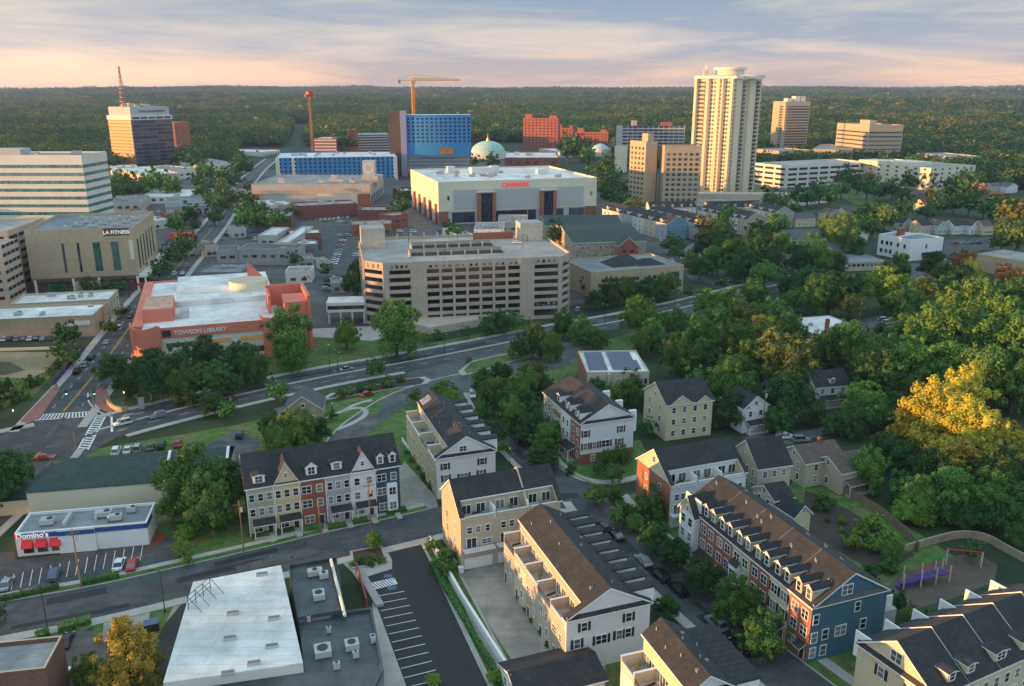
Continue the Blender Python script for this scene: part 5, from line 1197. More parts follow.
    # solar roof building
    b=Bld('office_building','small flat-roofed building with orange side wall and rooftop solar panels','building',(587,372.3),(649.5,371.3),(568,353.5),7.5); b.D=22.5; W_,D_=b.W,b.D; b.faces['L']=((0,D_),-math.pi/2,D_)
    flat(b,'beige_concrete','white_roof',.5); MB().box(-.1,-.001,.1,D_-.1,-.4,7.3,'orange_brick').build('side_wall',b.root)
    for x0,x1,y0,y1 in((.06,.36,.12,.5),(.08,.38,.56,.9),(.44,.9,.12,.5),(.46,.86,.56,.9)): 
        MB().slab((W_*x0,D_*y0,7.25),(W_*x1,D_*y0,7.25),(W_*x1,D_*y1,7.7),(W_*x0,D_*y1,7.7),.08,'solar','trim').build('solar_panel',b.root)
    for t in(.4,.62): b.win('F',W_*t+2,3.8,1.2,1.4,'house',.02)
    b.grid('F',W_*.78,W_*.98,3,3.6,1,1,.8,1.6,'dark',.02); MB().box(W_*.33,W_*.37,-1.2,.1,-.4,7.2,'beige_concrete').build('pier',b.root); b.done()
    # stone cottage
    b=Bld('stone_cottage','small stone cottage with grey gable roof and round window by the loop road','cottage',(284.5,409.5),(321.5,408),(282,400),4.6); b.D=9; b.faces['L']=((0,9),-math.pi/2,9)
    gable(b,0,b.W,0,9,4.6,8.4,'y','stone','shingle_grey',ov=.5); m=MB(); m.tube((b.W/2,-.12,5.6),(b.W/2,.05,5.6),.62,'trim',14).tube((b.W/2,-.16,5.6),(b.W/2,.06,5.6),.45,'glass',14); m.build('round_window',b.root)
    MB().box(-3.6,-.01,2,7,-.3,2.2,'stone').slab((-4,1.6,2.2),(-.01,1.6,3.3),(-.01,7.4,3.3),(-4,7.4,2.2),.2,'shingle_grey').build('lean_to',b.root); b.win('F',b.W*.25,1.2,.8,1.2,'house',.02); b.win('F',b.W*.75,1.2,.8,1.2,'house',.02); b.done()
    # long beige hall with green hip roof
    b=Bld('bowling_hall','long low cream building with broad dark green hipped roof behind the pizza shop','hall',(24,493),(166,481.5),(64,458.7),5.6)
    W_=b.W; D_=18; MB().box(.3,W_,.3,D_,-.4,5.44,'cream_panel').build('wall',b.root)
    r=MB(); zr=9.2; i=0
    r.face([(0,0,5.6),(W_+13,0,5.6),(W_+13,D_/2,zr),(13,D_/2,zr)],'shingle_green'); r.face([(W_+13,D_,5.6),(0,D_,5.6),(13,D_/2,zr),(W_+13,D_/2,zr)],'shingle_green'); r.face([(0,D_,5.6),(0,0,5.6),(13,D_/2,zr)],'shingle_green')
    r.box(0,W_+13,0,D_,5.45,5.6,'dark_metal'); r.build('roof',b.root)
    MB().box(W_+.01,W_+12.8,.6,D_-.6,-.4,5.4,'cream_siding').build('rear_wing',b.root)
    for x in(W_*.99,W_+12.8): MB().slab((x-.3,-.2,5.75),(x+.3,-.2,5.75),(x+.3,D_/2,zr+.25),(x-.3,D_/2,zr+.25),.5,'trim').build('fire_wall',b.root)
    MB().box(-8,.55,1,14,-.4,3.4,'cream_siding','dark_roof').build('side_wing',b.root); b.done()
    # pizza shop
    b=Bld('pizza_shop','single-storey white shop with blue band, red awnings and illuminated sign','shop',(14,533.6),(146.5,522),(24.5,513),5.2); flat(b,'trim','grey_roof',.6)
    W_,D_=b.W,b.D; MB().box(.3,W_+.05,-.1,-.002,3.9,4.9,'blue_band').box(W_,W_+.1,-.1,D_*.5,3.9,4.9,'blue_band').build('blue_band',b.root); MB().box(W_*.32,W_*.6,-.35,-.11,-.3,5.3,'trim').box(W_*.32,W_*.6,-.45,-.36,3.95,4.9,'blue_band').build('wall_panel',b.root)
    b.text('F',W_*.13,4.0,"Domino's",1.55,'sign_white',.16)
    m=MB(); m.box(-.5,.5,-.1,.05,-.5,.5,'sign_red'); b.put('F',W_*.02,4.5,m.mesh('emblem'),'emblem',.12)
    for t in(.087,.19,.295): 
        x=W_*t; m=MB().slab((x-1.05,-1.1,2.2),(x+1.05,-1.1,2.2),(x+1.05,-.06,3.6),(x-1.05,-.06,3.6),.12,'bright_red'); m.face([(x-1.05,-1.1,2.0),(x-1.05,-.06,2.0),(x-1.05,-.06,3.6),(x-1.05,-1.1,2.2)],'bright_red').face([(x+1.05,-1.1,2.0),(x+1.05,-.06,2.0),(x+1.05,-.06,3.6),(x+1.05,-1.1,2.2)],'bright_red'); m.build('awning',b.root); b.win('F',x,.6,1.9,2.2,'tower_glass',.03)
    for x,y,w,d in((W_*.2,D_*.45,2.6,2.0),(W_*.62,D_*.6,3.2,2),(W_*.73,D_*.35,2.6,1.4),(W_*.83,D_*.7,1.8,1.4)): roofunit(b,x,y,4.65,w,d,1.3)
    MB().box(W_*.33,W_*.36,D_*.25,D_*.8,4.65,5.6,'grey_panel').box(W_*.56,W_*.58,D_*.4,D_*.75,4.65,5.5,'grey_panel').build('duct',b.root)
    b.done()
    sheet('planting_bed',[(146,543),(158,531),(167,534),(163,541),(152,547)],.042,'mulch_red')
    # big white-roofed building bottom
    pts=[G(x,y,6.5) for x,y in((163,683),(193,582),(281,565),(303,663))]; 
    c=pts[0]; o=link('commercial_building',None,None,(c[0],c[1],0),0,'broad single-storey building with dirty white membrane roof at the bottom left','building'); q=[tuple(p-c) for p in pts]; FOOT.append((c[0],c[1],10))
    
    MB().prism(q,-.4,6.2,'white_concrete').build('wall',o); MB().prism(q,6.21,6.5,'white_roof').build('roof',o)
    def onroof(par,px,py,z,f): x=G(px,py,z)-c; return f(x[0],x[1])
    for px,py in((262,575),(274,619),(272,647),(254,664),(233,614),(230,639),(228,674)): 
        x=G(px,py,6.5)-c; MB().box(-1.0,1.0,-.45,.45,0,.4,'grey_panel').box(-.85,.85,-.3,.3,.4,.46,'slate_grey').build('skylight',o,loc=(x[0],x[1],6.5),rz=.25)
    x=G(200,600,6.5)-c; m=MB()
    for k in range(4): m.tube((0,-3+k*2,0),(0,-3+k*2,2.6),.06,'dark_metal'); m.tube((0,-3+k*2,2.6),(2.6,-3+k*2,0),.05,'dark_metal')
    for z in(.9,1.7,2.6): m.tube((0,-3,z),(0,3,z),.06,'dark_metal')
    m.build('sign_frame',o,loc=(x[0],x[1],6.5),rz=-.3)
    # dark-roofed building
    for nm,lab,px,h in (('commercial_building','dark-roofed commercial block with air units, upper part beside the white roof',[(288.5,564.5),(336.5,556.4),(344,609.5),(298,617)],6.0),
        ('commercial_building','larger dark-roofed commercial block with air units reaching the bottom edge',[(298.5,618),(372,607),(383.5,669),(375,686),(360,716),(150,716),(162,687),(304,667)],5.4)):
        pts=[G(x,y,h) for x,y in px]; c=pts[0]; o=link(nm,None,None,(c[0],c[1],0),0,lab,'building'); q=[Vector(p-c) for p in pts]; cc=sum((v for v in q),Vector((0,0)))/len(q)
        MB().prism([tuple(v) for v in q],-.4,h-.7,'slate_grey').build('wall',o); MB().prism([tuple(cc+(v-cc)*.975) for v in q],h-.69,h-.6,'dark_roof').build('roof',o)
        m=MB()
        for i in range(len(q)):
            a=q[i]; e=q[(i+1)%len(q)]; ai=cc+(a-cc)*.965; ei=cc+(e-cc)*.965; k=m.mi('dark_roof'); j=len(m.v)
            m.v+=[(*a,h-.7),(*e,h-.7),(*ei,h-.7),(*ai,h-.7),(*a,h),(*e,h),(*ei,h),(*ai,h)]; m.f+=[(j,j+1,j+5,j+4),(j+4,j+5,j+6,j+7),(j+3,j+2,j+6,j+7)]; m.m+=[k]*3
        m.build('parapet',o)
        for px_,py_,w,d in (((315,575,2.6,1.4),(324,578,1.6,1.2),(319,598,2,2.2)) if h==6 else ((329,633,.8,.6),(323,654,2.6,2.6),(352,648,2.2,2),(373,642,.8,1.2),(356,658,1,.6),(337,669,1,.7),(292,671,1.6,.6),(309,622,.6,.6))):
            x=G(px_,py_,h-.6)-c; mm=MB(); mm.box(-w/2,w/2,-d/2,d/2,.15,1.2,'grey_panel'); mm.cyl(0,0,1.2,1.32,min(w,d)*.33,'dark_metal',10); mm.box(-w/2-.02,-w/2+.5,-d/2+.1,d/2-.1,.25,1.0,'dark_metal'); mm.build('roof_unit',o,loc=(x[0],x[1],h-.6),rz=.3)
        if h==6:
            m=MB(); a=G(331,560,6)-c; e=G(345,616,6)-c
            m.tube((*a,.5+5.6),(*e,.5+5.6),.28,'white_concrete',8); m.build('duct',o)
    o=MB().prism([tuple(G(x,y,0)) for x,y in((355,572),(362,570),(384,606),(376,608))],-.3,.6,'grey_concrete').build('loading_ramp',label='narrow concrete ramp between dark roof and striped car park',cat='ramp')
    m=MB(); 
    for a,e in(((356,571),(366,607)),): 
        p=G(*a); q_=G(*e); m.prism([tuple(p),tuple(p+Vector((.3,.1))),tuple(q_+Vector((.3,.1))),tuple(q_)],-.2,1.9,'red_brick')
    m.build('brick_wall',label='low red brick wall beside the concrete ramp',cat='wall')
    # bottom-left brick building
    b=bb('brick_building','dark brick building with gravel roof cut by the bottom left corner',(-30,676),(45,668),(35,638),9,'brown_brick','gravel_roof',par=.8,cap='beige_concrete'); b.done()
    # white retaining wall + fence by the yard
    m=MB(); pts=line([(430,544),(462,602),(504,669),(520,696)]); ribbon(m,pts,-.25,.25,1.9,'trim',-.2); m.build('vinyl_fence',label='long white vinyl fence between striped car park and concrete yard',cat='fence')
    m=MB(); pts=line([(500,540),(561,662)]); ribbon(m,pts,-.08,.08,1.1,'trim',-.2); m.build('yard_fence',label='thin white railing along the planted edge of the sunlit terrace row',cat='fence')
    m=MB(); pts=line([(402,441),(436,488)]); ribbon(m,pts,-.08,.08,1.1,'trim',-.2); m.build('yard_fence',label='thin white railing beside the planted cream terrace row',cat='fence')
    # wooden garden fence
    pts=line([(795,468),(830,488),(870,508),(905,535),(918,552)]); pts=smooth(pts,1)
    r_=link('wooden_fence',None,None,(pts[0][0],pts[0][1],0),0,'weathered board fence running down behind the garden plots','fence'); m=MB()
    for a,e in zip(pts,pts[1:]):
        d=e-a; n=Vector((-d[1],d[0])).normalized()*.05; a_=a-pts[0]; e_=e-pts[0]; m.prism([tuple(a_-n),tuple(e_-n),tuple(e_+n),tuple(a_+n)],0,2.1,'wood')
    m.build('board_panel',r_)
    for a in pts: MB().box(-.08,.08,-.08,.08,0,2.3,'wood').build('post',r_,loc=(a[0]-pts[0][0],a[1]-pts[0][1],0))
    m=MB(); pts=smooth(line([(902,553),(935,543),(960,537),(985,540),(1005,552),(1030,565)])); ribbon(m,pts,-.2,.2,1.7,'earth_wall',-.2); m.build('retaining_wall',label='tan curved retaining wall around the playground',cat='wall')
    # right side
    b=bb('apartment_building','white two-part apartment house with brick chimney at the right',(910.5,239.7),(944,237.2),(895.5,234.5),12,'trim','grey_roof'); b.D=max(b.D,14); b.faces['L']=((0,b.D),-math.pi/2,b.D); b.grid('L',1,b.D-1,3,2,4.6,2,1.6,2.2,'dark'); b.win('F',b.W*.5,6.5,1.4,2.4,'blind_glass'); MB().box(b.W*.4,b.W*.6,-1.4,-.01,3.0,4.2,'dark_metal').build('door_canopy',b.root); b.done()
    b=bb('apartment_building','narrow white wing set back beside the chimney house',(879,234),(897,236.5),(880,228.5),12,'trim','grey_roof'); MB().box(b.W*.75,b.W*.95,b.D*.2,b.D*.45,10,16,'red_brick').build('chimney',b.root); b.grid('F',1,b.W-1,3,2,4.6,2,1.6,2.2,'dark'); b.done()
    b=bb('warehouse','flat-roofed building with sunlit orange front at the right edge',(977,253.5),(1060,267),(998,248.5),9,'sand_panel','gravel_roof',par=.4); b.done()
    b=bb('white_roofed_hall','low hall with large white roof and brick chimney among the trees',(814,334),(866,329.5),(798,317.7),5,'grey_panel','white_roof',par=.3); MB().box(b.W*.3,b.W*.3+1.2,b.D*.1,b.D*.1+1.2,4,9.5,'red_brick').build('chimney',b.root); units(b,2,4.7,3,s=.6); b.done()
    b=bb('school_building','long blue-grey roofed low building with strip windows among the trees',(846,262),(885,260.5),(845,254),5,'beige_concrete','car_blue' if 0 else 'grey_roof',par=.2); b.grid('F',1,b.W-1,8,2.3,1,1,1.7,1.5,'dark'); b.done()
    # small houses on the right
    HS=[((892,223),(900,223),'grey_siding','shingle',0,'small grey house with dark roof, first of the row behind the white apartments'),((903,223.5),(913,223),'grey_siding','shingle',1,'small slate-grey gabled house, second of the row behind the white apartments'),
        ((922,226),(933,225),'cream_siding','shingle',0,'cream gabled house, third of the row behind the white apartments'),((938,226),(948,225.5),'mint_siding','shingle_grey',1,'mint green gabled house in the row behind the white apartments'),
        ((955,226),(966,225),'white_siding','shingle',0,'white house with dark cross roof in the row near the parked cars'),((971,226),(982,225),'white_siding','shingle',1,'white porch house, second from the right end of the house row'),((984,226.5),(994,226),'cream_siding','shingle_brown',0,'cream bungalow at the right end of the house row'),
        ((796,219),(816,218),'cream_siding','shingle_grey',0,'cream house with grey roof right of the townhouse rows'),((829,214),(842,213),'tan_siding','shingle_brown',1,'tan house with brown roof above the big round tree'),((846,213),(866,212),'white_siding','shingle_brown',0,'white house with brown roof at the foot of the grassy slope'),
        ((848,236),(868,235),'white_siding','shingle_grey',1,'white bungalow half hidden by the round tree'),((833,250),(853,248),'cream_siding','shingle_grey',0,'pale yellow cottage with grey roof beside the school'),((785,262),(800,261),'grey_siding','shingle_brown',1,'grey cottage in the trees above the lawn'),
        ((914,203),(924,204),'cream_siding','shingle_red',1,'cream house with bright red roof below the white office'),((989,196),(1004,195),'tan_siding','shingle_red',0,'tan house with red roof at the right edge'),((993,187),(1003,186),'grey_siding','shingle_grey',0,'grey roofed house among woods near the right edge'),((1008,187),(1018,186),'white_siding','shingle_grey',1,'white roofed house among woods near the right edge'),
        ((683,249),(702,248),'white_siding','shingle',1,'white cottage with dark roof below the blue townhouse end'),((960,262),(976,261),'white_siding','shingle',1,'small white gabled shed beside the orange-fronted building')]
    for A,B,wl,rf,ax,l in HS: house('detached_house',l,A,B,(A[0],A[1]-4),5.8,9,'y' if ax else 'x',wl,rf,wins=(3,2,2),D_=10)
    house('long_hall','long low hall with plain grey roof between the townhouses and the white houses',(793,240),(830,239.5),(795,230),5,8.5,'x','cream_siding','shingle_grey',wins=(6,2,2),cat='hall')
    house('garden_shed','small white building tucked beside the white-roofed hall',(880,366),(888,365),(880,360),3,4.4,'y','cream_siding',wins=(1,1,1),D_=5,cat='shed')
    # townhouse rows in the middle distance
    def midrow(l,A,B,Cx,wall,face,h=10.5,n=6,roof='shingle'):
        b=Bld('terraced_houses',l,'houses',A,B,Cx,h); gable(b,0,b.W,0,b.D,h,h+4.2,'y',wall,roof)
        u=b.D/n
        for i in range(n):
            panelwall(b,'L',u*i+.02,u*i+u-.02,-.4,h-.2,face[i%len(face)])
            for k in range(3):
                for t in(.3,.7): b.win('L',u*(i+t),1.2+3.1*k,1.2,1.6,'house',.06)
            dormer(b,'L',u*(i+.5),h,4.2/(b.W/2),w=2.4,hh=1.8,back=.3,peak=.6,L=4.6)
        b.grid('F',.5,b.W-.5,3,1.2,3.1,3,1.1,1.6,'house',.02); b.done()
    midrow('terraced row with light blue end and red-windowed gable at its far end',(667,224),(688,222.5),(642,206),'lightblue_siding',['white_siding','cream_siding','grey_siding'])
    midrow('terraced row with tan end wall and pale dormers, right of the light blue end',(701,224.5),(723,223),(685,209),'tan_siding',['white_siding','grey_siding'])
    midrow('terraced row with brown end wall and striped dormers in the middle of the townhouse estate',(746,219.5),(766,218),(727,208),'tan_siding',['white_siding','tan_siding'])
    midrow('terraced row with sage green end wall, rightmost of the townhouse estate',(774,213),(794,212),(763,206),'sage_siding',['cream_siding','white_siding'],n=3)
    house('terraced_houses','dark roofed back row of townhouses at the foot of the tall pale tower',(709,208),(762,206.5),(709,202),9,13,'x','cream_siding',wins=(10,2,2),D_=11,dorm=5,cat='houses')
    house('terraced_houses','back row of townhouses behind the light blue end, white gables',(650,208),(696,207),(650,203),9,13,'x','white_siding',wins=(9,2,2),D_=11,dorm=5,cat='houses')
# ================================================================= TOWERS AND FAR BUILDINGS
def far():
    # tall pale tower: flutes of curved white bays around a core
    b=Bld('apartment_tower','tallest pale apartment tower with rounded bays, glowing gold on its left side','tower',0,0,0,104,world=WB(724.5,194,0,30,30))
    c0=G(724.5,194,0); o=b.root; o.location=(c0[0],c0[1],0); o.rotation_euler=(0,0,R(-3)); FOOT[-1]=(c0[0],c0[1]+20,38)
    hgt=101; pl=[(-29,13),(1,-4),(29,14),(18,34),(-20,34)]
    MB().prism(pl,-1,hgt,'warm_concrete').build('core',o)
    def side(p,q,fins,cols):
        p=Vector(p); q=Vector(q); d=q-p; l=d.length; rz=math.atan2(d[1],d[0])
        for t,w in fins:
            c=p+d*t; m=MB(); m.prism([(-w/2,0),(-w/2+.5,-2.2),(-w/4,-3),(w/4,-3),(w/2-.5,-2.2),(w/2,0)],-1,hgt+.3,'warm_concrete'); m.build('rounded_bay',o,loc=(c[0],c[1],0),rz=rz)
        for t,w,kind in cols:
            c=p+d*t; m=MB()
            for k in range(27):
                z=3+3.62*k
                if kind=='bal': m.box(-w/2,w/2,-2.4,-.02,z-.9,z-.6,'warm_concrete'); m.box(-w/2,w/2,-2.4,-2.25,z-.59,z+.3,'beige_concrete'); m.box(-w/2+.2,w/2-.2,-.2,-.03,z-.3,z+2,'tower_glass')
                else:
                    for dx in(-w*.22,w*.22): m.box(dx-.8,dx+.8,-.12,.1,z,z+1.7,'tower_glass')
            m.build('balcony_stack' if kind=='bal' else 'window',o,loc=(c[0],c[1],0),rz=rz,kind='stuff')
    side((-29,13),(1,-4),((.0,4),(.32,4),(.62,3.4),(.72,2.6),(.97,4)),((.08,3.2,'win'),(.18,4.6,'bal'),(.46,6,'win'),(.66,2.4,'bal'),(.84,5,'win')))
    side((1,-4),(29,14),((.14,7.5),(.62,8)),((.0,2.6,'bal'),(.38,4.6,'bal'),(.88,5,'bal')))
    side((-20,34),(-29,13),((.3,5),(.8,5)),((.55,4,'bal'),))
    n=24; m=MB(); m.prism([(-31.5,13),(-29,6.5),(2,-7.5),(9,-6),(9,32),(-22,36)],hgt+.31,hgt+3,'white_concrete'); m.build('roof_slab',o)
    m=MB(); m.prism([(17+13.5*math.cos(2*math.pi*i/n),11+14.5*math.sin(2*math.pi*i/n)) for i in range(n)],hgt+.8,hgt+3.4,'white_concrete'); m.build('roof_slab',o)
    m=MB(); m.cyl(0,14,hgt+3.5,hgt+8,12.5,'warm_concrete',28); m.cyl(0,14,hgt+8.01,hgt+10,14.5,'white_concrete',28); m.box(-24,-20,8,13,hgt+3.2,hgt+8,'beige_concrete'); m.cyl(-22,10,hgt+8,hgt+12,.4,'trim',6); m.build('penthouse',o)
    MB().box(-55,85,-34,-20,-1,4,'beige_concrete').build('podium',o)
    # second tower (dark bands)
    b=Bld('apartment_tower','brown banded apartment tower right of the tallest tower','tower',0,0,0,HT(781,158.5,101.5),world=WB(781,158.5,.14,36,40)); W_,D_=b.W,b.D; hh=b.h; b.D=D_; b.faces={'F':((0,0),0,W_),'L':((0,D_),-math.pi/2,D_),'R':((W_,0),math.pi/2,D_),'K':((W_,D_),math.pi,W_)}
    MB().box(0,W_,0,D_,-1,hh,'sand_panel','grey_roof').build('wall',b.root)
    for k in range(int(hh/3.7)-1): b.win('F',W_*.52,3+3.7*k,W_*.9,1.9,'tower_glass',.1); b.win('L',D_*.7,3+3.7*k,D_*.3,1.9,'tower_glass',.1); MB().box(W_*.06,W_*.98,-1.6,-.15,2.2+3.7*k,3.0+3.7*k,'beige_concrete').build('balcony',b.root)
    for x in(.3,.62,.85): MB().box(W_*x-3,W_*x+4,D_*.3,D_*.6,hh,hh+7 if x>.4 else hh+4,'cream_panel').build('penthouse',b.root)
    b.done()
    # beige office with dark ribbons + wings
    b=Bld('office_building','beige mid-rise office with dark ribbon windows, brightest on its left face','office block',0,0,0,HT(865,166,125),world=WB(865,166,.14,46,80))
    W_,D_=b.W,b.D; b.faces={'F':((0,0),0,W_),'L':((0,D_),-math.pi/2,D_),'R':((W_,0),math.pi/2,D_),'K':((W_,D_),math.pi,W_)}
    W2=W_; flat(b,'sand_panel','gravel_roof',1)
    for k in range(7): b.win('F',W_*.5,9+5.2*k,W_*.96,1.7,'tower_glass',.05); b.win('L',D_*.5,9+5.2*k,D_*.96,1.7,'tower_glass',.05)
    MB().box(W_*.3,W_*.5,D_*.3,D_*.6,b.h-1,b.h+5,'sand_panel').build('plant_room',b.root); b.done()
    for (l,A,B,C,h) in (('low beige wing with square windows left of the ribboned office',(779,151),(812,150),(783,147.5),18),('stepped beige wing joined to the ribboned office',(812,149),(852,150),(815,144),20)):
        b=bb('office_wing',l,A,B,C,h,'sand_panel','gravel_roof'); b.grid('F',1,b.W-1,7,3,5,3,3.2,2,'tower_glass'); b.done()
    # white garage (right), slots
    b=Bld('parking_garage','white four-level slotted car park at the foot of the ribboned office','car park',(785,188.5),(868,183),(769,183),166,world='base'); b.D=min(b.D,60); W_,D_=b.W,b.D; b.faces={'F':((0,0),0,W_),'L':((0,D_),-math.pi/2,D_),'R':((W_,0),math.pi/2,D_),'K':((W_,D_),math.pi,W_)}
    flat(b,'white_concrete','deck_concrete',1.0)
    for k in range(4): b.grid('F',1,b.W-1,8,b.h*(.1+.23*k),1,1,b.W/8*.78,b.h*.1,'wrap',.02); b.grid('L',1,b.D-1,3,b.h*(.1+.23*k),1,1,b.D/3*.8,b.h*.1,'wrap',.02)
    b.done()
    b=Bld('office_building','white five-storey office with square windows catching the sun, right of the car park','office block',(928,191),(972.5,187.5),(884,179.5),168,world='base'); flat(b,'cream_panel','gravel_roof',1)
    b.grid('F',1,b.W-1,6,2.4,4.1,5,2.9,1.8,'tower_glass'); b.grid('L',1,b.D-1,9,2.4,4.1,5,2.9,1.8,'tower_glass'); MB().box(b.W*.2,b.W*.6,b.D*.3,b.D*.6,20,24,'cream_panel').build('plant_room',b.root); MB().box(-3,b.W*.3,b.D*.6,b.D*.85,20,24,'cream_panel').build('plant_room',b.root); b.done()
    b=bb('office_building','small grey office in the woods behind the white five-storey office',(950,156.5),(980,156),(947,152.5),17,'grey_panel','gravel_roof'); b.grid('F',1,b.W-1,2,3,5,3,b.W*.4,2.2,'dark_glass'); b.done()
    # tan apartment tower (lit left)
    b=Bld('apartment_building','tan apartment tower with grid of windows left of the tallest tower','apartment block',0,0,0,HT(662,204.5,145.5),world=WB(662,204.5,.02,30,18)); W_,D_=b.W,b.D
    flat(b,'sand_panel','gravel_roof',1); b.grid('F',W_*.04,W_*.98,6,3,4.1,int((b.h-3)/4.1),2.8,2.1,'tower_glass'); b.done()
    b=Bld('apartment_building','tan apartment wing with sunlit end joined to the tan tower','apartment block',0,0,0,HT(643.5,203.5,141.5),world=WB(643.5,203.5,.5,12,22)); W_,D_=b.W,b.D
    flat(b,'sand_panel','gravel_roof',1); b.grid('L',1,D_-1,4,3,4.1,int((b.h-3)/4.1),2.6,2.0,'tower_glass'); MB().box(W_+.01,W_+4,4,14,-1,b.h+1,'brown_brick').build('stair_tower',b.root); MB().box(W_*.4,W_*.4+6,4,12,b.h-1,b.h+6,'sand_panel').build('plant_room',b.root); b.done()
    b=Bld('apartment_building','long grey apartment slab with dark balconies behind the tan tower','apartment block',0,0,0,HT(616,160,126),world=WB(616,160,-.06,92,11)); flat(b,'grey_panel','gravel_roof'); b.grid('F',b.W*.08,b.W*.99,12,3.5,4.4,10,6.2,2.7,'dark_glass'); b.done()
    MB().box(20,27,2,9,b.h-1,b.h+7,'beige_concrete').box(60,75,2,9,b.h-1,b.h+5,'far_red_brick').build('plant_room',b.root)
    b=Bld('office_building','small bright cream building catching the sun left of the tan tower','building',0,0,0,HT(614,172,146),world=WB(614,172,-.3,13,12)); flat(b,'cream_panel','gravel_roof'); b.done()
    # orange brick blocks
    O=[(523,151,118,56,'tall orange brick apartment block glowing in the sunset, leftmost of three'),(557,149,128,26,'middle orange brick apartment wing'),(575,147,132,56,'low orange brick apartment wing on the right')]
    for x,y,t,w,l in O:
        b=Bld('apartment_building',l,'apartment block',0,0,0,HT(x,y,t),world=WB(x,y,-.26,w,16)); flat(b,'far_red_brick','gravel_roof'); b.grid('F',1,b.W-1,max(4,int(b.W/6)),3,4.4,int(b.h/4.6),2.6,2.0,'dark_glass'); b.done()
        MB().box(b.W*.05,b.W*.25,2,9,b.h-1,b.h+6,'far_red_brick').box(b.W*.75,b.W*.95,2,9,b.h-1,b.h+4,'far_red_brick').build('plant_room',b.root)
    # slatted grey building with red end
    b=bb('office_building','dark slatted car park block with red tower end beyond the blue buildings',(357.5,135),(393,134.5),(359,132.5),28,'brown_panel','gravel_roof'); 
    for k in range(7): MB().box(0,b.W,-.5,-.01,2+3.8*k,3.5+3.8*k,'grey_panel').build('band',b.root)
    MB().box(-14,-.01,-2,12,-1,36,'far_red_brick').build('stair_tower',b.root); b.done()
    b=bb('office_building','small pink and white banded block left of the slatted car park',(314,138.5),(336,138.5),(316,136.5),24,'far_red_brick','white_roof'); [MB().box(0,b.W,-.5,-.01,2+4.6*k,4+4.6*k,'white_concrete').build('band',b.root) for k in range(5)]; b.done()
    # university tower
    b=Bld('office_tower','dark glass office tower with a mast, its left face blazing gold','tower',0,0,0,63,world=WB(137,170,1.0,56,46)); W_,D_=b.W,b.D; b.faces={'F':((0,0),0,W_),'L':((0,D_),-math.pi/2,D_),'R':((W_,0),math.pi/2,D_),'K':((W_,D_),math.pi,W_)}
    MB().box(1.5,W_-1.5,1.5,D_-1.5,-1,3,'grey_panel').box(0,W_,0,D_,3,58,'slate_grey').build('wall',b.root); MB().box(-.6,W_+.6,-.6,D_+.6,58,63,'white_concrete').build('cornice',b.root); MB().box(1.5,W_-1.5,1.5,D_-1.5,63,73,'grey_panel').build('penthouse',b.root)
    for k in range(12): b.grid('F',.5,W_-.5,5,4+4.5*k,1,1,W_/5.3,3.9,'dark_glass',.05)
    for k in range(14): b.win('L',D_*.5,3.5+3.9*k,D_*.96,2.6,'gold_glow_and_sheathing',.05);  # left face only: sunset reflection put into the pane and ledge colours
    for k in range(15): MB().box(-.35,0,.2,D_-.2,2.6+3.9*k,3.4+3.9*k,'sunglow_cream').build('ledge',b.root)
    b.grid('F',1,W_-1,5,59,1,1,W_/6,2.6,'tower_glass',.65)
    b.text('F',W_*.55,66.5,'TOWSON UNIVERSITY',3.6,'dark_metal',-1.3)
    m=MB()
    for a in((0,0),(5,0),(0,5),(5,5)): m.tube((a[0]-2.5,a[1]-2.5,0),(a[0]*.15-.4,a[1]*.15-.4,46),.35,'rust_paint',5,.2)
    for k in range(9): 
        s=2.5*(1-k/10.5)+.3; z=5*k+1
        for u,v in(((-s,-s),(s,-s)),((s,-s),(s,s)),((s,s),(-s,s)),((-s,s),(-s,-s))): m.tube((*u,z),(*v,z),.2,'trim',4); m.tube((*u,z),(v[0]*.88,v[1]*.88,z+5),.16,'rust_paint',4)
    m.build('mast',b.root,loc=(8,D_*.5,73)); b.done()
    units(b,8,73,4,s=2.4)
    b=bb('apartment_building','distant red brick tower just right of the glass tower',(174,122.5),(189,121.5),(175,120.5),48,'far_red_brick','gravel_roof'); b.grid('F',1,b.W-1,5,3,4.6,9,3,2,'tower_glass'); b.done()
    # church dome
    c=G(488,158,0); o=link('domed_church',None,None,(c[0],c[1],0),0,'round church with pale green dome and gold spire','church'); FOOT.append((c[0],c[1],30))
    MB().cyl(0,0,-1,8,31,'white_concrete',24,top='copper_green').build('drum',o)
    m=MB(); n=28
    for k in range(7):
        a0=math.pi/2*k/7; a1=math.pi/2*(k+1)/7
        for i in range(n):
            t0=2*math.pi*i/n; t1=2*math.pi*(i+1)/n; r0,r1=24*math.cos(a0),24*math.cos(a1); z0,z1=8+16*math.sin(a0),8+16*math.sin(a1)
            m.face([(r0*math.cos(t0),r0*math.sin(t0),z0),(r0*math.cos(t1),r0*math.sin(t1),z0),(r1*math.cos(t1),r1*math.sin(t1),z1),(r1*math.cos(t0),r1*math.sin(t0),z1)],'copper_green')
    m.build('dome',o); MB().cyl(0,0,23.5,27,2.6,'gold',10,2).cyl(0,0,27,35,1.0,'gold',8,.1).build('spire',o)
    c=G(600,157,0); o=link('domed_church',None,None,(c[0],c[1],0),0,'small pale domed building left of the bright cream block','church'); MB().cyl(0,0,-1,12,15,'white_concrete',20).build('drum',o); MB().cyl(0,0,12.01,16,13,'copper_green',20,9).cyl(0,0,16.01,19,9,'copper_green',20,2).build('dome',o)
    b=bb('brick_building','wide red brick building with white roof behind the cinema',(504.5,157.5),(559,157.5),(509,152),16,'red_brick','white_roof',nu=4,us=2); b.grid('F',1,b.W-1,6,2,6,2,5,4,'tower_glass'); b.done()
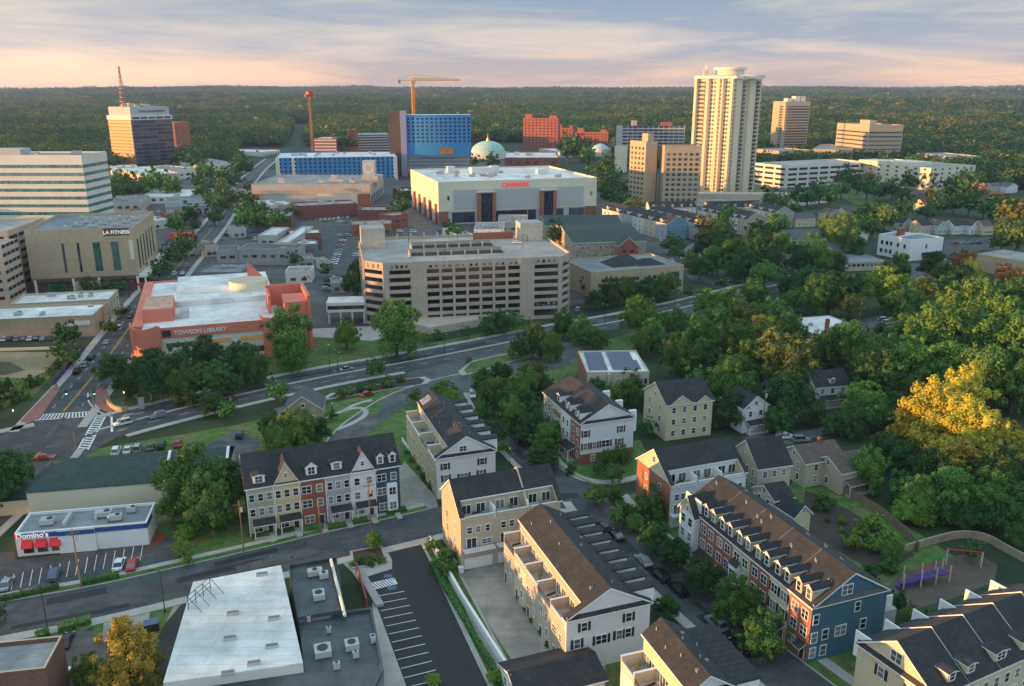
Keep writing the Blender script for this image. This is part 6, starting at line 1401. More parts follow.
    # cranes
    def crane(px,pyb,h,jib,cj,ang,m,l,luff=False):
        c=G(px,pyb,0); o=link('tower_crane',None,None,(c[0],c[1],0),R(ang),l,'crane'); FOOT.append((c[0],c[1],8)); s=1.3; b_=MB()
        for x in(-s,s):
            for y in(-s,s): b_.tube((x,y,0),(x,y,h),.55 if not luff else .22,m,4)
        k=0
        while k*3.2<h-3:
            z=k*3.2; d=1 if k%2 else -1
            for a,e in(((-s,-s),(s,-s)),((s,-s),(s,s)),((s,s),(-s,s)),((-s,s),(-s,-s))): b_.tube((*a,z),(*e,z+3.2),.34 if not luff else .14,m,4)
            k+=1
        b_.build('mast',o)
        MB().box(-2.2-(1.5 if luff else 0),2.2+(2 if luff else 0),-2.2,2.2,h,h+(2 if not luff else 7),'red_paint' if luff else m).build('slewing_unit',o); MB().box(2.3,4.4,-1.2,1.2,h+.3,h+3,'trim').build('cab',o)
        j=MB()
        if not luff:
            for y in(-.9,.9): j.tube((-cj,y,h+3),(jib,y,h+3),.5,m,4)
            j.tube((-2,0,h+5.4),(jib,0,h+4.6),.45,m,4)
            n=int(jib/3.5)
            for i in range(n): x=i*3.5; j.tube((x,-.9,h+3),(x+1.75,0,h+5.2),.35,m,4); j.tube((x+1.75,0,h+5.2),(x+3.5,.9,h+3),.35,m,4)
            j.tube((0,0,h+2),(0,0,h+10),.4,m,5); j.tube((0,0,h+10),(jib*.7,0,h+5.2),.12,'dark_metal',4); j.tube((0,0,h+10),(-cj,0,h+3),.12,'dark_metal',4)
        else:
            j.tube((0,-1,h+2),(jib*.5,-.6,h+jib),.35,m,4); j.tube((0,1,h+2),(jib*.5,.6,h+jib),.35,m,4)
            for i in range(6): t=i/6; j.tube((jib*.5*t,-1,h+2+(jib-2)*t),(jib*.5*(t+.16),1,h+2+(jib-2)*(t+.16)),.2,m,4)
            j.tube((0,0,h+2),(-cj,0,h+9),.4,m,5); j.tube((-cj,0,h+9),(jib*.5,0,h+jib),.12,'dark_metal',4)
        j.build('jib',o); MB().box(-cj,-cj+3.5,-1.2,1.2,h-.2,h+3,'grey_concrete' if not luff else m).build('counterweight',o)
    crane(415.5,170,100,58,18,20,'yellow_paint','yellow tower crane with long jib above the blue curved tower')
    crane(313.5,160,84,10,8,60,'rust_paint','red luffing tower crane left of the blue buildings',True)
    # low roofs of the old town on the left and other blocks
    LW=[(112,171,140,170,116,165,8,'white_concrete','white_roof','white shop terrace at the foot of the glass tower'),(141,175,179,173,145,166,10,'beige_concrete','white_roof','pale podium building beneath the glass tower'),
        (178,171,205,169,180,164,9,'white_concrete','gravel_roof','white stepped building right of the glass tower'),(179,155,216,152,182,145,8,'cream_panel','white_roof','cream low building catching light in the woods'),
        (140,197,190,196,146,190,6,'white_concrete','white_roof','white flat-roofed shop block above the tan gym'),(106,203,140,202,110,196,8,'beige_concrete','grey_roof','pale shops between the ribboned office and the gym'),
        (165,207,212,205,170,197,7,'grey_concrete','grey_roof','grey-roofed shops beside the tree-lined street'),(176,217,200,215,178,210,6,'orange_brick','dark_roof','ochre corner shop with dark roof terrace'),
        (196,165,236,163,199,158,8,'white_concrete','gravel_roof','grey flat building with round roof tank in the trees'),(262,152,280,150,266,144,8,'white_concrete','white_roof','white industrial shed left of the blue block'),
        (268,141,280,138,272,133,8,'white_concrete','white_roof','small pale sheds beside the far avenue'),(560,152,600,151,562,148,9,'grey_panel','white_roof','grey low building beyond the cinema'),
        (756,160,768,158,757,154,8,'grey_panel','gravel_roof','small grey building between the two towers'),(232,192,252,190,234,186,8,'beige_concrete','grey_roof','pale shops at the left end of the mall')]
    for x0,y0,x1,y1,x2,y2,h,wl,rf,l in LW:
        b=bb('shop_building',l,(x0,y0),(x1,y1),(x2,y2),h,wl,rf,nu=3,us=1.4); b.grid('F',1,b.W-1,max(3,int(b.W/6)),h*.4,1,1,3,2,'tower_glass'); b.done()
    c=G(218,157,9); 
    MB().box(-7,7,-3,3,-.4,3.2,'bright_red').build('restaurant',loc=(*G(183,238,0),0),rz=.1,label='small restaurant with bright red awnings at the street corner',cat='restaurant')

def town():
    # more of the low old town between the mall, the library and the main street
    T=[(132,214,150,213,134,209,6,'red_brick','gravel_roof','small brick shop above the tan gym roof, left of the ochre shop'),(152,221,170,219,155,214,6,'white_concrete','white_roof','white flat shop right behind the gym roof'),
       (262,205,280,204,264,200,6,'white_concrete','white_roof','pale roofed shops between the trees and the brick warehouse'),(281,205,296,204,283,200,6,'grey_concrete','white_roof','bright roofed unit touching the brick warehouse'),
       (232,229,246,228,234,225,6,'grey_panel','gravel_roof','small grey shop under the trees right of the main street'),(318,262,330,261,319,257,4,'beige_concrete','gravel_roof','small tan kiosk at the lower end of the surface car park'),
       (331,283,352,282,333,277,5,'grey_concrete','grey_roof','low grey building between the coral tower and the car park'),(205,245,217,244,207,241,7,'beige_concrete','dark_roof','narrow beige shop beside the main street crossing'),
       (300,181,318,181,302,178,5,'grey_panel','gravel_roof','small rooftop lobby on the shopping mall') ,(425,170,470,170,426,166,10,'grey_concrete','gravel_roof','low grey building between the blue tower and the cinema'),
       (150,160,172,158,152,155,9,'white_concrete','white_roof','white office annex behind the glass tower base'),(196,150,214,149,198,146,8,'beige_concrete','white_roof','pale low building in the woods right of the red tower')]
    for x0,y0,x1,y1,x2,y2,h,wl,rf,l in T:
        if 'rooftop lobby' in l: continue
        b=bb('shop_building',l,(x0,y0),(x1,y1),(x2,y2),h,wl,rf,nu=3); b.grid('F',.6,b.W-.6,max(2,int(b.W/4.5)),1,1,1,2.2,1.8,'tower_glass',.02); b.done()
    # street lamps along the boulevard median and the main street
    n=0
    for path,step,lab in((bl,34,'on the boulevard median'),(ms,40,'beside the main street')):
        acc=0
        for a,c in zip(path[3:],path[4:]):
            acc+=(c-a).length
            if acc>step and P(c[0],c[1],0)[1]<425 and P(c[0],c[1],0)[1]>235:
                acc=0; d=(c-a).normalized(); o_=Vector((-d[1],d[0]))*(0 if path is bl else 9.2); x=c+o_; n+=1
                o=link('street_lamp',None,None,(x[0],x[1],.15),math.atan2(d[1],d[0])+1.57,'dark double-armed street lamp '+lab,'street lamp','street lamps '+lab)
                MB().cyl(0,0,0,8,.13,'dark_metal',6,.08).tube((-1.6,0,8),(1.6,0,8),.06,'dark_metal').build('pole',o)
                for s in(-1,1): MB().box(s*1.6-.3,s*1.6+.3,-.14,.14,7.86,8.04,'grey_panel').build('lamp_head',o)
# ================================================================= VEHICLES
def carmesh(col,kind):
    """returns part meshes of a car; length 4.7 along x"""
    L_,w=(2.35,.92) if kind=='sedan' else (2.4,.97)
    hb=.78 if kind=='sedan' else .95; hr=1.42 if kind=='sedan' else 1.75
    prof=[(-L_,.35),(-L_+.05,hb-.08),(-L_+.5,hb),(L_-1.2,hb),(L_-.1,hb-.18),(L_,.4),(L_-.1,.28),(-L_+.1,.28)]
    b=MB(); k=b.mi(col); n=len(prof); i=len(b.v)
    for y,s in((-w,1),(w,1)): b.v+=[(p[0],y*(.97 if p[1]<.4 else 1),p[1]) for p in prof]
    for a in range(n): c=(a+1)%n; b.f.append((i+a,i+c,i+n+c,i+n+a)); b.m.append(k)
    b.f+=[tuple(range(i,i+n)),tuple(range(i+2*n-1,i+n-1,-1))]; b.m+=[k,k]
    if kind=='sedan': lo=(-1.75,1.15); up=(-1.05,.35)
    else: lo=(-2.2,1.15); up=(-1.95,.45)
    roof=MB().prism([(up[0],-.68),(up[1],-.68),(up[1],.68),(up[0],.68)],hr-.05,hr,col)
    g=MB(); j=len(g.v); wl=w-.06; wu=.72
    g.v+=[(lo[0],-wl,hb),(lo[1],-wl,hb),(lo[1],wl,hb),(lo[0],wl,hb),(up[0],-wu,hr-.04),(up[1],-wu,hr-.04),(up[1],wu,hr-.04),(up[0],wu,hr-.04)]
    kk=g.mi('glass'); g.f+=[(j,j+1,j+5,j+4),(j+1,j+2,j+6,j+5),(j+2,j+3,j+7,j+6),(j+3,j,j+4,j+7),(j+4,j+5,j+6,j+7)]; g.m+=[kk]*5
    for x in((lo[0]+up[0])/2+.9,): pass
    b.v+=[]; 
    # pillars
    for s in(-1,1):
        for (x0,x1) in((lo[0],up[0]),(lo[1],up[1]),(-.35,-.35)): b.tube((x0,s*wl,hb),(x1,s*(wu+.01),hr-.02),.045,col,4)
    return b.mesh('body'),roof.mesh('roof'),g.mesh('windows')
WHEEL=None
def wheelmesh():
    b=MB(); b.tube((0,-.11,0),(0,.11,0),.34,'tyre',12); b.tube((0,-.125,0),(0,.125,0),.2,'car_silver',8); return b.mesh('wheel')
WH=wheelmesh(); HLm=MB().box(-.05,.05,-.18,.18,-.08,.08,'lamp_clear').mesh('headlight'); TLm=MB().box(-.04,.04,-.18,.18,-.08,.08,'red_paint').mesh('tail_light')
CM={}
def mkcar(col,kind):
    key=(col,kind)
    if key in CM: return CM[key]
    CM[key]=carmesh('car_'+col,kind); return CM[key]
CARS=[]
def car(px,py,ang,col,kind,label,group=None,world=None,z=0.08):
    X=world or G(px,py,0)
    o=link('parked_car' if 'parked' in label else 'car',None,None,(X[0],X[1],z),ang,label,'car',group)
    b,r,g=mkcar(col,kind); link('body',b,o); 
    far=math.hypot(X[0],X[1])>300
    link('roof',r,o); link('windows',g,o)
    if not far:
        for sx in(-1.45,1.45):
            for sy in(-.82,.82): link('wheel',WH,o,(sx,sy,.34))
        for sy in(-.65,.65): link('headlight',HLm,o,(2.31 if kind=='sedan' else 2.34,sy,.58)); link('tail_light',TLm,o,(-2.34,sy,.66))
    return o
def dirang(a,b):
    p,q=G(*a),G(*b); d=q-p; return math.atan2(d[1],d[0])
def cars():
    bo=dirang((140,418.5),(240,394.5))
    car(127,421,bo+math.pi,'silver','suv','silver SUV waiting at the zebra crossing, nearest the kerb line'); car(124,427,bo+math.pi,'white','suv','white SUV waiting at the crossing in the near lane') if 0 else None
    car(130.5,418.8,bo+math.pi,'silver','suv','grey SUV waiting second lane from the kerb near the zebra crossing') if 0 else None
    car(123,424.8,bo+math.pi,'white','suv','white SUV stopped first at the zebra crossing beside the median')
    car(158,417.5,bo+math.pi,'silver','suv','silver SUV queueing behind the two at the crossing')
    car(197,402.5,bo+math.pi,'black','sedan','black car driving on the far side of the boulevard under trees')
    car(347,370.5,dirang((330,375.5),(400,363.5)),'silver','sedan','silver saloon driving alone on the boulevard below the library lawn')
    car(367,396,dirang((350,400),(380,392)),'red','sedan','red saloon parked on the loop road beside the planted island')
    car(472.5,396.5,dirang((474,372),(478,400)),'white','suv','white hatchback parked at the head of the side street')
    car(532.5,457.5,dirang((510,437),(535,462)),'silver','sedan','silver saloon parked on the side street below the hedge'); car(517,441,dirang((510,437),(535,462)),'black','sedan','black saloon parked in shade on the side street')
    car(45,459.5,.2,'red','sedan','red and white car turning at the big junction, leftmost vehicle')
    # pizza shop lot
    a=dirang((120,575),(125,562))
    car(119.5,566.5,a,'white','sedan','white saloon parked nose-out beside the bright red car'); car(132.5,567,a,'red','sedan','bright red saloon parked beside the pizza shop kerb')
    car(55,577,a+.05,'blue','suv','dark blue pickup-like car parked in the middle of the pizza shop lot'); car(7,586.5,a,'silver','sedan','silver-blue car parked at the left end of the pizza shop lot')
    car(67,643.5,a,'black','sedan','black car parked behind the clipped hedge at the bottom left'); car(62,680,a,'white','sedan','white car under the yellow tree at the bottom left')
    car(239.5,437,dirang((239,441),(241,430)),'black','suv','black SUV parked behind the long green-roofed hall')
    for i,(x,c) in enumerate(((116.5,'white'),(128,'white'),(138,'silver'),(151,'grey'),(162,'black'),(178,'red'))):
        car(x,453-(x-116)*.12,dirang((120,455),(123,448)),c,'sedan' if i%2 else 'suv',f"{['white saloon first from the left','white car second from the left','silver car in the middle','grey car right of the silver one','black car near the right end','red car at the right end'][i]} of the row parked behind the green-roofed hall",'cars behind the green-roofed hall')
    # row street
    for i,(x,y,c,k) in enumerate(((603,530.5,'black','suv'),(616,537,'black','sedan'),(643.5,563,'silver','sedan'),(660,578,'black','suv'),(678,592,'black','suv'),(716,626,'silver','suv'),(741,648,'black','sedan'))):
        car(x,y,dirang((628,540),(662,572))+math.pi,c,k,['black SUV, farthest car parked on the terrace street','black saloon behind the farthest SUV on the terrace street','silver saloon between dark cars on the terrace street','black SUV fourth along the terrace street','dark SUV under the tree on the terrace street','silver SUV parked before the brick fronts','black saloon nearest the camera on the terrace street'][i],'cars parked along the terrace street')
    for x,y,c,l in((785,438.5,'white','white estate car on the driveway by the old tan house'),(801,441.5,'silver','silver car parked in front of the old tan house'),(793,462,'white','white car parked beside the wooden fence')): car(x,y,.1,c,'suv',l)
    # main street
    for i,(x,y,c) in enumerate(((77.5,373,'black'),(85,366,'silver'),(91.5,359,'black'),(107,343.5,'silver'),(120,329,'white'),(130,318,'black'),(163,288,'grey'),(168,281,'black'),(174.5,274.5,'white'),(182.5,274,'white'),(193,256,'grey'),(202,250,'silver'),(209,245,'white'),(221.5,240,'red'),(226,235.5,'black'),(187,266,'silver'),(243,202,'white'))):
        car(x,y,dirang((x-6,y+7),(x+6,y-7)),c,'sedan' if i%2 else 'suv',f"{c} car on the main street beside the library and gym",'cars on the main street',z=.08)
    # surface car park behind the library
    a=dirang((320,235),(330,235)); q=random.Random(4)
    for r_,(x0,y0,x1,y1,n) in enumerate(((333,266,345,235,13),(356,258,364,243,5),(337,237,352,236,2),(314,221,350,218,8),(326,292,331,276,4))):
        for i in range(n):
            t=(i+.5)/n; c=q.choice(['white','silver','white','black','grey','silver','red' if q.random()<.3 else 'white'])
            car(x0+(x1-x0)*t,y0+(y1-y0)*t,a+q.uniform(-.05,.05) if r_ not in(3,) else a+1.57,c,q.choice(['suv','sedan']),f"{c} car parked in row {['by the alley','beside the car park tower','by the brick shop','against the brick warehouse','under the library link'][r_]}",'cars in the surface car park')
    for i,(x,y,c) in enumerate(((387,233,'black'),(400,232,'white'),(413,232.5,'white'))): car(x,y,a,c,'suv',f"{c} van parked behind the car park top, {['left','middle','right'][i]} of three",'vans behind the car park')
    car(0,0,a,'white','sedan','white car alone on the top deck of the big car park',world=G(517,243.5,24.9),z=24.95)
    car(578,311,a+1.3,'silver','suv','silver van beside the car park corner'); car(539,329,a+.3,'red','sedan','red car leaving the car park onto the boulevard')
    for i in range(9): car(752+i*4.2,182+i*1.4,.9,['black','grey','silver'][i%3],'suv',f"{['black','grey','silver'][i%3]} car in the line beside the white slotted car park",'cars by the white car park')
    for i,(x,c) in enumerate(((955,'red'),(964,'silver'),(971,'grey'),(978,'black'))): car(x,244-.1*i,.1,c,'sedan',f"{c} car parked below the small house row",'cars below the house row')
    for i,(x,y,c) in enumerate(((864,331,'white'),(866,335,'silver'),(884,321,'white'),(888,324,'white'))): car(x,y,.2,c,'suv',f"{c} van in the yard of the white-roofed hall, {['first','second','third','fourth'][i]} from the left",'vans behind the white-roofed hall')
    q=random.Random(8)
    for i,(x,y) in enumerate(((250,238),(256,240),(262,247),(282,247),(320,218),(325,222),(340,222),(346,223),(312,252),(309,262),(306,272),(310,246),(262,263),(270,262),(278,262),(430,205),(426,200),(440,232),(449,240),(120,215),(128,220),(205,190),(198,196),(160,212))):
        car(x,y,a+q.uniform(-.3,.3)+(1.57 if i%3 else 0),q.choice(['white','silver','black','grey','blue','red']),q.choice(['suv','sedan']),'car standing among the low shops of the old town','cars among the old town shops')
    for i in range(9): car(-2+i*6.5,340.5-.1*i,.25+1.57,['grey','white','black','silver'][i%4],'sedan',f"{['grey','white','black','silver'][i%4]} car in the row below the panelled beige store",'cars below the beige store')
    for i in range(8): 
        x=297+ (i%3)*4; y=152-i*2.6; car(x,y,1.4,['white','black','red'][i%3],'suv',f"{['white','black','red'][i%3]} car on the far avenue beyond the mall",'cars on the far avenue')
    for i in range(6): car(672-i*3.6,270-i*7 if False else 262-i*7,dirang((640,222),(655,245)),['white','black','silver'][i%3],'suv',f"{['white','black','silver'][i%3]} car along the church street",'cars on the church street')
# ================================================================= STREET FURNITURE
def misc():
    def lamp(px,py,h,l,arm=True,ang=0,twin=False):
        X=G(px,py); o=link('street_lamp',None,None,(X[0],X[1],0),ang,l,'street lamp'); MB().cyl(0,0,0,h,.11,'dark_metal',8,.07).cyl(0,0,0,.5,.2,'dark_metal',8).build('pole',o)
        if arm: MB().tube((0,0,h-.1),(-1.4,0,h+.1),.05,'dark_metal').build('arm',o); MB().box(-2.1,-1.2,-.2,.2,h,h+.18,'dark_metal').build('lamp_head',o)
        else: MB().cyl(0,0,h,h+.5,.2,'lamp_warm' if twin else 'lamp_clear',8,.12).build('lamp_head',o)
    lamp(165,612,8.5,'tall lamp with angled head beside the concrete apron in the lower left'); lamp(48,631,9,'tall lamp behind the clipped hedge at the bottom left',ang=1.2)
    lamp(112,544,6,'lamp standing against the white wall of the pizza shop',arm=False)
    lamp(330,371,9,'slim lamp on the library lawn',arm=False); lamp(510,466,4.5,'teal-lit lamp at the foot of the side street',arm=False); lamp(333,417,4,'short lamp beside the stone cottage',arm=False)
    lamp(126,409,5,'twin-globe lamp glowing at the junction plaza',arm=False,twin=True); lamp(16,428,5,'globe lamp glowing beside the vacant lot',arm=False,twin=True)
    def pole(px,py,h,l,arms=True):
        X=G(px,py); o=link('utility_pole',None,None,(X[0],X[1],0),.4,l,'utility pole'); MB().cyl(0,0,0,h,.16,'wood',8,.11).build('pole',o)
        if arms: MB().box(-1.2,1.2,-.06,.06,h-1,h-.85,'wood').build('crossarm',o); MB().cyl(.35,0,h-2.6,h-1.6,.25,'grey_panel',8).build('transformer',o)
    pole(81.5,588,12.5,'wooden utility pole in front of the pizza shop'); pole(244,554,12,'wooden utility pole beside the sage green house'); pole(371,533,12,'wooden utility pole in front of the white gabled house'); pole(321,541,9.5,'shorter pole in front of the brick house',False)
    pole(762,433,13,'leaning utility pole beside the white farmhouse'); pole(858,330,13,'utility pole behind the white-roofed hall'); pole(76,448,9,'signal mast at the foot of the zebra crossing',False); pole(94,408,8,'signal mast on the junction plaza',False)
    for a,b_,h in(((81.5,588),(244,554),11.5),((244,554),(371,533),11.2)):
        p,q=G(*a),G(*b_); m=MB(); n=14
        for s in(-.8,0,.8):
            prev=None
            for i in range(n+1):
                t=i/n; x=p.lerp(q,t); z=h-4*t*(1-t)*1.1; c=(x[0],x[1]+s,z)
                if prev: m.tube(prev,c,.025,'dark_metal',4)
                prev=c
        m.build('overhead_wires',label=('power lines sagging from the pizza shop pole to the sage house pole' if a[0]<100 else 'power lines between the two poles before the coloured houses'),cat='power line')
    for px,py in((94,392),(66,392)):
        X=G(px,py,6.5); o=link('traffic_signal',None,None,(X[0],X[1],0),0,f"green traffic signal hanging over the junction, {'right' if px>80 else 'left'} one",'traffic signal'); MB().box(-.25,.25,-.2,.2,5.6,6.9,'dark_metal').build('housing',o); MB().cyl(0,0,5.75,6.1,.28,'signal_green',10).build('lens',o); MB().tube((0,0,6.9),(0,0,7.4),.04,'dark_metal').tube((-5,0,7.4),(5,0,7.4),.05,'dark_metal').build('span_wire',o)
    # banner fence at the vacant lot
    pts=line([(54,386),(85,350)]); m=MB(); ribbon(m,pts,-.06,.06,1.9,'purple_banner',.2); 
    for i in range(12): p=pts[0].lerp(pts[1],i/11); m.cyl(p[0],p[1],0,2.1,.05,'dark_metal',6)
    m.build('construction_fence',label='purple banner fence along the vacant lot pavement',cat='fence')
    m=MB(); pts=line([(-40,352),(30,350),(60,349)]); ribbon(m,pts,-.2,.2,1.0,'white_concrete',0); m.build('low_wall',label='low white wall along the top of the vacant lot',cat='wall')
    # plaza stone wall near the junction
    m=MB(); pts=smooth(line([(106,402),(112,409),(122,413),(128,411)])); ribbon(m,pts,-.25,.25,1.6,'stone',0); m.build('stone_wall',label='curved low stone wall at the junction plaza',cat='wall')
    # clipped hedges
    def hedge(a,b_,h,w,l):
        p,q=G(*a),G(*b_); L_=(q-p).length; rz=math.atan2((q-p)[1],(q-p)[0]); qd=random.Random(int(a[0])); m=MB(); m.box(0.1,L_-.1,-w/2+.1,w/2-.1,0,h-.1,'leaf_dark')
        for i in range(int(L_*h*26)):
            x,y,z=qd.uniform(0,L_),qd.uniform(-w/2,w/2),qd.uniform(.1,h)
            s=qd.randrange(3)
            if s==0: z=h+qd.uniform(-.08,.08)
            elif s==1: y=-w/2
            else: y=qd.choice((-w/2,w/2))
            n=Vector((qd.uniform(-1,1),qd.uniform(-1,1),qd.uniform(0,1))).normalized(); u=n.orthogonal().normalized()*.16; v=n.cross(u); c=Vector((x,y,z)); m.face([c-u,c-v,c+u,c+v],'leaf_green')
        link('clipped_hedge',m.mesh('clipped_hedge'),None,(p[0],p[1],0),rz,l,'hedge')
    hedge((0,602),(60,588),1.1,1.2,'long clipped hedge between the pizza shop lot and the street, left length'); hedge((82,585),(120,577),1.1,1.2,'clipped hedge between the pizza shop lot and the street, right length')
    hedge((58,631),(92,622),1.2,2.2,'thick clipped hedge at the bottom left car park'); hedge((98,548),(130,543),.8,1.2,'low hedge at the foot of the pizza shop wall'); hedge((36,640),(50,635),1.2,2.2,'short hedge beside the brick corner building')
    for i,(a,b_) in enumerate((((252,538),(270,535)),((277,534),(295,531)),((303,531),(324,528)),((328,528),(346,526)),((352,523),(368,521)),((386,514),(406,510)))): hedge(a,b_,.9,1.6,f"front garden hedge before the {['sage green','yellow','red brick','grey','white','dark blue'][i]} house")
    for i in range(7):
        t=i/6; x=697+t*100; y=602+t*66
    hedge((432,566),(505,690),1.0,1.0,'long hedge strip at the foot of the white vinyl fence')
    # planter at the striped lot
    pts=W([(350,552),(382,546),(389,562),(352,570)]); MB().prism([(p[0],p[1]) for p in pts],-.1,.25,'sidewalk',bottom=False).build('planter_island',kind='structure'); c=Vector((sum(p[0] for p in pts)/4,sum(p[1] for p in pts)/4)); MB().prism([tuple(c+(Vector(p)-c)*.85) for p in pts],0,.3,'mulch',bottom=False).build('planter_soil',kind='structure')
    q=random.Random(3)
    for i in range(10): tree(352+q.random()*32,556+q.random()*10,3.4,'shrub','in the planter of the striped car park')
    # playground
    X=G(925,583); o=link('playground_structure',None,None,(X[0],X[1],0),.3,'climbing frame with purple slide, red hoops and pale posts in the playground','playground')
    for i,(x,y) in enumerate(((-6,-1),(-4,1.4),(-2,-1),(0,1.2),(1.5,-1),(3,1),(4.5,-1.2),(5,1.3))): MB().cyl(x,y,0,3.6,.13,'beige_concrete',8).build('post',o)
    MB().box(-1.8,1.4,-.9,1.1,1.4,1.55,'purple_banner').box(1.8,4.4,-1,1,1.7,1.85,'purple_banner').build('platform',o)
    m=MB(); m.slab((-6.5,-.6,.4),(-1.9,-.6,1.7),(-1.9,.6,1.7),(-6.5,.6,.4),.1,'purple_banner'); m.box(-6.5,-1.9,-.65,-.6,.5,1.3,'purple_banner'); m.build('slide',o)
    m=MB()
    for k in range(6): a0=k*.5; m.tube((5.4+1.5*math.cos(a0),0,.2+1.5*math.sin(a0)),(5.4+1.5*math.cos(a0+.5),0,.2+1.5*math.sin(a0+.5)),.09,'bright_red')
    for k in range(5): m.tube((-1.5+.7*k,1.2,2.4),(-1+.7*k,1.2,3.2),.07,'bright_red')
    m.build('climbing_hoop',o)
    X=G(963,566); o=link('swing_set',None,None,(X[0],X[1],0),-.2,'swing set with pale posts and red top bar in the playground','swing set')
    for x in(-3.2,3.2): MB().tube((x,-.1,0),(x,0,3.4),.13,'beige_concrete').tube((x,1.2,0),(x,0,3.4),.13,'beige_concrete').build('frame_post',o)
    MB().tube((-3.2,0,3.4),(3.2,0,3.4),.1,'red_paint').build('top_bar',o)
    for x in(-1.3,1.3): MB().tube((x-.25,0,3.4),(x-.25,0,.6),.02,'dark_metal').tube((x+.25,0,3.4),(x+.25,0,.6),.02,'dark_metal').box(x-.3,x+.3,-.12,.12,.55,.6,'dark_metal').build('swing',o)
    # pedestrian
    person(567,478)
    # refuse bin + boulder etc
    X=G(152,630); MB().box(-1.2,1.2,-.9,.9,0,1.5,'dark_metal').box(-1.25,1.25,-.95,.95,1.5,1.62,'car_blue').build('dumpster',loc=(X[0],X[1],.06),rz=.4,label='dark refuse container beside the concrete apron',cat='dumpster')
    X=G(441,540); 
    for i,(px,py) in enumerate(((455,562),(461,572))): X=G(px,py); MB().box(-.5,.5,-.5,.5,0,1.1,'trim').build('utility_box',loc=(X[0],X[1],.05),rz=.3,label=f"white utility cabinet beside the beige house corner, {'upper' if i==0 else 'lower'} one",cat='utility box')
    X=G(142,409); MB().box(-.8,.8,-.3,.3,0,3.2,'grey_concrete').box(-1,1,-.4,.4,3.2,3.5,'grey_concrete').build('bus_stop_pillar',loc=(X[0],X[1],.1),rz=.2,label='grey stone pillar at the edge of the library trees',cat='pillar')
def person(px,py):
    X=G(px,py); o=link('person',None,None,(X[0],X[1],.16),.6,'person in dark clothes walking on the pavement at the street junction','person')
    me=bpy.data.meshes.new('body')
    v=[(0,0,.92),(0,0,1.15),(0,0,1.42),(0,0,1.52),(0,0,1.63),(-.19,0,1.40),(-.25,.06,1.12),(-.24,-.06,.88),(.19,0,1.40),(.25,-.06,1.12),(.24,.08,.88),(-.1,0,.88),(-.11,.1,.5),(-.11,.2,.08),(.1,0,.88),(.11,-.1,.5),(.11,-.2,.1),(-.11,.06,.02),(.11,-.34,.04)]
    e=[(0,1),(1,2),(2,3),(3,4),(2,5),(5,6),(6,7),(2,8),(8,9),(9,10),(0,11),(11,12),(12,13),(0,14),(14,15),(15,16),(13,17),(16,18)]
    r=[.15,.16,.16,.06,.11,.07,.05,.035,.07,.05,.035,.1,.07,.05,.1,.07,.05,.05,.05]
    me.from_pydata(v,e,[]); t=bpy.data.objects.new('body',me); COL.objects.link(t)
    sk=t.modifiers.new('s','SKIN'); 
    if not me.skin_vertices: bpy.context.view_layer.update()
    for i,s in enumerate(me.skin_vertices[0].data): s.radius=(r[i],r[i]); s.use_root=(i==0)
    t.modifiers.new('u','SUBSURF').levels=1
    dg=bpy.context.evaluated_depsgraph_get(); m2=bpy.data.meshes.new_from_object(t.evaluated_get(dg)); bpy.data.objects.remove(t)
    m2.materials.clear(); m2.materials.append(M['cloth_skin']); m2.materials.append(M['cloth'])
    for p in m2.polygons: p.material_index=1 if p.center.z<1.48 and not(p.center.z<.92 and abs(p.center.x)>.2) else 0
    m2.name='body'; link('body',m2,o); 
    h=MB(); h.cyl(0,.02,1.66,1.77,.1,'dark_metal',8,.06); h.build('hair',o)
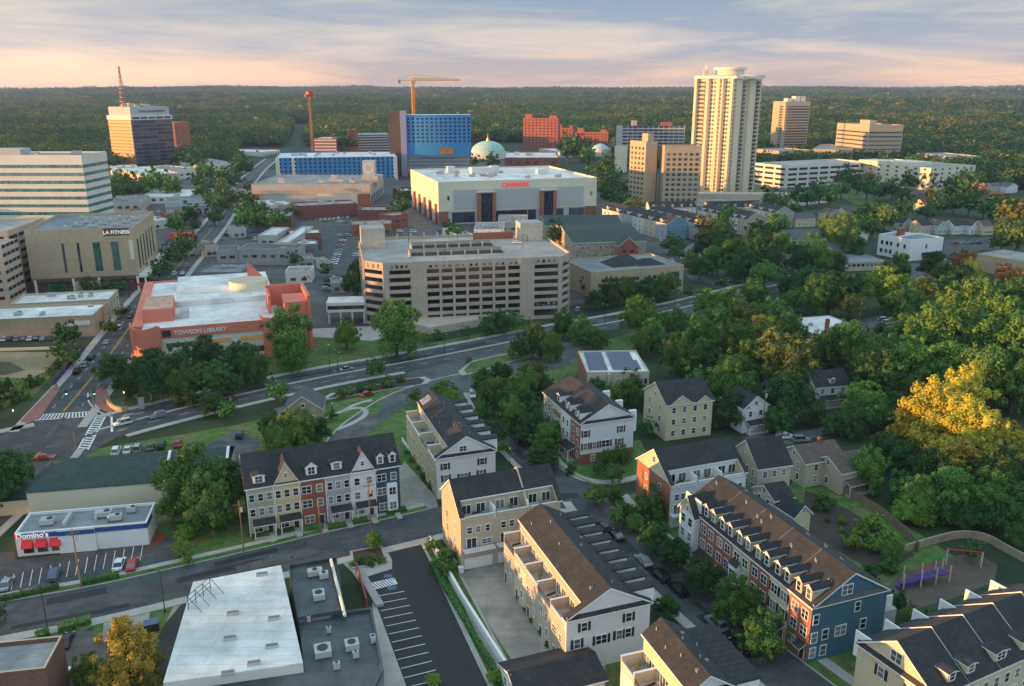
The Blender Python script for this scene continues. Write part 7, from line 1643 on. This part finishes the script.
# ================================================================= TREES (pixel centre of crown, radius in px, kind)
def trees():
    T=lambda z,l: [tree(x,y,r,k,z) for x,y,r,k in l]
    T('in the grove between the library and the boulevard',[(112,370,13,'dark'),(128,382,14,'dark'),(150,362,15,'dark'),(150,383,17,'dark'),(180,372,16,'dark'),(205,358,15,'dark'),(212,378,18,'dark'),(238,364,16,'dark'),(255,372,13,'green'),(185,388,14,'green'),(232,386,10,'dark')])
    T('on the lawn below the library and car park',[(291,342,20,'green'),(346,336,12,'bright'),(396,331,23,'green'),(291,360,12,'green')])
    T('around the vacant lot',[(58,366,4,'shrub'),(64,358,4,'shrub'),(30,383,6,'shrub'),(20,388,7,'shrub_bright'),(8,386,6,'shrub'),(40,381,5,'shrub'),(2,395,7,'shrub'),(14,398,7,'shrub'),(26,395,5,'shrub_bright'),(48,372,4,'shrub_bright'),(-4,404,7,'shrub')])
    T('along the boulevard kerb below the car park',[(427,340,5,'green'),(437,336,6,'shrub'),(466,333,6,'green'),(489,326,9,'dark'),(500,324,9,'dark'),(510,322,8,'dark'),(520,325,6,'green')])
    T('beside the pizza shop and the green-roofed hall',[(195,487,28,'green'),(180,478,20,'green'),(215,492,24,'dark'),(206,511,20,'green'),(228,480,18,'dark'),(8,476,20,'dark'),(-8,490,18,'dark')])
    T('on the verge of the boulevard',[(214,404,11,'green'),(229,411,8,'bright'),(277,396,8,'green'),(374,372,7,'green'),(469,361,4,'olive')])
    T('beside the stone cottage',[(300,434,18,'green'),(285,441,15,'green'),(272,434,12,'green'),(317,431,13,'dark'),(332,414,6,'dark')])
    T('on the planted island of the loop road',[(388,383,7,'shrub'),(360,389,5,'shrub'),(350,392,5,'shrub'),(372,387,5,'shrub'),(400,380,4,'shrub'),(340,395,5,'shrub')])
    T('at the head of the cream terraces',[(443,390,11,'bright'),(450,397,8,'bright'),(415,398,7,'bright')])
    T('in the hedge belt behind the side street',[(483,383,11,'dark'),(497,392,13,'green'),(488,402,12,'green'),(505,405,13,'dark'),(516,393,12,'green'),(526,410,13,'dark'),(512,418,12,'green'),(533,426,14,'dark'),(523,436,10,'dark'),(545,441,13,'green'),(541,455,11,'dark'),(556,432,12,'green'),(529,384,10,'green'),(527,373,9,'bright'),(538,376,10,'olive'),(502,378,11,'dark'),(545,388,9,'dark'),(548,459,11,'dark')])
    T('along the street side of the cream terraces',[(482,415,9,'green'),(492,428,8,'dark'),(498,438,7,'dark'),(503,449,6,'green')])
    T('around the short white-ended terrace',[(608,461,9,'green'),(598,469,7,'dark'),(613,473,10,'green'),(597,494,11,'green'),(622,455,8,'green'),(570,471,6,'shrub')])
    T('behind the solar-roofed building',[(600,392,9,'dark'),(615,398,10,'green'),(628,392,10,'green'),(640,400,9,'dark'),(590,385,8,'dark'),(652,398,8,'green'),(634,386,8,'dark')])
    T('between the boulevard and the back lane',[(533,345,13,'dark'),(520,349,9,'dark'),(550,350,11,'green'),(563,327,10,'green'),(583,332,12,'green'),(597,340,11,'green'),(640,318,19,'green'),(642,345,10,'green'),(676,322,15,'green'),(588,343,8,'dark'),(652,337,12,'green'),(512,352,7,'green')])
    T('in front of the tan office with the skylight',[(595,300,9,'dark'),(610,295,11,'dark'),(625,293,11,'green'),(640,292,11,'dark'),(667,286,12,'green'),(655,294,10,'dark'),(648,288,9,'dark'),(690,291,7,'dark'),(590,288,6,'conifer')])
    T('at the colourful bend of the boulevard',[(707,305,14,'bright'),(730,306,14,'bright'),(716,322,15,'green'),(700,340,15,'green'),(722,345,14,'green'),(668,347,8,'orange'),(676,358,15,'green'),(690,368,16,'dark'),(745,318,14,'olive'),(738,335,15,'green'),(760,330,15,'olive'),(705,360,16,'dark'),(725,368,14,'green'),(698,333,8,'orange'),(775,318,14,'green'),(755,300,12,'green'),(790,330,12,'green')])
    T('in the wood around the white farmhouse',[(728,392,20,'green'),(715,415,12,'dark'),(745,375,18,'green'),(730,410,16,'dark'),(783,364,26,'olive'),(790,400,21,'dark'),(770,345,15,'green'),(803,385,14,'dark'),(812,412,11,'dark'),(695,385,8,'bright'),(780,420,12,'dark')])
    T('among the grey cottage gardens',[(862,362,20,'green'),(862,400,18,'bright'),(878,380,22,'dark'),(850,345,18,'green'),(833,352,16,'dark'),(870,415,16,'green'),(852,425,12,'dark'),(895,362,16,'green'),(836,425,10,'dark'),(905,392,17,'dark'),(818,360,14,'dark'),(897,415,15,'dark')])
    T('in the big woodland on the right',[(935,345,26,'green'),(965,332,26,'green'),(995,350,24,'green'),(1018,340,22,'green'),(915,365,20,'bright'),(950,370,22,'green'),(985,380,24,'green'),(1015,385,22,'green'),(940,330,16,'bright'),(978,315,16,'green'),(1010,312,18,'green'),(905,340,16,'green'),(1024,365,20,'dark')])
    T('dominating the right edge of the woods',[(935,420,26,'yellow'),(965,405,24,'yellow'),(970,436,24,'yellow'),(905,425,14,'yellow'),(1000,432,16,'yellow'),(1020,445,14,'yellow'),(950,455,18,'yellow')])
    T('below the golden trees',[(905,462,16,'dark'),(930,478,18,'dark'),(885,450,14,'dark'),(1005,478,20,'dark'),(985,500,20,'green'),(1015,505,20,'dark'),(955,495,20,'green'),(930,496,14,'dark'),(985,470,12,'olive'),(1020,475,14,'dark'),(1002,515,14,'dark'),(972,508,13,'dark'),(900,490,12,'dark')])
    T('in the gardens beside the playground',[(869,474,15,'green'),(918,498,16,'green'),(905,512,10,'bright'),(924,517,9,'bright'),(945,512,11,'dark'),(965,520,9,'dark'),(1018,535,10,'dark'),(972,553,6,'conifer')])
    T('in the allotment',[(858,530,8,'shrub_bright'),(876,524,9,'shrub_bright'),(886,540,11,'shrub_bright'),(852,541,10,'shrub_bright'),(871,545,8,'shrub_bright'),(826,505,8,'shrub'),(820,498,6,'shrub'),(893,552,10,'green'),(888,568,8,'shrub'),(842,520,5,'shrub_bright'),(900,600,8,'shrub'),(912,614,8,'shrub'),(928,620,8,'shrub'),(885,612,9,'shrub'),(870,575,8,'shrub')])
    T('in the garden rows behind the dormer terrace',[(815+i*9+(i%3)*4,508+i*5+(i%2)*7,3.2,['shrub','shrub_bright'][i%2]) for i in range(9)])
    T('along the pavement before the brick fronts',[(652,509,14,'dark') ,(627,512,9,'green'),(656,536,16,'dark'),(636,524,8,'green'),(674,557,13,'dark'),(702,579,16,'dark'),(735,606,19,'green'),(766,637,18,'dark'),(668,607,12,'dark'),(615,494,8,'green'),(617,520,6,'bright'),(750,625,9,'green')])
    T('at the back of the cream twin-gabled house',[(658,420,6,'shrub'),(672,431,7,'shrub_bright'),(690,428,6,'shrub_bright'),(648,430,6,'dark')])
    T('by the concrete yard',[(527-82,556,8,'green'),(441,563,6,'dark'),(447,572,6,'green'),(432,548,6,'bright'),(374,540,8,'bright'),(495,676,7,'bright'),(433,680,7,'bright'),(455,555,6,'dark')])
    T('along the planted edge of the sunlit terraces',[(507,573,3,'shrub'),(514,586,3.5,'shrub'),(520,598,3.5,'shrub_bright'),(526,609,3.5,'shrub'),(533,620,3.5,'shrub'),(541,632,3.5,'shrub'),(548,645,3.5,'shrub'),(512,561,3,'orange')])
    T('along the planted edge of the cream terraces',[(407,452,3,'shrub'),(412,460,3,'shrub'),(418,468,3,'shrub'),(424,476,3,'shrub'),(430,486,3.5,'shrub')])
    T('at the bottom left car park',[(125,666,22,'yellow'),(142,660,16,'olive'),(110,676,12,'yellow'),(88,672,12,'olive'),(82,679,9,'green'),(150,678,12,'olive'),(-6,615,8,'dark')])
    T('below the big green trees by the lower street',[(184,532,8,'bright'),(181,548,8,'bright'),(188,560,5,'bright')])
    T('in front of the tan gym and stores',[(88,288,5,'dark'),(99,289,5.5,'dark'),(108,288,5,'dark'),(118,289,5,'dark'),(124,311,5,'dark'),(119,312,5,'green'),(63,290,4.5,'dark'),(110,330,5,'green'),(70,340,8,'green'),(58,352,8,'green'),(72,360,6,'green')])
    T('lining the main street',[(196,226,5,'dark'),(232,200,7,'dark'),(228,185,6,'dark'),(236,178,7,'dark'),(262,208,6,'green'),(292,214,6,'dark'),(250,190,6,'dark'),(240,172,8,'dark'),(208,176,7,'green'),(198,181,7,'dark'),(276,216,6,'dark'),(306,276,5,'green'),(316,250,5,'dark'),(296,262,5,'dark'),(149,280,7,'dark'),(157,273,7,'dark'),(165,266,7,'dark'),(173,259,8,'dark'),(180,251,8,'dark'),(186,247,8,'dark'),(176,222,10,'green'),(188,218,8,'dark'),(214,215,9,'dark'),(220,205,9,'dark'),(212,200,9,'green'),(222,190,9,'olive'),(214,185,9,'dark'),(204,190,9,'dark'),(224,178,9,'green'),(243,220,11,'green'),(250,212,10,'green'),(240,208,9,'dark'),(258,222,8,'green'),(270,222,8,'green'),(280,221,7,'green'),(248,200,8,'dark'),(356,285,13,'dark'),(360,272,10,'dark'),(325,270,6,'dark')])
    T('between the cinema and the tan tower',[(588,158,10,'green'),(598,175,11,'dark'),(605,185,12,'dark'),(613,175,10,'dark'),(614,195,12,'dark'),(620,188,10,'dark'),(606,168,10,'green'),(618,205,9,'dark'),(634,206,9,'orange'),(628,212,9,'green'),(580,148,12,'dark'),(565,145,10,'dark'),(568,152,9,'green'),(560,237,10,'dark'),(558,230,8,'dark'),(535,205,6,'dark')])
    T('on the service road beside the cinema',[(403,205,8,'dark'),(398,212,7,'dark'),(455,232,9,'bright'),(450,228,7,'bright'),(405,198,6,'dark'),(473,163,5,'dark'),(492,164,5,'dark')])
    T('around the distant dome',[(512,160,5,'dark'),(350,147,6,'dark'),(340,147,6,'green')])
    T('between the townhouse estate and the church street',[(670,246,7,'dark'),(678,255,6,'dark'),(705,248,13,'dark'),(720,240,10,'dark'),(722,232,12,'green'),(726,218,11,'green'),(713,262,13,'green'),(735,258,15,'green'),(755,250,14,'dark'),(700,270,10,'dark'),(745,270,12,'dark'),(770,262,13,'dark'),(782,248,12,'green'),(735,272,9,'green'),(722,282,7,'dark'),(762,238,9,'olive'),(693,262,9,'green'),(716,250,12,'dark'),(775,232,8,'green'),(765,275,12,'green'),(790,285,10,'dark'),(706,233,8,'olive'),(757,233,9,'dark')])
    T('right of the church lawn',[(800,262,13,'dark'),(812,252,13,'green'),(820,262,13,'green'),(835,262,11,'dark'),(808,285,15,'dark'),(830,295,18,'dark'),(845,288,14,'dark'),(815,302,14,'green'),(850,305,12,'olive'),(795,300,10,'green'),(776,225,6,'green'),(870,300,14,'bright') if 0 else (888,290,20,'bright'),(896,278,13,'green'),(888,305,9,'green'),(860,285,10,'dark'),(842,240,14,'green'),(850,228,13,'green'),(832,232,12,'green'),(855,250,10,'dark')])
    T('on the slope below the white offices',[(778,182,10,'dark') if 0 else (797,196,9,'dark'),(808,196,10,'dark'),(820,192,10,'dark'),(830,196,10,'green'),(842,188,9,'dark'),(845,178,10,'dark'),(858,182,10,'dark'),(868,186,11,'dark'),(880,190,10,'dark'),(893,188,10,'dark'),(903,195,9,'dark'),(870,176,7,'orange'),(770,200,8,'green'),(783,203,8,'green'),(795,207,8,'green'),(875,215,11,'green'),(885,220,10,'green'),(872,228,10,'green'),(860,216,9,'dark'),(900,212,12,'green') if 0 else (905,212,8,'green'),(932,198,9,'olive'),(940,203,10,'dark'),(955,200,11,'dark'),(970,203,11,'dark'),(985,205,11,'dark'),(975,194,8,'orange'),(950,190,8,'dark'),(965,192,8,'dark'),(995,212,10,'dark'),(1005,205,12,'bright'),(1015,215,13,'olive'),(1005,228,12,'green'),(1018,240,12,'green'),(1000,242,8,'green'),(928,210,9,'dark')])
    T('along the lane right of the white apartments',[(932,266,12,'dark'),(945,272,10,'green'),(963,265,10,'orange'),(970,275,9,'yellow'),(957,282,12,'dark'),(945,292,10,'green'),(972,282,8,'dark'),(1008,270,8,'dark'),(1003,280,8,'orange'),(1018,282,10,'orange'),(1010,295,10,'yellow'),(925,297,8,'yellow'),(1000,262,7,'dark'),(985,290,10,'dark'),(935,312,10,'green'),(905,318,10,'green'),(880,330,8,'dark'),(980,300,12,'green'),(915,308,9,'green'),(868,385,10,'green') if 0 else (1020,300,10,'orange')])
    T('behind the gym by the glass tower',[(105,185,9,'dark'),(115,180,9,'green'),(123,178,9,'dark'),(134,184,8,'dark'),(148,182,9,'green'),(158,188,8,'green'),(128,188,9,'dark'),(140,190,7,'dark'),(108,195,9,'dark'),(116,192,8,'green'),(178,158,8,'dark'),(188,156,10,'dark'),(196,160,9,'dark'),(170,190,7,'green'),(100,168,8,'dark')])
    # scattered woods: nearer trees as individuals, the rest one woodland
    q=random.Random(11)
    def clear(x,y,r=0):
        for fx,fy,fr in FOOT:
            if (x-fx)**2+(y-fy)**2<(fr*.75+r)**2: return False
        return True
    pts=[]
    y=620.0
    while y<7600:
        sp=10+max(0,(y-900))*.0034
        w=y*.66+30; x=-w
        while x<w:
            X=x+q.uniform(-.5,.5)*sp; Y=y+q.uniform(-.5,.5)*sp; px,py=P(X,Y,0); ok=True
            # open ground and the town itself, in plan
            if Y<1500:
                if px<115 and py>172: ok=False
                if 115<=px<240 and py>170: ok=False
                if 240<=px<420 and py>150: ok=False
                if 420<=px<600 and py>158: ok=False
                if 600<=px<690 and py>168: ok=False
                if 462<px<512 and py>138: ok=False
                if 512<=px<615 and py>140: ok=False
                if 690<=px<905 and py>168: ok=False
                if px>=905 and py>190: ok=False
            if ok and 262<px<318 and 128<py<165 and abs(px-(300-(137-py)*-.3))<11: ok=False
            if ok and not clear(X,Y,4): ok=False
            if ok: pts.append((X,Y))
            x+=sp
        y+=sp*.9
    return pts
def woodland(pts):
    # one geometry-nodes object per leaf kind: instances of a crown on every point
    q=random.Random(5); groups={'green':[],'dark':[],'olive':[],'orange':[],'yellow':[]}
    for X,Y in pts:
        n=noise.noise(Vector((X/160,Y/160,1.7)))+q.uniform(-.25,.25)
        right=X/Y>.1
        k='dark' if n<.12 else 'green' if n<.36 else 'olive'
        if right and q.random()<.15: k='olive'
        if q.random()<.012: k='orange'
        if q.random()<.005: k='yellow'
        groups[k].append((X,Y,1))
    for t in EXTRA: groups[{'bright':'green','conifer':'dark'}.get(t[3],t[3])].append((t[0],t[1],t[2]/6.6))  # includes the unseen shade trees added past the left edge
    for k,l in groups.items():
        me=bpy.data.meshes.new('woodland'); me.from_pydata([(x,y,hill(x,y)-(1.5 if s_==1 else 0)) for x,y,s_ in l],[],[])
        at=me.attributes.new('size','FLOAT','POINT'); at.data.foreach_set('value',[s_ for *_,s_ in l])
        o=link('woodland',me,None,label={'green':'green treetops of the forest stretching to the horizon','dark':'dark green treetops of the forest stretching to the horizon','olive':'olive and rusty treetops of the forest stretching to the horizon','orange':'scattered orange treetops in the distant forest','yellow':'scattered yellow treetops in the distant forest'}[k],cat='forest',kind='stuff')
        src=bpy.data.objects.new('crown',FAR[k])
        ng=bpy.data.node_groups.new('woodland','GeometryNodeTree'); ng.interface.new_socket('Geometry',in_out='INPUT',socket_type='NodeSocketGeometry'); ng.interface.new_socket('Geometry',in_out='OUTPUT',socket_type='NodeSocketGeometry')
        gi=ng.nodes.new('NodeGroupInput'); go=ng.nodes.new('NodeGroupOutput'); ip=ng.nodes.new('GeometryNodeInstanceOnPoints'); oi=ng.nodes.new('GeometryNodeObjectInfo'); oi.inputs['Object'].default_value=src; oi.inputs['As Instance'].default_value=True
        rs=ng.nodes.new('FunctionNodeRandomValue'); rs.data_type='FLOAT'; rs.inputs[2].default_value=5.6; rs.inputs[3].default_value=10.5
        rr=ng.nodes.new('FunctionNodeRandomValue'); rr.data_type='FLOAT'; rr.inputs[2].default_value=0; rr.inputs[3].default_value=6.28; rr.inputs['Seed'].default_value=3
        cx=ng.nodes.new('ShaderNodeCombineXYZ'); ng.links.new(rr.outputs[1],cx.inputs['Z'])
        # farther crowns stand wider apart, so they are larger clumps
        ps=ng.nodes.new('GeometryNodeInputPosition'); sx=ng.nodes.new('ShaderNodeSeparateXYZ'); ng.links.new(ps.outputs[0],sx.inputs[0]); mr=ng.nodes.new('ShaderNodeMapRange'); mr.inputs['From Min'].default_value=900; mr.inputs['From Max'].default_value=7600; mr.inputs['To Min'].default_value=1; mr.inputs['To Max'].default_value=3.3; ng.links.new(sx.outputs['Y'],mr.inputs['Value'])
        na=ng.nodes.new('GeometryNodeInputNamedAttribute'); na.data_type='FLOAT'; na.inputs['Name'].default_value='size'; m0=ng.nodes.new('ShaderNodeMath'); m0.operation='MULTIPLY'; ng.links.new(rs.outputs[1],m0.inputs[0]); ng.links.new(na.outputs['Attribute'],m0.inputs[1])
        mu=ng.nodes.new('ShaderNodeMath'); mu.operation='MULTIPLY'; ng.links.new(m0.outputs[0],mu.inputs[0]); ng.links.new(mr.outputs[0],mu.inputs[1])
        ng.links.new(gi.outputs[0],ip.inputs['Points']); ng.links.new(oi.outputs['Geometry'],ip.inputs['Instance']); ng.links.new(cx.outputs[0],ip.inputs['Rotation']); ng.links.new(mu.outputs[0],ip.inputs['Scale']); ng.links.new(ip.outputs[0],go.inputs[0])
        md=o.modifiers.new('woodland','NODES'); md.node_group=ng
# ================================================================= BUILD
for i_,o_ in enumerate(range(46)):
    # unseen trees added beyond the left edge, sized to shade streets and walls
    yy=118+o_*13; xx=-(yy*.66+16+ (i_*37%11)); tree(0,0,0,['green','dark'][i_%2],'added to cast shade outside the left edge of the view',world=(xx,yy),Rm=(4.0 if yy<150 else 9.5)+(i_*7%5)*.4)
near(); mid(); far(); town(); cars(); misc()
wp=trees(); plant_trees(); woodland(wp)
# haze: one closed box of thin air round everything
hm=bpy.data.materials.new('haze'); hm.use_nodes=True; hn=hm.node_tree; hn.nodes.clear(); pv=hn.nodes.new('ShaderNodeVolumePrincipled'); pv.inputs['Color'].default_value=(.42,.57,.92,1); pv.inputs['Density'].default_value=.00006; pv.inputs['Anisotropy'].default_value=.2
ho=hn.nodes.new('ShaderNodeOutputMaterial'); hn.links.new(pv.outputs[0],ho.inputs['Volume'])
M['haze']=hm
if HAZE: MB().box(-12500,12500,-400,12800,-3,150,'haze').build('haze',kind='stuff')
for o in bpy.data.objects:
    if 'label' in o.keys() and not 4<=len(o['label'].split())<=16: print('LONG',len(o['label'].split()),o['label'])
print('trees',len(TREES),'woodland',len(wp),'objects',len(bpy.data.objects))
